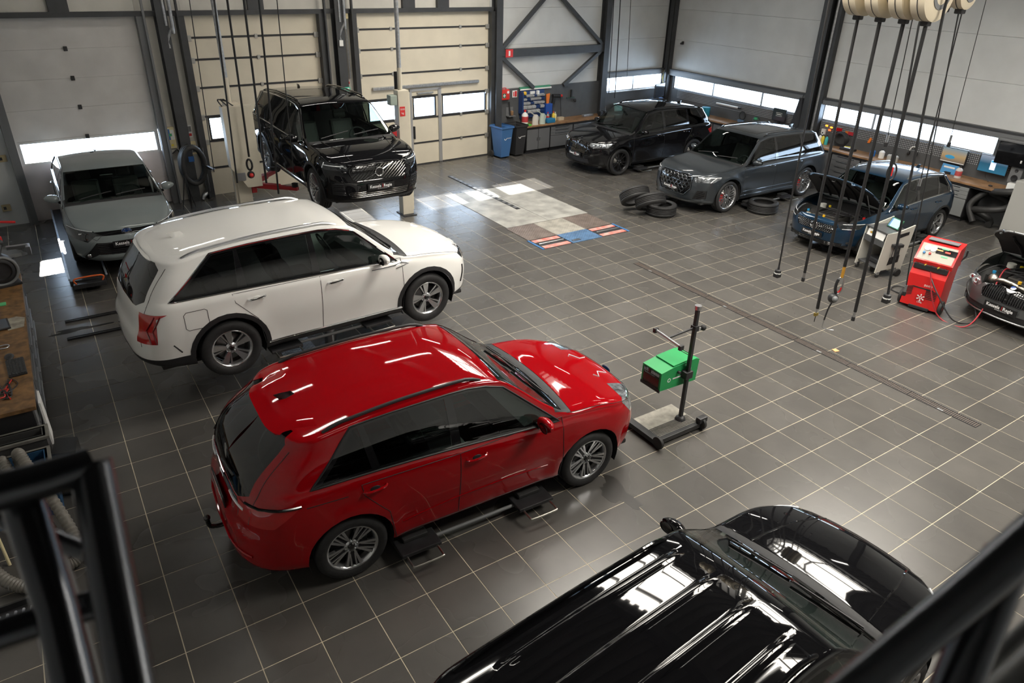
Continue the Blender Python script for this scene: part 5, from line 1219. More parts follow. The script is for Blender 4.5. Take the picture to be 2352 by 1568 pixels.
c2 = PF(1494, 462, .35); c3 = PF(1462, 451, .39)
tyre(*lean(c2.x, c2.y, .35, math.radians(33), math.radians(78)), 'middle tyre of the heap of three, leaning on the flat one')
tyre(*lean(c3.x, c3.y + .06, .39, math.radians(40), math.radians(78)), 'farthest tyre of the heap of three, tilted over the middle one')
p = PF(1760, 495); tyre((p.x + .18, p.y + .28, .137), (0, 0, .3), 'single tyre lying flat between the graphite and blue SUVs')
# ---------------------------------------------------------------- headlight tester
t = thing('headlight_tester', 'green beam setter on a black wheeled column in front of the red SUV', 'headlight tester', (1.01, .22, 0), 0)
GRN = mat('tester_green', (.015, .30, .085), rough=.4); ALG = mat('deck_alu', (.40, .38, .33), rough=.4, metal=.5, noise=.2, nscale=12)
MB().box(-.56, .16, -.14, .36, .05, .09, bev=.01).build('base_deck', ALG, t); 
b = MB()
for i in range(9): b.box(-.54, .14, -.12 + i * .022, -.112 + i * .022, .09, .096)
stuff(b.build('deck_grooves', BSTL, t))
MB().box(-.60, .18, -.18, -.12, .035, .10, bev=.008).build('front_beam', BSTL, t); MB().box(-.62, -.52, -.18, .62, .035, .10, bev=.008).build('side_beam', BSTL, t)
for (x, y) in ((-.60, -.19), (.17, -.16), (-.60, .60)):
    w = MB().lathe([(0, -.025), (.065, -.025), (.08, -.018), (.085, 0), (.08, .018), (.065, .025), (0, .025)], 24).build('castor_wheel', PADR, t, (x, y, .086), (0, PI / 2, 0)); MB().lathe([(0, .027), (.04, .027), (.05, .02)], 20).build('wheel_disc', SATIN, w)
MB().box(.10, .24, -.2, -.12, .10, .18, bev=.02).build('wheel_guard', BSTL, t)
MB().lathe([(0, .14), (.03, .14), (.06, .12), (.07, .09)], 20, T(0, .04, 0)).build('column_foot', BSTL, t)
MB().box(-.022, .022, .018, .062, .1, 1.66, bev=.006).build('column', BSTL, t); MB().cyl((0, .04, 1.64), (0, .04, 1.69), .042, 18).build('column_cap', SATIN, t)
bx = MB().prism([(-.50, .58), (.12, .56), (.14, .86), (.08, .885), (-.28, .865), (-.50, .83)], .09, .42, 'y').build('optical_box', GRN, t, (.10, 0, .02))
MB().box(-.505, -.495, .12, .39, .60, .81).build('lens_pane', mat('lens_dark', (.05, .04, .035), rough=.05, coat=1), bx); MB().box(-.51, -.495, .09, .42, .56, .60).build('lens_sill', BSTL, bx)
MB().box(-.18, .10, .16, .34, .868, .884).build('viewing_window', mat('lens_dark2', (.03, .025, .022), rough=.08, coat=1), bx); MB().prism([(-.30, .868), (.02, .89), (.02, .902), (-.30, .88)], .10, .41, 'y').build('top_flap', GRN, bx)
MB().box(-.06, .06, .0, .10, .70, .80, bev=.01).build('carriage_block', BSTL, t); MB().cyl((-.12, .085, .80), (-.12, .05, .80), .02, 12).build('adjuster_knob', BSTL, t); MB().box(.0, .03, .02, .085, .80, .85, bev=.005).build('clamp', SATIN, t)
MB().box(-.30, -.14, .086, .09, .695, .712).build('box_name_strip', SIGNW, bx); MB().lathe([(.018, 0), (.028, 0), (.028, .002), (.018, .002)], 20, T(-.36, .088, .70) @ RX(PI / 2), closed=True).build('box_logo', SIGNW, bx); MB().box(-.04, .05, .086, .09, .628, .642).build('box_small_strip', mat('print_blue', (.30, .42, .60), rough=.5), bx)
MB().tube([(0, .04, 1.40), (-.39, .08, 1.345)], .014, 8).build('mirror_arm', BSTL, t); mb = MB().cyl((-.42, -.16, 1.34), (-.36, .32, 1.34), .018, 10).build('sighting_bar', SATIN, t)
for q in (0, 1): MB().box(-.03, .03, -.02, .02, -.03, .03, T(-.42 + .06 * q, -.16 + .48 * q, 1.335), bev=.006).build('bar_end', BSTL, mb)
MB().box(-.035, .035, .0, .08, 1.36, 1.43, bev=.006).build('arm_clamp', BSTL, t); MB().ball((.10, .0, 1.39), .038, 14, 8).build('arm_knob', PADR, t); MB().cyl((0, .04, 1.395), (.08, .0, 1.39), .008, 8).build('knob_shaft', SATIN, t)
# ---------------------------------------------------------------- air conditioning machine
ACR = mat('machine_red', (.62, .012, .012), rough=.38, coat=.3); ACP = mat('machine_panel', (.40, .38, .33), rough=.45)
a0 = PF(2072, 702); a1 = PF(2138, 722); dv = (a1 - a0); rz = math.atan2(dv.y, dv.x)                # front foot edge
t = thing('air_conditioning_machine', 'red air conditioning service machine on wheels by the grey hatchback', 'service machine', ((a0.x + a1.x) / 2, (a0.y + a1.y) / 2, 0), rz)
wd = dv.length * .5 + .06; D = .55
body = MB().loft([[(-wd, 0, .06), (wd, 0, .06), (wd, D, .06), (-wd, D, .06)], [(-wd * .96, .03, .62), (wd * .96, .03, .62), (wd * .98, D, .62), (-wd * .98, D, .62)], [(-wd * .96, .12, .80), (wd * .96, .12, .80), (wd, D, .80), (-wd, D, .80)]], smooth=False).build('cabinet', ACR, t)
hdv = MB().prism([(.10, .86), (.30, 1.12), (D + .04, 1.16), (D + .04, .78), (.12, .78)], -wd - .01, wd + .01, 'x').build('console', ACR, t)
nrm = Vector((0, -.26, .20)).normalized(); ang = math.atan2(.26, .20)
def con(u, v, off=.004): c = Vector((0, .10 + .20 * v, .86 + .26 * v)); return Vector((u * wd, c.y - .79 * off, c.z + .61 * off))
pn = MB().add([con(-.92, .06), con(.92, .06), con(.92, .96), con(-.92, .96)], [(0, 1, 2, 3)]).add([con(-.92, .06, -.01), con(.92, .06, -.01), con(.92, .96, -.01), con(-.92, .96, -.01)], [(3, 2, 1, 0)]).build('control_panel', ACP, t)
Mq = lambda u, v, off=.006: T(*con(u, v, off)) @ RX(math.radians(52))
for u in (-.58, -.28):
    g_ = MB().lathe([(0, .012), (.044, .012), (.05, .006), (.05, -.004)], 24, Mq(u, .72)).build('pressure_gauge', SIGNW, pn); MB().lathe([(.044, .013), (.052, .012), (.054, .0)], 24, Mq(u, .72)).build('gauge_ring', SATIN, g_); MB().box(-.002, .002, 0, .035, .013, .015, Mq(u, .72)).build('gauge_needle', BSTL, g_)
for u, c in ((-.66, (.03, .2, .5)), (-.36, (.6, .05, .04))): MB().lathe([(0, .03), (.018, .03), (.022, 0)], 14, Mq(u, .42)).build('valve_knob', mat('knob%.2f' % c[0], c, rough=.4), pn)
MB().box(-.16, .16, -.05, .05, 0, .006, Mq(.42, .68)).build('display', GBLK, pn); MB().box(-.04, .04, -.012, .012, .006, .008, Mq(.48, .68)).build('display_digits', mat('led_red', (.8, .02, .02), emit=(1, .05, .03), estr=2.5), pn)
for u, v, c in ((.30, .84, (.1, .9, .2)), (.05, .72, (.9, .3, .1)), (.40, .42, (.1, .9, .2))): MB().box(-.05, .05, -.01, .01, 0, .006, Mq(u, v)).build('indicator', mat('led%.1f' % c[0], c, emit=c, estr=.8), pn)
MB().box(-wd * .9, wd * .9, .05, .3, .72, .80).build('tray', BSTL, t)
for k in range(5): MB().tube([(-wd * .7 + k * wd * .35, .05, .80), (-wd * .6 + k * wd * .34, .26, .79)], .012, 8).build('tray_hose', mat('hose_yellow' if k % 2 else 'hose_dark', (.5, .36, .05) if k % 2 else (.03, .03, .03), rough=.5), t)
for k in range(6): 
    MB().box(-.09, .09, -.008, 0, -.006, .006, T(wd * .48, .012, .24 + k * .03)).build('vent_slot', BSTL, body); MB().box(-.06, .06, -.008, 0, -.006, .006, T(-wd * .72, .012, .24 + k * .03) @ RY(-.4)).build('vent_slot', BSTL, body)
text('machine_lettering', 'zone', .07, SIGNW, body, (.06, .018, .47), (math.radians(87), 0, 0)); MB().box(-.16, .16, .012, .02, .395, .415).build('name_bar', BSTL, body)
lg = MB().lathe([(.0, .002), (.085, .002), (.085, 0)], 28, T(0, .006, .22) @ RX(PI / 2)).build('snow_emblem', mat('emblem_red', (.48, .008, .01), rough=.5), body)
for k in range(6): a = k * PI / 3 + PI / 6; MB().box(.012, .055, -.006, .006, 0, .002, T(0, .002, .24) @ RX(PI / 2) @ RZ(a)).build('snowflake_arm', SIGNW, lg); MB().ball((.055 * math.cos(a), .001, .24 + .055 * math.sin(a)), .012, 8, 5, (1, .1, 1)).build('snowflake_tip', SIGNW, lg)
text('emblem_lettering', '134a', .045, SIGNW, lg, (0, .001, .155), (math.radians(88), 0, 0))
for sx in (-1, 1):
    w = MB().lathe([(.03, -.03), (.10, -.03), (.125, -.02), (.13, 0), (.125, .02), (.10, .03), (.03, .03)], 26).build('wheel', PADR, t, (sx * (wd + .04), D * .12 if sx > 0 else D * .3, .13), (0, PI / 2, 0)); MB().lathe([(0, .02), (.07, .025), (.08, .03)], 20).build('wheel_hub', CALR, w)
MB().tube([(wd, D, .85), (wd + .05, D + .05, .95), (wd + .05, D + .05, 1.05)], .014, 8).build('side_bracket', BSTL, t); MB().box(-wd * .5, wd * .6, -.02, .06, .03, .08, bev=.01).build('kick_plate', BSTL, t)
MB().box(-wd * .8, wd * .8, .36, .52, 1.155, 1.165).build('top_tray', STEELM, t)
# hoses from the machine to the open engine bay
BH = CARS['bmw1'].root.matrix_basis if 0 else (Matrix.Translation((9.65, -.72, 0)) @ RZ(math.radians(174)))
eng = BH @ Vector((1.45, -.45, .80)); R_ = T(*t.location) @ RZ(rz)
s0 = R_ @ Vector((wd, .15, .62)); 
tag(MB().tube(spline([R_ @ Vector((wd * .2, .02, .62)), R_ @ Vector((wd * .9, -.12, .42)), R_ @ Vector((wd + .3, -.1, .06)), R_ @ Vector((wd + .55, .15, .02)), R_ @ Vector((wd + .5, .3, .18)), eng + Vector((-.5, .35, -.25)), eng + Vector((-.25, .1, .1)), eng], 9), .011, 8).build('service_hose', BSTL), 'thin black hose looping from the red machine to the grey hatchback', 'hose')
tag(MB().tube(spline([R_ @ Vector((wd * .1, -.015, .74)), R_ @ Vector((wd * .7, -.1, .3)), R_ @ Vector((wd + .12, -.1, .02)), R_ @ Vector((wd + .5, -.15, .02)), eng + Vector((-.75, -.1, -.55)), eng + Vector((-.35, -.05, .05)), eng + Vector((-.05, -.05, .02))], 9), .011, 8).build('service_hose', mat('hose_red', (.35, .02, .03), rough=.5)), 'thin dark red hose sagging from the red machine to the grey hatchback', 'hose')
tag(MB().tube(spline([R_ @ Vector((-wd, .4, .1)), R_ @ Vector((-wd - .15, .5, .02)), R_ @ Vector((-wd - .35, .6, .02)), R_ @ Vector((-wd - .3, .85, .02)), R_ @ Vector((-wd + .05, .8, .02))], 8), .010, 8).build('power_cable', BSTL), 'black power cable curled behind the red service machine', 'cable')
# ---------------------------------------------------------------- diagnostic trolley
TWH = mat('trolley_white', (.50, .49, .44), rough=.45); TGR = mat('trolley_grey', (.07, .072, .075), rough=.5)
a0 = PF(1967, 617); a1 = PF(1998, 634); dv = a1 - a0; rz = math.atan2(dv.y, dv.x)
t = thing('diagnostic_trolley', 'white-sided diagnostic trolley on castors in front of the blue SUV', 'trolley', ((a0.x + a1.x) / 2, (a0.y + a1.y) / 2, 0), rz)
w_ = .28; side = [(.02, .10), (.14, .10), (.16, .42), (.44, .40), (.46, .10), (.55, .12), (.62, 1.02), (.30, .92), (.02, .90), (0, .62), (.02, .60)]
for sx in (-1, 1):
    sp_ = MB().prism([(y, z) for y, z in [(.0, .10), (.10, .10), (.12, .14), (.46, .18), (.50, .10), (.58, .14), (.64, 1.02), (.28, .90), (.06, .88)]], sx * w_ - .012, sx * w_ + .012, 'x').build('side_panel', TWH, t)
    MB().prism([(.22, .24), (.46, .30), (.46, .44), (.24, .40)], sx * (w_ + .013) - .002, sx * (w_ + .013) + .002, 'x').build('side_opening', BSTL, sp_); MB().prism([(.34, .78), (.54, .84), (.54, .90), (.34, .86)], sx * (w_ + .013) - .002, sx * (w_ + .013) + .002, 'x').build('hand_slot', BSTL, sp_)
for z, d0, d1 in ((.16, .05, .52), (.60, .04, .56), (.86, .05, .58)): MB().box(-w_, w_, d0, d1, z, z + .03, bev=.006).build('shelf', TGR, t)
MB().box(-w_, w_, .54, .57, .18, .9).build('back_panel', TGR, t); MB().box(-w_ * .96, w_ * .96, .04, .10, .63, .72).build('drawer_front', TGR, t)
hb = MB().prism([(.045, .72), (.055, .72), (.10, .86), (.08, .87)], -w_ * .8, w_ * .8, 'x').build('measuring_module', SIGNW, t); MB().box(-.13, -.03, .055, .065, .76, .81, bev=.004).build('module_display', mat('module_green', (.10, .25, .12), rough=.4), hb); MB().box(-.15, -.10, .05, .06, .77, .80).build('module_button', mat('module_orange', (.7, .35, .05), rough=.4), hb)
for sx in (-1, 1):
    for yy, r_ in ((.07, .045), (.52, .075)):
        MB().box(sx * w_ - .02, sx * w_ + .02, yy - .03, yy + .03, .06, .12, bev=.005).build('castor_fork', SATIN, t); MB().lathe([(0, -.018), (r_ - .01, -.018), (r_, -.008), (r_, .008), (r_ - .01, .018), (0, .018)], 20).build('castor_wheel', PADR, t, (sx * (w_ + (.02 if r_ > .05 else 0)), yy, r_), (0, PI / 2, 0))
MB().box(-w_ - .09, -w_ - .012, .2, .42, .60, .66, bev=.01).build('cable_holder', BSTL, t) if 0 else MB().box(w_ + .012, w_ + .10, .2, .42, .62, .68, bev=.01).build('cable_holder', BSTL, t)
for k in range(3): MB().tube(spline([(w_ + .06, .25 + .06 * k, .66), (w_ + .09, .2 + .06 * k, .45), (w_ + .05, .3 + .05 * k, .34), (w_ + .07, .36, .62)], 6), .008, 6).build('test_cable', BSTL, t)
MB().box(-.18, .16, .16, .48, .19, .30, bev=.03).build('storage_case', BSTL, t)
Ml = T(*t.location) @ RZ(rz)
tb = thing('diagnostic_tablet', 'rugged tablet with green bumper and bright screen on the trolley', 'tablet', Ml @ Vector((.06, .34, .905)), rz)
Mt = RX(math.radians(62)); MB().box(-.15, .15, 0, .20, -.015, .012, Mt, bev=.01).build('tablet_case', mat('case_green', (.015, .10, .05), rough=.5), tb)
MB().box(-.125, .125, .02, .18, .012, .014, Mt).build('screen', mat('tablet_screen', (.1, .3, .28), rough=.2, emit=(.45, .85, .80), estr=1.1), tb); MB().box(-.125, -.09, .02, .18, .014, .0145, Mt).build('screen_sidebar', mat('screen_dark', (.05, .1, .2), emit=(.1, .2, .4), estr=.8), tb)
MB().box(-.05, .05, .06, .10, -.01, 0.0).build('tablet_stand', BSTL, tb)
# ---------------------------------------------------------------- hanging hoses and reels
REELC = mat('reel_cream', (.60, .53, .40), rough=.4); HX = 4.3
def onx(x, y, X=HX): d = ray(x, y); return CAM_LOC + d * ((X - CAM_LOC.x) / d.x)
def reel(c, R_, label, hw_=.115):
    t = thing('hose_reel', label, 'hose reel', c, 0, 'cream hose reels under the roof')
    Mr = RX(PI / 2)
    MB().lathe([(.03, -hw_), (R_ * .8, -hw_), (R_, -hw_ * .77), (R_, hw_ * .77), (R_ * .8, hw_), (.03, hw_)], 40, Mr, closed=True).build('reel_drum_case', REELC, t)
    MB().lathe([(R_ * .42, hw_), (R_ * .58, hw_), (R_ * .58, hw_ + .01), (R_ * .42, hw_ + .01)], 36, Mr, closed=True).build('face_ring', STEELM, t); MB().lathe([(0, hw_ + .02), (R_ * .2, hw_ + .02), (R_ * .24, hw_)], 24, Mr).build('hub', REELC, t)
    MB().box(-.03, .03, -hw_ * .9, hw_ * .9, R_ * .6, CEIL - .42 - c[2], bev=.01).build('hanger_bracket', LAMPW, t)
    MB().lathe([(R_ + .001, -.006), (R_ + .002, .006)], 40, Mr).build('case_joint', BSTL, t)
    MB().box(-.05, .05, -.05, .05, -R_ - .05, -R_ + .03, bev=.015).build('hose_outlet', BSTL, t)
    return t
rc = []
for i, (x, y, o) in enumerate(((1971, 38, 'leftmost'), (2022, 43, 'second from the left'), (2076, 47, 'third from the left'), (2126, 52, 'fourth from the left, nearest the camera'))):
    q = onx(x, y); reel((q.x, q.y, q.z + .33), .32, 'cream hose reel, %s of the big reels' % o)
for i, (x, y, o) in enumerate(((2168, 22, 'left'), (2205, 26, 'right'))):
    q = onx(x, y, 5.0); reel((q.x, q.y, q.z + .22), .20, 'small cream cable reel at the top right, %s one' % o, .08)
def hose(top, bot, r, label, end, X=HX, wob=0.0):
    a = onx(*top, X=X); b_ = onx(*bot, X=X); t = thing('hanging_hose', label, 'hose', b_, 0)
    P = [(a - b_).lerp(Vector((0, 0, 0)), k / 10) + Vector((wob * math.sin(k * 1.3), wob * math.cos(k), 0)) * (k / 10) for k in range(11)]
    P[-1] = Vector((0, 0, .10)); 
    if not (X == HX and 'power cable, leftmost' not in label) or 'beside the trolley' in label: P.insert(0, Vector((P[0].x, P[0].y, CEIL - .1 - b_.z)))
    MB().tube(P, r, 8).build('hose', mat('hose_rubber', (.012, .012, .013), rough=.5), t)
    if end == 'socket': MB().loft([[Vector((q * math.cos(k), q * math.sin(k), z)) for k in [2 * PI * i / 10 for i in range(10)]] for q, z in ((.016, .16), (.018, .10), (.05, .09), (.052, .04))]).build('socket_body', BSTL, t); MB().lathe([(.053, .05), (.055, .045), (.055, .035), (.053, .03)], 14).build('socket_ring', SIGNW, t); MB().box(-.045, .045, -.045, .045, -.03, .04, bev=.008).build('socket_block', BSTL, t)
    if end == 'coupling': MB().cyl((0, 0, .02), (0, 0, .12), .018, 10).build('coupling', SATIN, t); MB().cyl((0, 0, -.04), (0, 0, .02), .026, 10).build('coupling_nose', BSTL, t)
    if end == 'nozzle': MB().cyl((0, 0, .02), (0, 0, .12), .016, 10).build('ferrule', SATIN, t); MB().box(-.035, .035, -.02, .02, -.02, .03, bev=.006).build('valve_body', mat('brass', (.55, .42, .12), rough=.3, metal=1), t); MB().cyl((0, 0, -.12), (0, 0, -.02), .007, 8).build('nozzle_tip', BSTL, t); MB().tube([(.03, 0, .02), (.07, 0, .08), (.08, 0, .11)], .006, 6).build('lever', SATIN, t)
    return t
hose((1905, 0), (1785, 632), .013, 'hanging power cable, leftmost of the row', 'socket', wob=.012)
hose((1971, 40), (1845, 640), .021, 'hanging air hose with metal coupling, second from the left', 'coupling')
hose((2022, 45), (1874, 722), .024, 'hanging air hose with brass blow nozzle', 'nozzle')
hose((2126, 60), (1960, 730), .024, 'hanging air hose with long coupling, right of the tyre inflator', 'coupling')
hose((2168, 25), (2035, 690), .017, 'hanging power cable with socket box beside the trolley', 'socket')
hose((2202, 28), (2077, 672), .009, 'thin hanging cord ending behind the red machine', 'coupling', 5.0)
hose((2213, 15), (2110, 430), .008, 'thin hanging cord in front of the right-hand windows', 'coupling', 5.2)
hose((2265, 0), (2180, 330), .005, 'thinnest cord hanging at the far top right', 'coupling', 6.0)
hose((2094, 52), (2035, 330), .007, 'thin cord hanging behind the third reel', 'coupling', 5.0, .008)
# tyre inflator
a = onx(2076, 49); bq = onx(1940, 612); t = thing('tyre_inflator', 'tyre inflator with red and black handle and round gauge on a hanging hose', 'tyre inflator', bq, 0)
MB().tube([(a - bq).lerp(Vector(), k / 8) for k in range(9)], .024, 8).build('hose', mat('hose_rubber', (0, 0, 0)), t)
MB().cyl((0, 0, .0), (0, 0, -.17), .022, 10).build('amber_sleeve', mat('amber', (.5, .25, .03), rough=.4), t)
rx = (RM @ Vector((1, 0, 0))); rx.z = 0; rx.normalize()
ring = [rx * (.05 * math.cos(k) - .005) + Vector((0, 0, -.30 + .13 * math.sin(k))) for k in [2 * PI * i / 22 for i in range(22)]]
MB().tube(ring, .013, 8, closed=True).build('grip_loop', SATIN, t); MB().tube(ring[8:16], .022, 8).build('grip', BSTL, t); MB().tube([p * .8 + Vector((0, 0, -.06)) for p in ring[16:22]], .012, 8).build('trigger', CALR, t)
MB().ball((-.05 * rx.x, -.05 * rx.y, -.50), .075, 16, 10).build('gauge_boot', BSTL, t); MB().ball((-.05 * rx.x - .03, -.05 * rx.y - .05, -.49), .045, 14, 8).build('gauge_face', STEELM, t)
MB().tube(spline([(-.05 * rx.x, -.05 * rx.y, -.57), (-.08 * rx.x, -.08 * rx.y, -.68), (-.10 * rx.x, -.10 * rx.y, -.86)], 5), .012, 8).build('whip_hose', BSTL, t); MB().tube(spline([(-.10 * rx.x, -.10 * rx.y, -.86), (-.10 * rx.x, -.10 * rx.y, -.98), (0, 0, -1.02), (.08 * rx.x, .08 * rx.y, -1.03)], 5), .008, 8).build('chuck', SATIN, t)
# red and black service hook hanging before the blue SUV
a = onx(2110, 60, 6.2); bq = onx(2048, 395, 6.2); t = thing('exhaust_hose_hook', 'black and red loop handle hanging in front of the blue SUV roof', 'handle', bq, 0)
MB().tube([Vector((a.x - bq.x, a.y - bq.y, CEIL - bq.z))] + [(a - bq).lerp(Vector((0, 0, .12)), k / 8) for k in range(9)], .016, 8).build('hose', mat('hose_rubber', (0, 0, 0)), t)
ring = [rx * (.07 * math.cos(k)) + Vector((0, 0, .13 * math.sin(k))) for k in [2 * PI * i / 22 for i in range(22)]]
MB().tube(ring, .014, 8, closed=True).build('grip_loop', BSTL, t); MB().tube([rx * -.0 + Vector((0, 0, -.06)), Vector((0, 0, .07))], .018, 8).build('trigger', CALR, t)
# cords over the two-post lift and at the far bay
def wire(name, pts, r, label, cat='cable', m=None): return tag(MB().tube(pts, r, 7).build(name, m or mat('hose_rubber', (0, 0, 0))), label, cat)
def ony(x, y, Y): d = ray(x, y); return CAM_LOC + d * ((Y - CAM_LOC.y) / d.y)
for (tp, bt, Y, r, lab) in (((435, 0), (492, 395), 12.6, .010, 'thin black cord hanging by the left edge of the middle door'), ((492, 0), (545, 420), 9.0, .016, 'black cord hanging left of the lift cabinet'), ((522, 0), (572, 360), 9.2, .020, 'thick black cord hanging in front of the lift cabinet'), ((560, 0), (612, 420), 8.6, .020, 'thick black hose hanging right of the lift cabinet'), ((595, 0), (640, 445), 8.6, .018, 'black hose hanging in front of the raised black SUV'), ((636, 0), (675, 400), 8.4, .009, 'thin cord hanging across the raised black SUV roof'), ((1410, 0), (1398, 215), 12.8, .013, 'black cord hanging left of the corner window'), ((1425, 0), (1412, 225), 12.8, .016, 'black hose hanging in front of the corner window'), ((1449, 0), (1440, 178), 12.8, .009, 'thin cord hanging in front of the corner window')):
    up_ = ony(*tp, Y); wire('hanging_cable', [Vector((up_.x, up_.y, CEIL)), up_, ony((tp[0] + bt[0]) / 2, (tp[1] + bt[1]) / 2, Y), ony(*bt, Y)], r, lab)
q = ony(572, 372, 9.1); t = thing('hanging_hook', 'black and red hook gauge hanging by the lift cabinet', 'hook', q); ring = [rx * (.05 * math.cos(k)) + Vector((0, 0, .10 * math.sin(k) - .05)) for k in [2 * PI * i / 18 for i in range(18)]]
MB().tube(ring, .02, 8, closed=True).build('grip_loop', BSTL, t); MB().ball((0, 0, -.24), .07, 12, 8).build('gauge_boot', BSTL, t); MB().ball((.0, -.04, -.24), .045, 12, 8).build('gauge_face', CALR, t)
# ---------------------------------------------------------------- fittings on the walls, benches
def on_wall(w, name, label, cat, s, z, d=.0, group=None): return thing(name, label, cat, w.at(s, d, z), w.a, group)
def fpx(x, y, d=0.0): return FAR.px(x, y, d)
def rpx(x, y, d=0.0): return RIGHT.px(x, y, d)
YEL = mat('box_yellow_cream', (.66, .58, .34), rough=.5); BLUE = mat('print_deep_blue', (.02, .12, .38), rough=.5); GRNS = mat('print_green', (.05, .38, .16), rough=.5)
t = on_wall(FAR, 'door_control_box', 'cream door control box with blue label left of the coiled hose', 'control box', -2.46, 1.25, .02)
MB().box(-.10, .10, -.10, 0, 0, .48, bev=.02).build('housing', YEL, t); MB().box(-.085, -.01, -.104, -.1, .2, .44).build('blue_label', BLUE, t); MB().box(.0, .08, -.104, -.1, .2, .42).build('white_label', SIGNW, t); MB().box(-.03, .03, -.106, -.1, .28, .34).build('green_label', GRNS, t); MB().box(-.02, .03, -.112, -.1, .06, .10, bev=.004).build('yellow_button', mat('btn_yellow', (.8, .65, .05), rough=.4), t)
MB().tube(spline([(-.08, -.04, 0), (-.10, -.04, -.10), (-.02, -.04, -.12), (.1, -.04, -.05), (.16, -.04, -.25)], 6), .012, 7).build('cable', BSTL, t)
t = on_wall(FAR, 'push_button_box', 'small cream push-button box right of the dark column', 'control box', -2.02, 1.06, .02)
MB().box(-.08, .08, -.09, 0, 0, .30, bev=.015).build('housing', YEL, t); MB().box(-.045, .045, -.095, -.09, .05, .22).build('button_plate', STEELM, t)
for z in (.09, .17): MB().cyl((0, -.095, z), (0, -.11, z), .018, 12).build('button', BSTL, t)
t = on_wall(FAR, 'paper_notice', 'small white notice with red and blue print above the push-button box', 'notice', -2.02, 1.44, .01)
MB().box(-.06, .06, -.006, 0, .0, .28).build('sheet', SIGNW, t); MB().box(-.045, .045, -.008, -.006, .03, .09).build('red_print', SIGNR, t); MB().box(-.05, .05, -.008, -.006, .13, .25).build('grey_print', STEELM, t)
t = on_wall(FAR, 'exhaust_hose', 'black ribbed exhaust hose coiled on a wall hanger at the dark column', 'hose', -2.18, .86, .34)
P = []
for k in range(70): a = PI / 2 + 2 * PI * k / 30; P.append(Vector((.25 * math.cos(a), -.04 - .0032 * k, .42 * math.sin(a) + .05)))
MB().tube(P, lambda u: .055 + .005 * math.sin(u * 300), 10).build('hose_coil', mat('hose_ribbed', (.03, .03, .03), rough=.55), t); MB().loft([[Vector((.22 + .16 * q + r_ * math.cos(k) * .6, -.2 + r_ * math.sin(k), .05 - .12 * q)) for k in [2 * PI * i / 12 for i in range(12)]] for q, r_ in ((0, .055), (1, .12))]).build('hose_mouth', BSTL, t)
MB().tube([(.17 * math.cos(a), -.16, .17 * math.sin(a) + .30) for a in [PI * i / 12 for i in range(13)]], .014, 8).build('wire_hanger', SIGNW, t); MB().box(-.06, .06, -.10, -.09, .12, .24).build('blue_tag', BLUE, t)
t = on_wall(FAR, 'support_stand', 'thin black tripod stand leaning below the coiled hose', 'stand', -2.45, 0, .66)
for dx in (-.15, 0, .12): MB().cyl((0, 0, .75), (dx, -.12 + abs(dx), 0), .012, 8).build('leg', BSTL, t)
t = on_wall(FAR, 'downpipe', 'grey plastic downpipe beside the dark column', 'pipe', -1.86, 0, .12)
MB().tube(spline([(0, 0, 1.2), (0, 0, .3), (-.02, -.02, .15), (-.14, -.1, .1), (-.18, -.12, .02)], 6), .05, 12).build('pipe', GALV, t)
for (s_, lab) in ((-2.02, 'grey conduit pipes on the left dark column'), (1.98, 'grey conduit pipes on the middle dark column')):
    t = on_wall(FAR, 'conduit', lab, 'pipe', s_, 3.4, .28)
    MB().tube(spline([(0, 0, 3.1), (0, 0, .5), (-.02, 0, .42), (-.12, .05, .2), (-.13, .05, .0)], 5), .035, 10).build('pipe', GALV, t); MB().tube([(-.12, .02, .45), (-.12, .02, 3.1)], .03, 10).build('pipe', GALV, t)
t = on_wall(FAR, 'warning_lamp', 'small red warning lamp on the pier between the cream doors', 'lamp', 2.02, 2.40, .02); MB().ball((0, -.05, 0), .055, 14, 8).build('lens', mat('lamp_red', (.5, .01, .01), rough=.15, coat=1), t); MB().cyl((0, 0, 0), (0, -.04, 0), .045, 14).build('base', BSTL, t)
t = on_wall(FAR, 'exit_sign', 'small green emergency exit sign above the raised black SUV', 'sign', 1.86, 2.23, .28); MB().box(-.12, .12, -.02, 0, 0, .10, bev=.004).build('sign_face', mat('exit_green', (.02, .32, .20), rough=.5, emit=(.05, .4, .25), estr=.3), t); MB().box(-.05, .0, -.024, -.02, .02, .08).build('running_figure', SIGNW, t); MB().box(.04, .09, -.024, -.02, .02, .08).build('door_pictogram', SIGNW, t)
t = on_wall(FAR, 'junction_box', 'cream junction box at the top of the middle pier', 'junction box', 2.10, 3.90, .02); MB().box(-.07, .07, -.08, 0, 0, .16, bev=.01).build('housing', YEL, t); MB().tube([(0, -.04, 0), (.02, -.04, -1.4)], .02, 8).build('conduit', GALV, t)
t = on_wall(FAR, 'wall_switch', 'white square switch on the middle dark column', 'switch', 1.84, 3.30, .27); MB().box(-.05, .05, -.03, 0, 0, .14, bev=.006).build('housing', SIGNW, t)
t = on_wall(FAR, 'fire_hose_sign', 'red and white fire sign on the grey crossbeam', 'sign', 7.10, 2.80, .21); MB().box(-.13, .13, -.015, 0, 0, .22, bev=.003).build('sign_face', SIGNR, t); MB().box(-.03, .03, -.018, -.015, .04, .18).build('pictogram', SIGNW, t); MB().box(-.35, -.27, -.02, 0, .0, .12, bev=.01).build('sensor', SIGNW, t)
t = on_wall(FAR, 'first_aid_box', 'red first aid case with white cross on the grey wall', 'first aid box', 6.98, 1.60, .03)
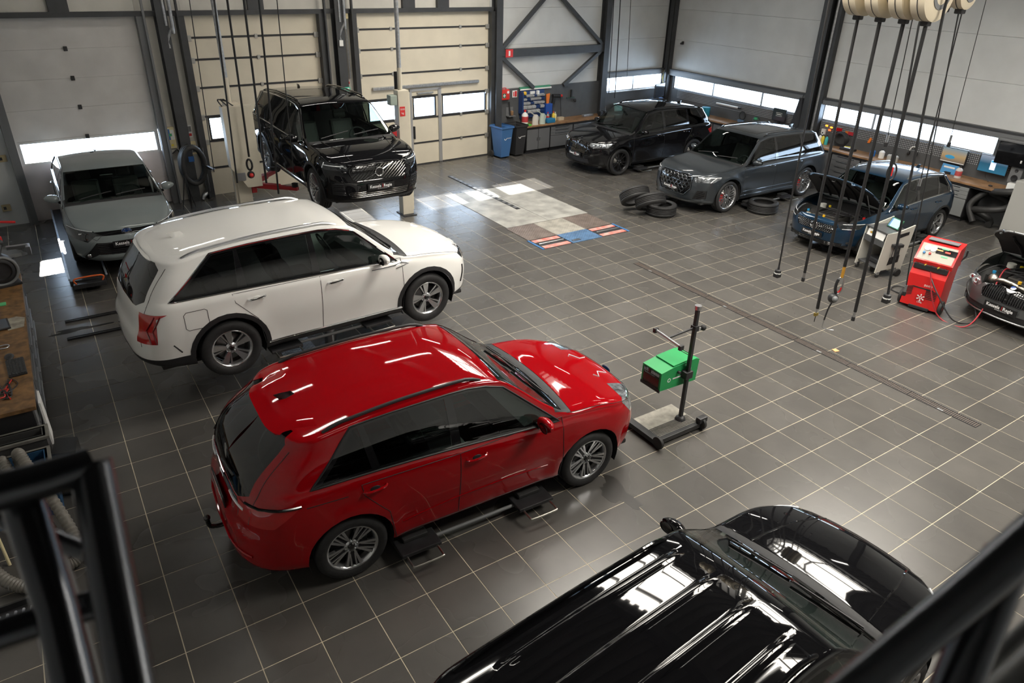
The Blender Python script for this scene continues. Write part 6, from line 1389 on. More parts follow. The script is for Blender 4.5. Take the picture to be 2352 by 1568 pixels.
MB().box(-.21, .21, -.14, 0, 0, .30, bev=.03).build('case', mat('aid_red', (.62, .03, .02), rough=.4), t); MB().box(-.06, .06, -.144, -.14, .06, .19).build('green_field', mat('aid_green', (.03, .15, .08), rough=.5), t); MB().box(-.045, .045, -.147, -.144, .115, .14).box(-.012, .012, -.147, -.144, .08, .175).build('cross', SIGNW, t); MB().tube(spline([(-.07, -.1, .29), (-.07, -.12, .34), (.07, -.12, .34), (.07, -.1, .29)], 5), .012, 8).build('handle', SIGNR, t); MB().lathe([(0, .002), (.04, .002), (.04, 0)], 18, T(.14, -.142, .22) @ RX(PI / 2)).build('sticker', SIGNW, t)
t = on_wall(FAR, 'extinguisher_sign', 'square white and red fire extinguisher sign right of the first aid case', 'sign', 7.47, 1.63, .03); MB().box(-.09, .09, -.012, 0, 0, .20).build('sign_face', SIGNW, t); MB().box(-.005, .075, -.016, -.012, .02, .18).build('flame_pictogram', SIGNR, t); MB().box(-.06, -.025, -.016, -.012, .03, .16).build('extinguisher_pictogram', SIGNR, t)
t = on_wall(FAR, 'wall_socket', 'white double socket on the grey wall below the first aid case', 'socket', 6.82, 1.36, .03); MB().box(-.06, .06, -.04, 0, 0, .18, bev=.008).build('housing', SIGNW, t)
for z in (.05, .13): MB().cyl((0, -.04, z), (0, -.045, z), .025, 12).build('outlet', STEELM, t)
t = on_wall(FAR, 'brush_holder', 'dark wall shelf holding a brush above the black bin', 'holder', 7.28, 1.10, .03); MB().box(-.13, .13, -.18, 0, 0, .02).box(-.13, .13, -.02, 0, .02, .26).build('shelf', STEELM, t); MB().cyl((-.02, -.08, .02), (-.05, -.06, .42), .018, 8).build('brush_handle', BSTL, t); MB().box(-.0, .08, -.12, -.05, .02, .16, bev=.02).build('brush_head', WOOD, t)
t = on_wall(FAR, 'work_light', 'green and white tube light on the grey wall over the parts rack', 'lamp', 8.22, 1.835, .04); MB().box(-.60, .60, -.06, 0, .02, .08, bev=.01).build('green_case', mat('lamp_green', (.06, .28, .16), rough=.5), t); MB().cyl((-.58, -.05, .0), (.64, -.05, .0), .025, 10).build('tube', SIGNW, t)
t = on_wall(FAR, 'parts_rack', 'blue louvred rack of small parts bins on the grey wall', 'parts rack', 8.12, 1.0, .05)
RKB = mat('rack_blue', (.02, .05, .16), rough=.5); MB().box(-.46, .46, -.06, 0, 0, .80, bev=.01).build('rack_panel', RKB, t); MB().box(-.50, -.46, -.2, .0, .15, .78).build('rack_side', RKB, t)
CLB = mat('bin_clear', (.45, .46, .47), rough=.3)
for r_, (n_, z, h_) in enumerate(((8, .62, .07), (6, .52, .08), (6, .40, .08), (5, .27, .11), (5, .14, .11))):
    for k in range(n_):
        w2 = .84 / n_; x = -.42 + (k + .5) * w2
        MB().prism([(-.06, z), (-.14, z + .005), (-.16, z + h_ * .7), (-.06, z + h_)], x - w2 * .44, x + w2 * .44, 'x').build('small_bin', CLB if (r_ * 3 + k) % 4 else RKB, t)
MB().box(-.12, .05, -.10, -.06, .70, .78).build('label_card', SIGNW, t); MB().ball((-.36, -.12, .74), .06, 12, 8).build('yellow_reel', mat('reel_yellow', (.75, .45, .04), rough=.4), t); MB().box(.12, .2, -.14, -.06, .68, .79, bev=.01).build('spray_can', SIGNW, t)
t = on_wall(FAR, 'blue_wall_bin', 'blue wall bin with orange scraper beside the parts rack', 'bin', 8.72, 1.05, .05); MB().box(-.13, .13, -.16, 0, 0, .32, bev=.015).build('bin', mat('bin_blue', (.02, .08, .36), rough=.45), t); MB().prism([(-.06, .30), (.02, .30), (.06, .62), (-.08, .60)], -.10, -.07, 'y').build('scraper', mat('orange_tool', (.75, .20, .03), rough=.45), t)
t = on_wall(FAR, 'heat_gun', 'black heat gun with red nozzle hanging on the grey wall', 'heat gun', 9.05, 1.50, .06); MB().cyl((-.14, -.06, .08), (.16, -.06, .06), .055, 14).build('barrel', BSTL, t); MB().cyl((.16, -.06, .06), (.25, -.06, .055), .04, 12).build('nozzle', CALR, t); MB().prism([(-.12, .08), (-.02, .08), (-.06, -.18), (-.16, -.16)], -.09, -.03, 'y').build('grip', BSTL, t); MB().tube(spline([(-.12, -.06, -.17), (-.1, -.05, -.4), (-.04, -.05, -.62)], 6), .01, 6).build('cable', BSTL, t); MB().tube(spline([(.2, -.05, .02), (.24, -.04, -.3), (.28, -.04, -.58)], 6), .01, 6).build('cord', BSTL, t)
t = on_wall(FAR, 'hook_rail', 'small black tool hook on the grey wall right of the heat gun', 'hook', 9.75, 1.42, .04); MB().box(-.03, .03, -.05, 0, .05, .28, bev=.008).build('hook_plate', BSTL, t); MB().box(-.22, .12, -.06, -.02, .03, .05).build('tool_bar', mat('tool_dark_green', (.03, .07, .05), rough=.5), t); MB().ball((.14, -.05, -.06), .05, 12, 8).build('puck', BSTL, t)
# ---- waste bins
def wheelie(x, y, m, label, lid, prt):
    t = thing('wheelie_bin', label, 'bin', (x, y, 0), fa + .05)
    rg = []
    for z, a, c in ((.05, .16, .17), (.88, .21, .27), (.90, .235, .30), (.95, .235, .30)): rg.append([Vector((-a, -c, z)), Vector((a, -c, z)), Vector((a, c, z)), Vector((-a, c, z))])
    MB().loft(rg, smooth=False, cap=False).add(rg[0], [(3, 2, 1, 0)]).build('bin_body', m, t)
    MB().box(-.20, .20, -.26, .26, .80, .82).build('bin_filling', lid, t)
    for sx in (-1, 1): MB().lathe([(0, -.03), (.09, -.03), (.1, -.02), (.1, .02), (.09, .03), (0, .03)], 20).build('wheel', PADR, t, (sx * .20, .24, .1), (0, PI / 2, 0))
    MB().cyl((-.2, .24, .1), (.2, .24, .1), .015, 8).build('axle', BSTL, t); MB().cyl((-.22, .33, .9), (.22, .33, .9), .018, 8).build('handle_bar', m, t)
    MB().lathe([(.03, 0), (.045, 0), (.045, .002), (.03, .002)], 18, T(-.05, -.235, .60) @ RX(PI / 2 - .1), closed=True).build('print_ring', SIGNW, t); text('bin_lettering', prt, .06, SIGNW, t, (.08, -.238, .61), (PI / 2 - .1, 0, 0)); return t
p = PF(1150, 363); q = PF(1188, 357)
wheelie(p.x + .08, p.y + .08, mat('bin_body_blue', (.05, .14, .32), rough=.5), 'blue wheelie bin at the foot of the grey wall', mat('bin_inner_blue', (.03, .06, .12), rough=.7), 'renewi'); wheelie(q.x - .02, q.y + .06, mat('bin_body_black', (.03, .03, .032), rough=.5), 'black open wheelie bin between the blue bin and the cabinets', mat('waste_brown', (.08, .06, .05), rough=.8, noise=.5), 'renewi')
# ---- workbenches
def cabinet(w, s, width, d0, d1, z0, z1, kind, label, m=CABG):
    t = thing('tool_cabinet', label, 'cabinet', w.at(s, 0, 0), w.a, 'grey workshop cabinets'); b = MB()
    MB().box(0, width, -d1 + .02, -d0, z0, z1).build('carcass', CABB, t); MB().box(.02, width - .02, -d1 + .06, -d0, 0, z0).build('plinth', CABB, t); g_ = .012; f = -d1
    if kind == 'doors':
        for k in (0, 1):
            a = g_ + k * width / 2; c = (k + 1) * width / 2 - g_; d = MB().box(a, c, f, f + .02, z0 + .02, z1 - .02, bev=.004).build('door', m, t); MB().box(c - .05 if k == 0 else a + .03, c - .03 if k == 0 else a + .05, f - .012, f, (z0 + z1) / 2 - .05, (z0 + z1) / 2 + .05, bev=.003).build('handle', SATIN, d)
    else:
        zz = z1 - .02; n_ = {'drawers': 3, 'all': 5}[kind]; hh = .09 if kind == 'drawers' else (z1 - z0 - .04) / n_
        for k in range(n_):
            d = MB().box(g_, width - g_, f, f + .02, zz - hh + .006, zz, bev=.003).build('drawer', m, t); MB().box(width * .2, width * .8, f - .014, f, zz - .028, zz - .012, bev=.003).build('drawer_handle', SATIN, d); zz -= hh
        if kind == 'drawers': MB().box(g_, width - g_, f, f + .02, z0 + .02, zz - .01, bev=.004).build('flap_door', m, t)
    return t
ZB = .86
units = [('doors', 7.55, .92, 'grey two-door cabinet under the wooden bench next to the bins'), ('drawers', 8.50, .92, 'grey drawer cabinet under the bench, second from the bins'), ('drawers', 9.45, .92, 'grey drawer cabinet under the bench behind the black SUV bonnet')]
for k, s_, w2, lb in units: cabinet(FAR, s_, w2, .04, .60, .10, ZB - .10, k, lb)
wt = tag(fbox(MB(), 7.52, 11.2, .03, .64, ZB - .05, ZB, bev=.006).build('worktop', WOOD, None, fo_, (0, 0, fa)), 'brown wooden worktop along the grey far wall', 'worktop')
fbox(MB(), 7.52, 11.2, .04, .62, ZB - .10, ZB - .05).build('under_rail', CABB, wt)
tag(fbox(MB(), 11.25, 14.05, .03, .64, ZB - .05, ZB, bev=.006).build('worktop', mat('bench_grey', (.25, .25, .25), rough=.4), None, fo_, (0, 0, fa)), 'grey worktop under the corner window', 'worktop')
cabinet(FAR, 10.4, .78, .04, .60, .10, ZB - .10, 'doors', 'grey cabinet under the bench hidden behind the black SUV'); cabinet(FAR, 11.3, 2.2, .04, .60, .10, ZB - .06, 'all', 'long grey drawer block under the corner window')
def bottle(w, s, d, z, r, h_, m, label, capm=None, kind='bottle', lab=None, group='bottles and cans on the far bench'):
    t = thing('bottle' if kind != 'jug' else 'measuring_jug', label, 'bottle' if kind != 'jug' else 'jug', w.at(s, d, z), w.a, group)
    if kind == 'jug':
        rg = []
        for zz, a in ((0, 1), (.55, .92), (.8, .75), (1, .62)): rg.append([Vector((r * a * math.cos(k), r * a * .8 * math.sin(k), h_ * zz)) for k in [2 * PI * i / 16 for i in range(16)]])
        MB().loft(rg, cap=False).add(rg[0], [tuple(range(16))]).build('jug_body', m, t); MB().tube([(-r * .3, 0, h_ * .95), (-r * 1.2, 0, h_ * 1.15), (-r * 2.4, 0, h_ * 1.38)], .016, 8).build('spout', m, t); MB().tube(spline([(r * .6, 0, h_ * .9), (r * 1.2, 0, h_ * .7), (r * .95, 0, h_ * .3)], 5), .014, 8).build('handle', m, t)
    else:
        MB().lathe([(0, 0), (r, 0), (r, h_ * .72), (r * .6, h_ * .86), (r * .3, h_ * .9), (r * .3, h_)], 18).build('bottle_body', m, t); MB().lathe([(0, h_ * 1.08), (r * .36, h_ * 1.08), (r * .36, h_ * .95)], 14).build('cap', capm or BSTL, t)
        if lab: MB().lathe([(r + .001, h_ * .2), (r + .002, h_ * .22), (r + .002, h_ * .6), (r + .001, h_ * .62)], 18).build('label_sleeve', lab, t)
    return t
JP = mat('jug_plastic', (.60, .56, .50), rough=.35); JB = mat('jug_fluid', (.45, .52, .46), rough=.35); 
s0, z0 = fpx(1208, 275, .45); bottle(FAR, 7.92, .52, ZB, .11, .30, JP, 'milky measuring jug with pink fluid and long spout, nearest the bench end', kind='jug'); bottle(FAR, 8.20, .52, ZB, .11, .31, JB, 'milky measuring jug with pale green fluid', kind='jug')
bottle(FAR, 7.64, .36, ZB, .10, .40, SIGNW, 'white and red canister behind the measuring jugs', SIGNR, lab=mat('label_red', (.5, .05, .06), rough=.5)); bottle(FAR, 8.60, .30, ZB, .05, .26, mat('can_grey', (.3, .28, .27), rough=.4, metal=.4), 'grey and red spray can on the far bench', SIGNR, lab=SIGNR); bottle(FAR, 8.80, .34, ZB, .05, .27, mat('can_yellow', (.75, .55, .05), rough=.4), 'yellow spray can on the far bench', SIGNR); bottle(FAR, 8.90, .30, ZB, .05, .24, mat('bottle_pale_yellow', (.7, .62, .3), rough=.4), 'pale yellow bottle beside the yellow spray can', SIGNW)
tag(MB().box(-.16, .16, -.10, .10, 0, .14, bev=.03).build('blue_box', mat('tub_blue', (.02, .18, .36), rough=.45), None, FAR.at(8.52, .50, ZB), fa), 'small blue tub on the wooden bench beside the jugs', 'tub')
tag(MB().box(-.10, .10, -.06, .06, 0, .10, bev=.01).build('small_carton', mat('carton', (.5, .42, .3), rough=.7), None, FAR.at(9.08, .36, ZB), fa), 'small beige carton at the end of the bottle row', 'carton')
tag(MB().box(-.08, .08, -.08, .08, 0, .05, bev=.02).build('green_tray', mat('tray_green', (.1, .5, .05), rough=.5), None, FAR.at(7.62, .56, ZB), fa), 'bright green drip tray under the canister on the bench', 'tray')
tag(MB().box(-.22, .22, -.06, .06, 0, .07, bev=.015).build('torch_lamp', GALV, None, FAR.at(10.3, .3, ZB), fa), 'grey bar lamp lying on the far bench', 'lamp')
t = thing('bench_vice', 'dark bench vice on the right part of the wooden bench', 'vice', FAR.at(10.85, .5, ZB), fa); MB().box(-.22, .1, -.06, .06, 0, .06, bev=.01).box(-.05, .08, -.08, .08, .06, .16, bev=.01).build('vice_body', BSTL, t); MB().box(-.24, -.12, -.08, .08, .06, .16, bev=.01).build('moving_jaw', BSTL, t); MB().cyl((.02, -.02, .16), (.02, -.02, .3), .02, 8).build('handle', SATIN, t)
# laptops and monitor in the corner
SCRD = mat('screen_off', (.02, .022, .026), rough=.12); 
def laptop(s, lab, m):
    t = thing('laptop', lab, 'laptop', FAR.at(s, .40, ZB), fa); MB().box(-.2, .2, -.14, .14, 0, .025, bev=.005).build('base', STEELM, t); Mm = T(0, .14, .025) @ RX(math.radians(-18)); MB().box(-.2, .2, -.012, .012, 0, .28, Mm, bev=.005).build('lid', STEELM, t); MB().box(-.18, .18, -.014, -.012, .02, .26, Mm).build('screen', m, t); return t
laptop(11.75, 'laptop with pale green screen, leftmost under the corner window', mat('scr_green', (.2, .3, .28), rough=.2, emit=(.25, .36, .34), estr=.6)); laptop(12.35, 'laptop with grey-blue screen, second under the corner window', mat('scr_blue', (.2, .26, .32), rough=.2, emit=(.25, .33, .42), estr=.7)); laptop(12.90, 'laptop with dark blue screen, third under the corner window', mat('scr_dblue', (.1, .14, .2), rough=.2, emit=(.08, .13, .22), estr=.7))
def monitor(w, s, d, z, wd_, hg, lab, scr, stand=True, yaw=0.0, tilt=0.0, name='monitor'):
    t = thing(name, lab, 'monitor', w.at(s, d, z), w.a + yaw); Mm = RX(tilt); MB().box(-wd_ / 2, wd_ / 2, -.02, .025, 0, hg, Mm, bev=.008).build('casing', BSTL, t); sc_ = MB().box(-wd_ / 2 + .015, wd_ / 2 - .015, -.023, -.02, .015, hg - .015, Mm).build('screen', scr, t)
    if stand: MB().box(-.03, .03, .0, .05, -.14, .05).box(-.12, .12, -.08, .1, -.155, -.14, bev=.004).build('stand', BSTL, t)
    return t, Mm
monitor(FAR, 13.35, .56, ZB + .40, .75, .46, 'black monitor seen from behind on the corner of the benches', SCRD, True, .3)
t = thing('blue_toolbox', 'blue box with a black tool in front, under the corner window', 'box', FAR.at(13.48, .30, ZB), fa); MB().box(-.28, .28, -.1, .1, 0, .34, bev=.01).build('box_panel', mat('panel_blue', (.10, .18, .34), rough=.5), t); MB().ball((.02, -.12, .16), .09, 12, 8, (1.2, .5, 1)).build('black_tool', BSTL, t)
# right wall benches
PEG = mat('pegboard', (.06, .062, .066), rough=.55); nt = PEG.node_tree; b_ = nt.nodes['Principled BSDF']; N = nt.nodes.new; L = nt.links.new
tc = N('ShaderNodeTexCoord'); sx_ = N('ShaderNodeSeparateXYZ'); L(tc.outputs['Object'], sx_.inputs[0]); fs = []
for ax in ('X', 'Z'):
    m1 = N('ShaderNodeMath'); m1.operation = 'MULTIPLY'; m1.inputs[1].default_value = 1 / .045; L(sx_.outputs[ax], m1.inputs[0]); m2 = N('ShaderNodeMath'); m2.operation = 'FRACT'; L(m1.outputs[0], m2.inputs[0]); m3 = N('ShaderNodeMath'); m3.operation = 'SUBTRACT'; m3.inputs[1].default_value = .5; L(m2.outputs[0], m3.inputs[0]); m4 = N('ShaderNodeMath'); m4.operation = 'ABSOLUTE'; L(m3.outputs[0], m4.inputs[0]); fs.append(m4)
mx = N('ShaderNodeMath'); mx.operation = 'MAXIMUM'; L(fs[0].outputs[0], mx.inputs[0]); L(fs[1].outputs[0], mx.inputs[1]); lt = N('ShaderNodeMath'); lt.operation = 'LESS_THAN'; lt.inputs[1].default_value = .22; L(mx.outputs[0], lt.inputs[0])
mc = N('ShaderNodeMix'); mc.data_type = 'RGBA'; mc.inputs[6].default_value = (.06, .062, .066, 1); mc.inputs[7].default_value = (.62, .64, .66, 1); L(lt.outputs[0], mc.inputs[0]); L(mc.outputs[2], b_.inputs['Base Color'])  # light through the holes is put into the colour as pale dots
ZR = .93
for i, (a, c, lab) in enumerate(((.76, 6.1, 'left'), (6.75, 12.4, 'right'))):
    wt = tag(fbox(MB(), a, c, .03, .68, ZR - .05, ZR, bev=.006).build('worktop', WOOD, None, ro, (0, 0, ra)), 'wooden worktop along the window wall, %s of the dark column' % lab, 'worktop')
    fbox(MB(), a, c, .05, .65, ZR - .10, ZR - .05).build('under_rail', CABB, wt)
    tag(fbox(MB(), a, c, .02, .035, ZR + .30, RZ0 - .005).build('pegboard', PEG, None, ro, (0, 0, ra)), 'perforated tool board below the windows, %s of the dark column' % lab, 'tool board'); tag(fbox(MB(), a, c, .02, .035, ZR, ZR + .30).build('splashback', GPAN, None, ro, (0, 0, ra)), 'plain grey splashback above the worktop, %s of the column' % lab, 'panel')
for k in range(5): cabinet(RIGHT, 1.4 + k * .92, .9, .05, .64, .10, ZR - .10, 'drawers' if k % 2 else 'doors', 'grey bench cabinet along the window wall behind the two far SUVs')
for k, (s_, kd, lb) in enumerate(((6.85, 'doors', 'grey cabinet behind the graphite SUV tail'), (7.75, 'all', 'grey drawer cabinet behind the open blue bonnet'), (8.65, 'doors', 'grey cabinet hidden behind the blue SUV roof'), (9.55, 'doors', 'grey cabinet hidden behind the blue SUV rear door'))): cabinet(RIGHT, s_, .88, .05, .64, .10, ZR - .10, kd, lb)
cabinet(RIGHT, 10.45, 1.1, .05, .64, .10, ZR - .10, 'drawers', 'pale grey drawer cabinet right of the blue SUV tail light', mat('cabinet_pale', (.24, .25, .25), rough=.3))
# monitors on the right wall
def photo_scr(name, top, mid, bot, e=.55):
    m = bpy.data.materials.new(name); m.use_nodes = True; nt = m.node_tree; b_ = nt.nodes['Principled BSDF']; N = nt.nodes.new; L = nt.links.new; tc = N('ShaderNodeTexCoord'); sp_ = N('ShaderNodeSeparateXYZ'); L(tc.outputs['Generated'], sp_.inputs[0]); r = N('ShaderNodeValToRGB'); L(sp_.outputs['Z'], r.inputs[0]); r.color_ramp.elements[0].color = (*bot, 1); r.color_ramp.elements[1].color = (*top, 1); el = r.color_ramp.elements.new(.5); el.color = (*mid, 1)
    L(r.outputs[0], b_.inputs['Emission Color']); b_.inputs['Emission Strength'].default_value = e; b_.inputs['Base Color'].default_value = (.02, .02, .02, 1); b_.inputs['Roughness'].default_value = .15; return m
t, Mm = monitor(RIGHT, 10.72, .16, ZR + .24, .62, .36, 'monitor showing a blue car in a desert, on the window wall', photo_scr('desert_picture', (.30, .42, .48), (.62, .42, .20), (.22, .18, .15)), False)
MB().ball((-.08, -.024, .14), 1, 14, 8, (.12, .003, .045)).build('pictured_car', mat('pic_blue', (.03, .2, .35), emit=(.03, .22, .40), estr=.5), t); MB().box(-.29, .29, -.025, -.023, .018, .032).build('task_bar', mat('pic_white', (.6, .6, .6), emit=(.6, .58, .5), estr=.5), t)
t, Mm = monitor(RIGHT, 11.68, .20, ZR + .22, .66, .40, 'monitor showing a blue desktop with a white login window', photo_scr('blue_desktop', (.45, .52, .65), (.02, .14, .24), (.03, .22, .36)), False)
MB().box(-.06, .06, -.026, -.023, .08, .30).build('login_window', mat('win_white', (.7, .75, .85), emit=(.62, .68, .85), estr=.7), t); MB().box(-.055, .055, -.0275, -.026, .25, .29).build('login_header', mat('win_blue', (.05, .35, .55), emit=(.05, .35, .6), estr=.6), t); MB().tube(spline([(-.1, 0, 0), (-.1, .02, -.12), (.0, .02, -.2)], 5), .008, 6).build('cable', BSTL, t)
t, Mm = monitor(RIGHT, 5.35, .14, ZR + .30, .48, .36, 'dark monitor with a white framed logo, left of the dark column', photo_scr('logo_picture', (.02, .03, .032), (.015, .022, .024), (.012, .016, .02)), True)
MB().tube([(-.11, -.026, .15), (.11, -.026, .15), (.11, -.026, .24), (-.11, -.026, .24)], .006, 6, closed=True).build('logo_frame', SIGNW, t); MB().box(-.085, .085, -.026, -.023, .185, .205).build('logo_bar', SIGNW, t)
t = thing('blue_folder', 'light blue brochure holder on the bench below the car monitor', 'holder', RIGHT.at(10.75, .26, ZR), ra); MB().box(-.2, .2, -.012, .012, 0, .22, RX(math.radians(-14)), bev=.003).build('brochure', mat('brochure_blue', (.08, .30, .60), rough=.4), t); MB().box(-.07, .07, -.05, .03, 0, .05).build('holder_foot', BSTL, t); MB().box(-.15, .12, -.018, -.013, .13, .17, RX(math.radians(-14))).build('print_line', SIGNW, t)
bottle(RIGHT, 11.08, .42, ZR, .075, .26, mat('oil_white', (.62, .6, .58), rough=.35), 'white oil bottle with red foot on the right bench', BSTL, lab=mat('label_pinkred', (.5, .08, .08), rough=.5), group='bottles on the right bench')
t = on_wall(RIGHT, 'wall_cabinet', 'black roller-front wall cabinet at the right end of the windows', 'cabinet', 12.05, 1.42, .03); MB().box(-.36, .36, -.26, 0, 0, .50, bev=.01).build('cabinet_body', GBLK, t); MB().box(-.40, .40, -.30, .02, .50, .56, bev=.02).build('cabinet_lid', STEELM, t); MB().box(.20, .23, -.275, -.26, .10, .16).build('handle', SIGNW, t)
t = on_wall(RIGHT, 'wall_speaker', 'dark grey speaker beside the blue desktop monitor', 'speaker', 12.20, 1.05, .05); MB().box(-.13, .13, -.16, 0, 0, .38, bev=.01).build('cabinet', STEELM, t)
for z, r_ in ((.11, .07), (.28, .035)): MB().lathe([(0, .0), (r_ * .7, .01), (r_, .012), (r_ * 1.08, 0)], 20, T(0, -.16, z) @ RX(PI / 2)).build('cone', BSTL, t)
tag(MB().box(-.09, .09, -.004, 0, 0, .09).build('sticky_note', mat('note_yellow', (.72, .66, .30), rough=.7), None, RIGHT.at(12.18, .04, ZR + .06), ra), 'yellow note on the wall under the speaker', 'note'); tag(MB().box(-.09, .09, -.06, .06, 0, .16, bev=.01).build('paper_box', SIGNW, None, RIGHT.at(12.3, .4, ZR), ra), 'white box at the right end of the wooden bench', 'box'); tag(MB().box(-.10, .10, -.05, .05, 0, .03, bev=.008).build('blue_cloth', mat('cloth_blue', (.03, .35, .55), rough=.7), None, RIGHT.at(12.28, .58, ZR), ra), 'bright blue cloth on the bench end', 'cloth'); tag(MB().ball((0, 0, .02), 1, 12, 6, (.05, .035, .02)).build('computer_mouse', BSTL, None, RIGHT.at(11.9, .5, ZR), ra), 'black computer mouse on the right wooden bench', 'mouse')
t = thing('corner_partition', 'grey-white metal cabinet side at the right edge beside the bench', 'cabinet', RIGHT.at(12.5, 0, 0), ra); MB().box(0, .9, -.75, -.02, 0, 1.25, bev=.01).build('cabinet_body', mat('partition_white', (.42, .42, .40), rough=.45), t); MB().box(-.004, 0, -.6, -.2, .95, 1.05).build('vent_slot', BSTL, t)
t = thing('floor_hose', 'dark ribbed exhaust hose piled under the right bench', 'hose', RIGHT.at(11.95, .55, 0), ra); P = [(-.1 + .28 * math.cos(a) + .02 * i, .05 + .2 * math.sin(a), .08 + .035 * i) for i, a in enumerate([2 * PI * k / 14 for k in range(30)])]; MB().tube(P + [Vector((.25, .3, 1.0))] if 0 else P, .075, 10).build('hose_coil', mat('hose_ribbed', (0, 0, 0)), t); MB().tube(spline([(-.1, -.1, .1), (-.3, -.05, .45), (-.1, .1, .8)], 8), .07, 10).build('hose_end', mat('hose_ribbed', (0, 0, 0)), t)
for k, (s_, c, lb) in enumerate(((7.02, SIGNW, 'white spray bottle on the bench right of the dark column'), (7.12, mat('bottle_yellow', (.75, .6, .05), rough=.4), 'yellow bottle on the bench right of the dark column'), (7.24, mat('bottle_teal', (.05, .42, .42), rough=.4), 'teal bottle on the bench right of the dark column'))): bottle(RIGHT, s_, .30, ZR, .045, .24, c, lb, group='bottles by the dark column')
t = on_wall(RIGHT, 'wall_box', 'small white thermostat box near the dark column', 'box', 6.92, 1.12, .04); MB().box(-.06, .06, -.06, 0, 0, .16, bev=.008).build('housing', SIGNW, t); MB().cyl((0, -.06, .06), (0, -.07, .06), .02, 10).build('dial', BSTL, t)
t = on_wall(RIGHT, 'cable_coil', 'black cable coiled on the tool board right of the dark column', 'cable', 7.56, 1.15, .12)
for k in range(5): MB().tube([(.24 * math.cos(a) * (1 - .06 * k), -.02 * k, (.17 + .012 * k) * math.sin(a) - .02 * k) for a in [2 * PI * i / 26 for i in range(26)]], .016, 7, closed=True).build('cable_loop', BSTL, t)
EM = [((.9, .12, .03), 1.2), ((.95, .30, .03), 1.4), ((.7, .06, .03), .5)]
for k, (s_, z, c, lb) in enumerate(((6.98, 1.36, 1, 'orange flashing lamp on the tool board, left one'), (7.14, 1.34, 1, 'orange flashing lamp on the tool board, right one'), (7.10, 1.26, 0, 'small red lamp below the orange lamps'))):
    t = on_wall(RIGHT, 'trailer_lamp', lb, 'lamp', s_, z, .05); MB().box(-.04, .04, -.03, 0, 0, .045, bev=.01).build('lens', mat('lamp_on_%d' % c, EM[c][0], emit=EM[c][0], estr=EM[c][1] * 1.6), t); MB().box(-.045, .045, -.008, 0, -.006, .05).build('base', BSTL, t)
for k, (s_, z, lb) in enumerate(((7.36, 1.31, 'red and amber rear lamp on the tool board, left one'), (7.75, 1.27, 'red and amber rear lamp on the tool board, right one'))):
    t = on_wall(RIGHT, 'trailer_lamp', lb, 'lamp', s_, z, .05); MB().box(-.13, -.04, -.05, 0, 0, .09, bev=.01).build('amber_lens', mat('amber_lens', (.6, .16, .02), rough=.2, coat=1), t); MB().box(-.04, .13, -.05, 0, 0, .09, bev=.01).build('red_lens', RED, t)
t = on_wall(RIGHT, 'orange_tool', 'small orange tool hanging on the tool board', 'tool', 8.38, 1.18, .05); MB().prism([(-.05, 0), (.02, .0), (.06, .12), (0, .14)], -.03, 0, 'y').build('tool_body', mat('orange_tool', (.75, .2, .03)), t); MB().cyl((.0, -.02, .13), (0, -.02, .17), .008, 8).build('hanging_ring', SATIN, t)
for k, (s_, m_, h_, lb) in enumerate(((8.72, mat('tin_blue', (.03, .16, .5), rough=.4), .18, 'blue tin on the right bench behind the blue SUV roof'), (8.98, SIGNW, .22, 'white canister on the right bench behind the blue SUV roof'), (9.22, mat('jar_clear', (.45, .45, .43), rough=.3), .17, 'clear jar on the right bench, left one'), (9.38, mat('jar_clear', (.45, .45, .43)), .17, 'clear jar on the right bench, right one'))): bottle(RIGHT, s_, .32, ZR, .07, h_, m_, lb, group='tins on the right bench')
t = thing('toolbox_tray', 'dark tray of yellow-handled tools on the right bench', 'tray', RIGHT.at(8.0, .35, ZR), ra); MB().box(-.2, .2, -.1, .1, 0, .06, bev=.01).build('tray', BSTL, t); MB().cyl((-.12, 0, .08), (.08, .02, .09), .015, 8).build('yellow_handle', mat('tool_yellow', (.7, .6, .05), rough=.4), t); MB().cyl((-.1, -.05, .07), (.12, -.04, .07), .014, 8).build('chisel', SATIN, t)
t = on_wall(RIGHT, 'headphones', 'black ear defenders with white band on the tool board', 'ear defenders', 9.65, 1.20, .06); MB().tube([(.10 * math.cos(a), -.03, .14 * math.sin(a)) for a in [PI * i / 14 for i in range(15)]], .014, 8).build('headband', SIGNW, t)
for sx in (-1, 1): MB().ball((sx * .10, -.04, -.03), .05, 12, 8, (.7, 1, 1.3)).build('ear_cup', BSTL, t)
t = thing('hanging_jacket', 'dark jacket hanging on the steel column by the windows', 'jacket', RIGHT.at(6.05, .10, 1.15), ra)
MB().loft([[Vector(((.07 + .15 * q) * math.cos(k) * (1 + .12 * math.sin(5 * k + q * 3)) , -.08 + (.05 + .07 * q) * math.sin(k), 1.0 - 1.0 * q - .15)) for k in [2 * PI * i / 24 for i in range(24)]] for q in (0, .08, .2, .4, .6, .8, 1.0)]).build('coat', mat('jacket_dark', (.03, .032, .038), rough=.8), t); MB().tube([(0, -.05, .84), (0, -.05, .92), (.02, 0, .96)], .01, 6).build('coat_loop', BSTL, t)
tag(MB().lathe([(0, 0), (.14, 0), (.14, .28), (0, .28)], 18).build('blue_drum', mat('drum_teal', (.02, .22, .30), rough=.4), None, RIGHT.at(2.55, .35, ZR)), 'teal drum on the bench behind the far black SUV', 'drum')
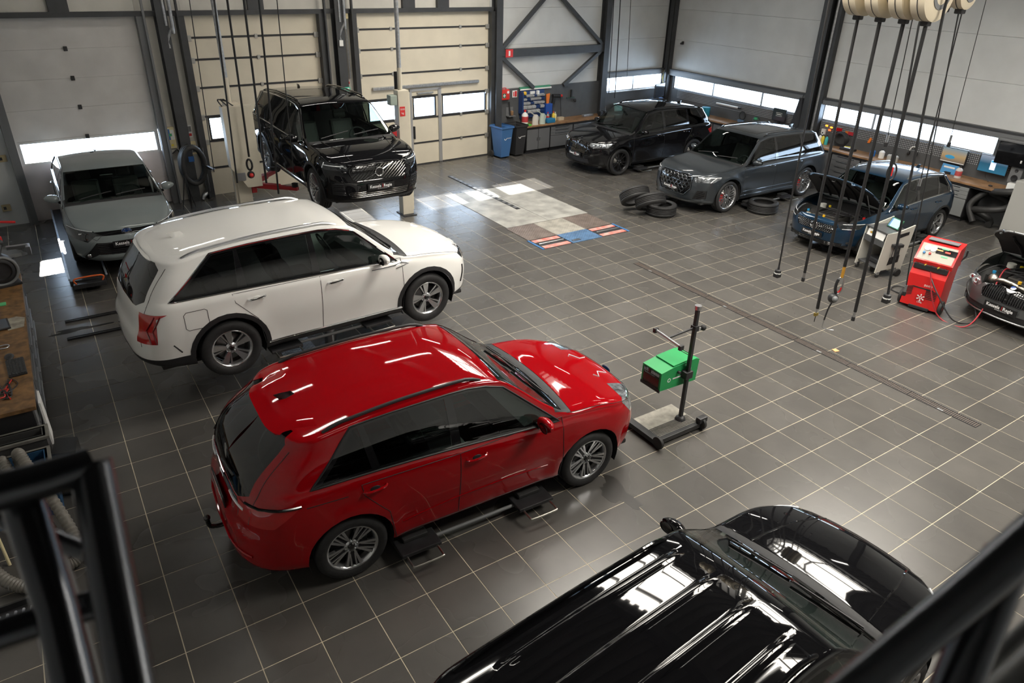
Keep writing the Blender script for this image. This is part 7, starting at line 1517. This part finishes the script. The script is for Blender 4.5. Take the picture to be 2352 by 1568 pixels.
for k, (s_, lb) in enumerate(((3.9, 'round wheel-shaped tool on the window wall board'), (4.5, 'dark green hand tool case on the window wall bench'))):
    t = on_wall(RIGHT, 'wall_tool', lb, 'tool', s_, 1.14, .08)
    if k == 0: MB().tube([(.12 * math.cos(a), -.02, .12 * math.sin(a)) for a in [2 * PI * i / 20 for i in range(20)]], .016, 7, closed=True).build('wheel_ring', BSTL, t); MB().box(-.12, .12, -.08, -.02, -.2, -.12, bev=.01).build('blue_meter', mat('meter_blue', (.12, .2, .32), rough=.4), t)
    else: MB().ball((0, -.05, -.02), .13, 14, 8, (1, .5, .8)).build('tool_case', mat('tool_dark_green', (.03, .07, .05)), t); MB().box(-.02, .08, -.13, -.1, .0, .06).build('green_flash', GRNS, t)
t = thing('tube_lamp', 'white strip lamp resting on the sill of the window wall', 'lamp', RIGHT.at(3.2, .12, RZ0 - .14), ra); MB().cyl((-.45, 0, 0), (.5, 0, 0), .03, 10).build('tube', SIGNW, t); MB().cyl((.5, 0, 0), (.6, 0, 0), .035, 10).build('end_cap', BSTL, t)
t = thing('corner_cables', 'bundle of black and yellow cables in the corner under the steel column', 'cables', RIGHT.at(.2, .25, 1.4), ra)
for k in range(6): MB().tube(spline([(.02 * k, -.01 * k, .7), (.05 * math.sin(k), -.03, .4), (.06 * math.cos(2 * k), .0, .15), (.03 * k - .05, -.04, -.3)], 6), .012, 6).build('cable', mat('cable_yellow', (.5, .42, .1), rough=.5) if k % 3 == 0 else BSTL, t)
t = thing('door_sensor', 'small black camera fixed to the window wall above the corner', 'camera', RIGHT.at(.75, .03, 2.95), ra); MB().box(-.03, .03, -.06, 0, 0, .10, bev=.01).build('body', BSTL, t); MB().cyl((0, -.05, .05), (0, -.12, .03), .03, 12).build('lens', BSTL, t)
# ---------------------------------------------------------------- left workbench and things on it
OSB = mat('bench_board', (.19, .10, .035), rough=.55, noise=.5, nscale=9, bump=.08, bscale=30)
X0, X1 = -6.48, -5.70; ZL = .95
tag(MB().box(X0, X1, 3.12, 7.32, ZL - .045, ZL, bev=.004).build('worktop', OSB), 'worn brown board worktop of the left workbench', 'worktop')
for k in range(4):
    y = 3.2 + k * 1.02; t = thing('tool_cabinet', 'dark grey drawer cabinet of the left workbench, %s from the camera' % ('first', 'second', 'third', 'fourth')[k], 'cabinet', (X0, y, 0), 0, 'left bench cabinets')
    MB().box(.05, X1 - X0 - .05, 0, 1.0, .08, ZL - .05).build('carcass', CABB, t); MB().box(.1, X1 - X0 - .09, .02, .98, 0, .08).build('plinth', CABB, t)
    for j in range(4):
        z1 = ZL - .07 - j * .2; d = MB().box(X1 - X0 - .05, X1 - X0 - .03, .015, .985, z1 - .19, z1, bev=.004).build('drawer', CABG, t); MB().box(X1 - X0 - .03, X1 - X0 - .012, .12, .88, z1 - .05, z1 - .03, bev=.003).build('drawer_handle', SATIN, d)
MB_ = MB().box(-.01, .01, -.15, .15, 0, .55, T(X1 + .012, 3.6, .25)); tag(MB_.build('hanging_sheet', SIGNW), 'white sheet hanging from the left bench drawers', 'sheet')
kb = PF(38, 845, ZL); t = thing('keyboard', 'black computer keyboard on the left workbench', 'keyboard', (kb.x, kb.y, ZL), .06); MB().box(-.09, .09, -.22, .22, 0, .022, bev=.006).build('keyboard_base', BSTL, t)
key = MB().box(-.0105, .0105, -.0135, .0135, 0, .008, bev=.002).mesh('key', mat('key_black', (.035, .035, .037), rough=.5))
for i in range(6):
    for j in range(13): link('key', key, t, (-.07 + i * .028, -.19 + j * .032, .022))
p = PF(18, 745, ZL); t = thing('graphics_tablet', 'dark tablet on a stained cloth on the left workbench', 'tablet', (p.x, p.y, ZL), .1); MB().box(-.16, .02, -.17, .17, .008, .026, bev=.006).build('tablet_body', BSTL, t); MB().box(-.14, .0, -.15, .15, .026, .027).build('screen', SCRD, t)
tag(MB().prism([(-.05, -.2), (.12, -.17), (.14, .12), (.05, .2), (-.1, .17)], 0, .006, 'z').build('stained_cloth', mat('cloth_stained', (.36, .33, .27), rough=.85, noise=.4), None, (p.x + .05, p.y, ZL)), 'stained grey cloth lying on the left workbench', 'cloth')
p = PF(22, 822, ZL); tag(MB().ball((0, 0, .018), 1, 14, 8, (.05, .085, .022)).build('computer_mouse', BSTL, None, (p.x, p.y, ZL)), 'black computer mouse on the left workbench', 'mouse')
p = PF(8, 895, ZL); t = thing('loose_cables', 'tangle of thin black leads near the end of the left workbench', 'cables', (p.x, p.y, ZL))
rn = random.Random(4)
for k in range(6): MB().tube(spline([(-.15 + rn.uniform(0, .1), rn.uniform(-.25, .25), .012), (rn.uniform(-.05, .1), rn.uniform(-.3, .3), .02), (rn.uniform(0, .15), rn.uniform(-.3, .3), .012), (rn.uniform(-.1, .1), rn.uniform(-.3, .3), .012)], 7), .006, 6).build('lead', BSTL if k % 5 else CALR, t)
p = PF(6, 800, ZL); tag(MB().tube(spline([(-.06, -.03, .012), (.04, -.03, .012), (.07, .02, .012), (.04, .06, .012), (-.06, .05, .012)], 6), .007, 6).build('metal_clip', SATIN, None, (p.x, p.y, ZL)), 'bent metal clip on the left workbench beside the tablet', 'clip')
p = PF(2, 700, ZL); tag(MB().box(-.08, .06, -.05, .05, 0, .012).build('green_card', mat('card_green', (.1, .5, .2), rough=.6), None, (p.x, p.y, ZL)), 'small green card at the left picture edge on the workbench', 'card')
# machine on the bench end
p = PF(20, 655, ZL); t = thing('bench_grinder', 'black round-bodied bench machine at the far end of the left workbench', 'machine', (p.x - .05, p.y + .05, ZL), .2)
MB().lathe([(0, -.12), (.17, -.12), (.21, -.09), (.22, 0), (.21, .09), (.17, .12), (.13, .125), (.12, .10), (0, .10)], 32, T(0, 0, .24) @ RX(PI / 2)).build('drum', BSTL, t); MB().tube([(.20 * math.cos(a), -.12, .24 + .20 * math.sin(a)) for a in [2 * PI * i / 30 for i in range(30)]], .02, 8, closed=True).build('drum_rim', STEELM, t); MB().box(-.2, .2, -.14, .14, 0, .04, bev=.01).build('foot', BSTL, t); MB().ball((-.12, -.12, .22), .04).build('red_knob', CALR, t); MB().cyl((.05, .05, .42), (.12, .15, .55), .03, 10).build('neck', BSTL, t); MB().ball((.12, .16, .56), .05).build('joint', BSTL, t)
t = thing('tyre_changer', 'black and red tyre machine arm at the left edge behind the workbench', 'machine', (-6.05, 8.55, 0), 0)
MB().box(-.35, .25, -.35, .35, 0, .85, bev=.03).build('machine_body', BSTL, t); MB().prism([(-.25, -.3), (.38, -.12), (.30, .1), (-.25, .3)], .85, .90, 'z').build('table_plate', STEELM, t); MB().cyl((.08, .1, .9), (-.02, .22, 1.55), .03, 10).build('arm_post', BSTL, t); MB().cyl((-.06, .28, 1.45), (-.14, .42, 1.68), .045, 12).build('handle_grip', BSTL, t)
MB().tube([(.0, .2, 1.40), (.22, .15, 1.36), (.42, .1, 1.34)], .02, 8).build('red_lever', CALR, t); MB().box(.02, .18, .0, .12, 1.05, 1.15, bev=.02).build('red_head', CALR, t); MB().box(.20, .50, -.1, -.04, .96, 1.02, bev=.01).box(.46, .52, -.18, .02, .86, 1.0, bev=.01).build('clamp_jaw', SATIN, t)
for z in (1.0, 1.18): MB().cyl((-.2, .15, z), (.04, .06, z), .018, 8).build('yellow_ring', mat('btn_yellow', (.8, .65, .05)), t)
# white wall sockets at the far left
for (x, y, lab) in ((5, 365, 'cream socket high on the white wall at the left edge'), (15, 478, 'cream socket low on the white wall at the left edge')):
    s_, z = fpx(x, y, .02); t = on_wall(FAR, 'wall_socket', lab, 'socket', s_, z - .06, .01); MB().box(-.08, .08, -.04, 0, 0, .14, bev=.01).build('housing', mat('socket_beige', (.45, .36, .2), rough=.5), t); MB().box(-.05, .0, -.05, -.04, .04, .1).build('outlet', BSTL, t)
# waste bins and hose box at the bench end
def open_bin(x0, x1, y0, y1, h_, m, inner, label, name='waste_box'):
    t = thing(name, label, 'bin', ((x0 + x1) / 2, (y0 + y1) / 2, 0)); a = (x1 - x0) / 2; c = (y1 - y0) / 2
    MB().box(-a, a, -c, -c + .03, 0, h_).box(-a, a, c - .03, c, 0, h_).box(-a, -a + .03, -c + .03, c - .03, 0, h_).box(a - .03, a, -c + .03, c - .03, 0, h_).build('bin_walls', m, t); MB().box(-a + .03, a - .03, -c + .03, c - .03, 0, .1).build('bin_floor', inner, t)
    b = MB()
    for (p0, p1, q0, q1) in ((-a - .03, a + .03, -c - .03, -c + .02), (-a - .03, a + .03, c - .02, c + .03), (-a - .03, -a + .02, -c + .02, c - .02), (a - .02, a + .03, -c + .02, c - .02)): b.box(p0, p1, q0, q1, h_ - .03, h_)
    b.build('rim', mat('bin_rim_grey', (.16, .155, .14), rough=.6, noise=.3), t); return t
open_bin(-6.42, -5.68, 2.88, 3.08, .72, mat('bin_dark', (.05, .05, .05), rough=.6), BSTL, 'grimy grey-rimmed waste bin at the near end of the left workbench'); open_bin(-6.42, -5.70, 2.48, 2.80, .62, mat('box_blue', (.02, .07, .15), rough=.5), mat('box_blue', (0, 0, 0)), 'dark blue box holding ribbed hoses')
tag(MB().prism([(0, 0), (.22, -.06), (.26, .22), (.06, .30)], 0, .55, 'z').build('black_bag', mat('bag_black', (.012, .012, .013), rough=.35), None, (-5.68, 2.75, 0)), 'black plastic bag against the blue box', 'bag')
HRB = mat('hose_grey_ribbed', (.16, .15, .13), rough=.5)
def ribbed(pts, r, label): 
    P = spline(pts, 10); Q = []
    for i in range(len(P) - 1):
        for k in range(2): Q.append(P[i].lerp(P[i + 1], k / 2))
    n_ = len(Q); cnt = [0]
    def rad(u): return r * (1.0 if int(round(u * (n_ - 1))) % 2 else .84)
    return tag(MB().tube(Q, rad, 12).build('ribbed_hose', HRB), label, 'hose', 'ribbed hoses by the railing')
ribbed([(-5.95, 2.62, .3), (-5.92, 2.55, .78), (-5.85, 2.35, .72), (-5.72, 2.1, .38), (-5.62, 1.75, .12), (-5.66, 1.55, .07), (-5.82, 1.55, .07)], .055, 'ribbed grey hose hooked over the blue box, right one'); ribbed([(-6.1, 2.62, .3), (-6.06, 2.56, .74), (-6.0, 2.38, .66), (-5.86, 2.1, .32), (-5.78, 1.85, .10), (-5.9, 1.65, .06)], .05, 'ribbed grey hose hooked over the blue box, left one')
ribbed([(-6.35, 2.0, .5), (-6.3, 1.7, .2), (-6.1, 1.45, .07), (-5.85, 1.4, .07)], .06, 'dark ribbed hose curling on the floor behind the railing')
t = thing('tool_tray', 'black tray of spanners and sockets on the floor behind the railing', 'tray', (-6.1, 1.08, 0)); MB().box(-.28, .28, -.2, .2, 0, .02).box(-.28, .28, -.2, -.18, .02, .08).box(-.28, .28, .18, .2, .02, .08).box(-.28, -.26, -.18, .18, .02, .08).box(.26, .28, -.18, .18, .02, .08).build('tray', BSTL, t)
for k in range(6): MB().cyl((-.22 + k * .06, -.12, .04), (-.18 + k * .06, .10, .05), .012, 8).build('socket_tool', SATIN, t)
MB().lathe([(.02, 0), (.04, 0), (.04, .015), (.02, .015)], 16, T(.18, .08, .05), closed=True).build('spanner_ring', SATIN, t); MB().box(.16, .2, -.14, .05, .05, .062).build('spanner_shaft', SATIN, t)
t = thing('leaning_rod', 'cream thin rod leaning behind the railing at the left edge', 'rod', (-6.2, 1.9, 0)); MB().cyl((0, 0, 0), (-.1, .5, 1.1), .014, 8).build('rod', YEL, t)
# ---------------------------------------------------------------- railings close to the camera
RAIL = mat('railing_steel', (.11, .115, .125), rough=.24, metal=1.0); RAILG = mat('railing_grey', (.14, .14, .135), rough=.4, metal=.4)
def PD(x, y, d): v = ray(x, y).normalized(); return CAM_LOC + v * d
t = thing('stair_railing', 'dark tubular steel railing at the lower left corner, close to the camera', 'railing', PD(150, 1560, 1.15))
O = t.location.copy()
def rt(name, pts, r, m=RAIL, n=20): return MB().tube([Vector(p) - O for p in pts], r, n).build(name, m, t)
rt('end_post', [PD(206, 1062, 1.10), PD(212, 1085, 1.10), PD(315, 1640, .98)], .0255)
rt('top_rail', [PD(-60, 1145, 1.08), PD(100, 1102, 1.09), PD(206, 1068, 1.10)], .024)
rt('middle_post', [PD(48, 1140, 1.12), PD(130, 1400, 1.10), PD(185, 1640, 1.06)], .024)
rt('lower_rail', [PD(-60, 1475, 1.16), PD(100, 1422, 1.16), PD(225, 1385, 1.15)], .020)
rt('inner_bar', [PD(118, 1225, 1.22), PD(175, 1395, 1.22), PD(240, 1640, 1.2)], .010, RAILG); rt('diagonal_bar', [PD(0, 1190, 1.25), PD(110, 1232, 1.22), PD(200, 1268, 1.18)], .013); rt('side_bar', [PD(288, 1358, 1.25), PD(345, 1640, 1.2)], .010, RAILG)
rt('bolt_stub', [PD(150, 1400, 1.2), PD(215, 1375, 1.2)], .008, RAILG)
t = thing('stair_railing', 'dark tubular handrail with post crossing the lower right corner', 'railing', PD(2250, 1500, 1.0)); O = t.location.copy()
rt('hand_rail', [PD(2440, 1175, 1.0), PD(2200, 1385, 1.0), PD(1930, 1610, 1.0)], .024)
rt('post', [PD(2318, 1270, 1.06), PD(2250, 1440, 1.06), PD(2170, 1640, 1.06)], .026); rt('lower_bar', [PD(2400, 1405, 1.2), PD(2200, 1590, 1.2)], .010, RAILG); rt('grey_stringer', [PD(2420, 1500, 1.3), PD(2280, 1620, 1.3)], .028, RAILG)
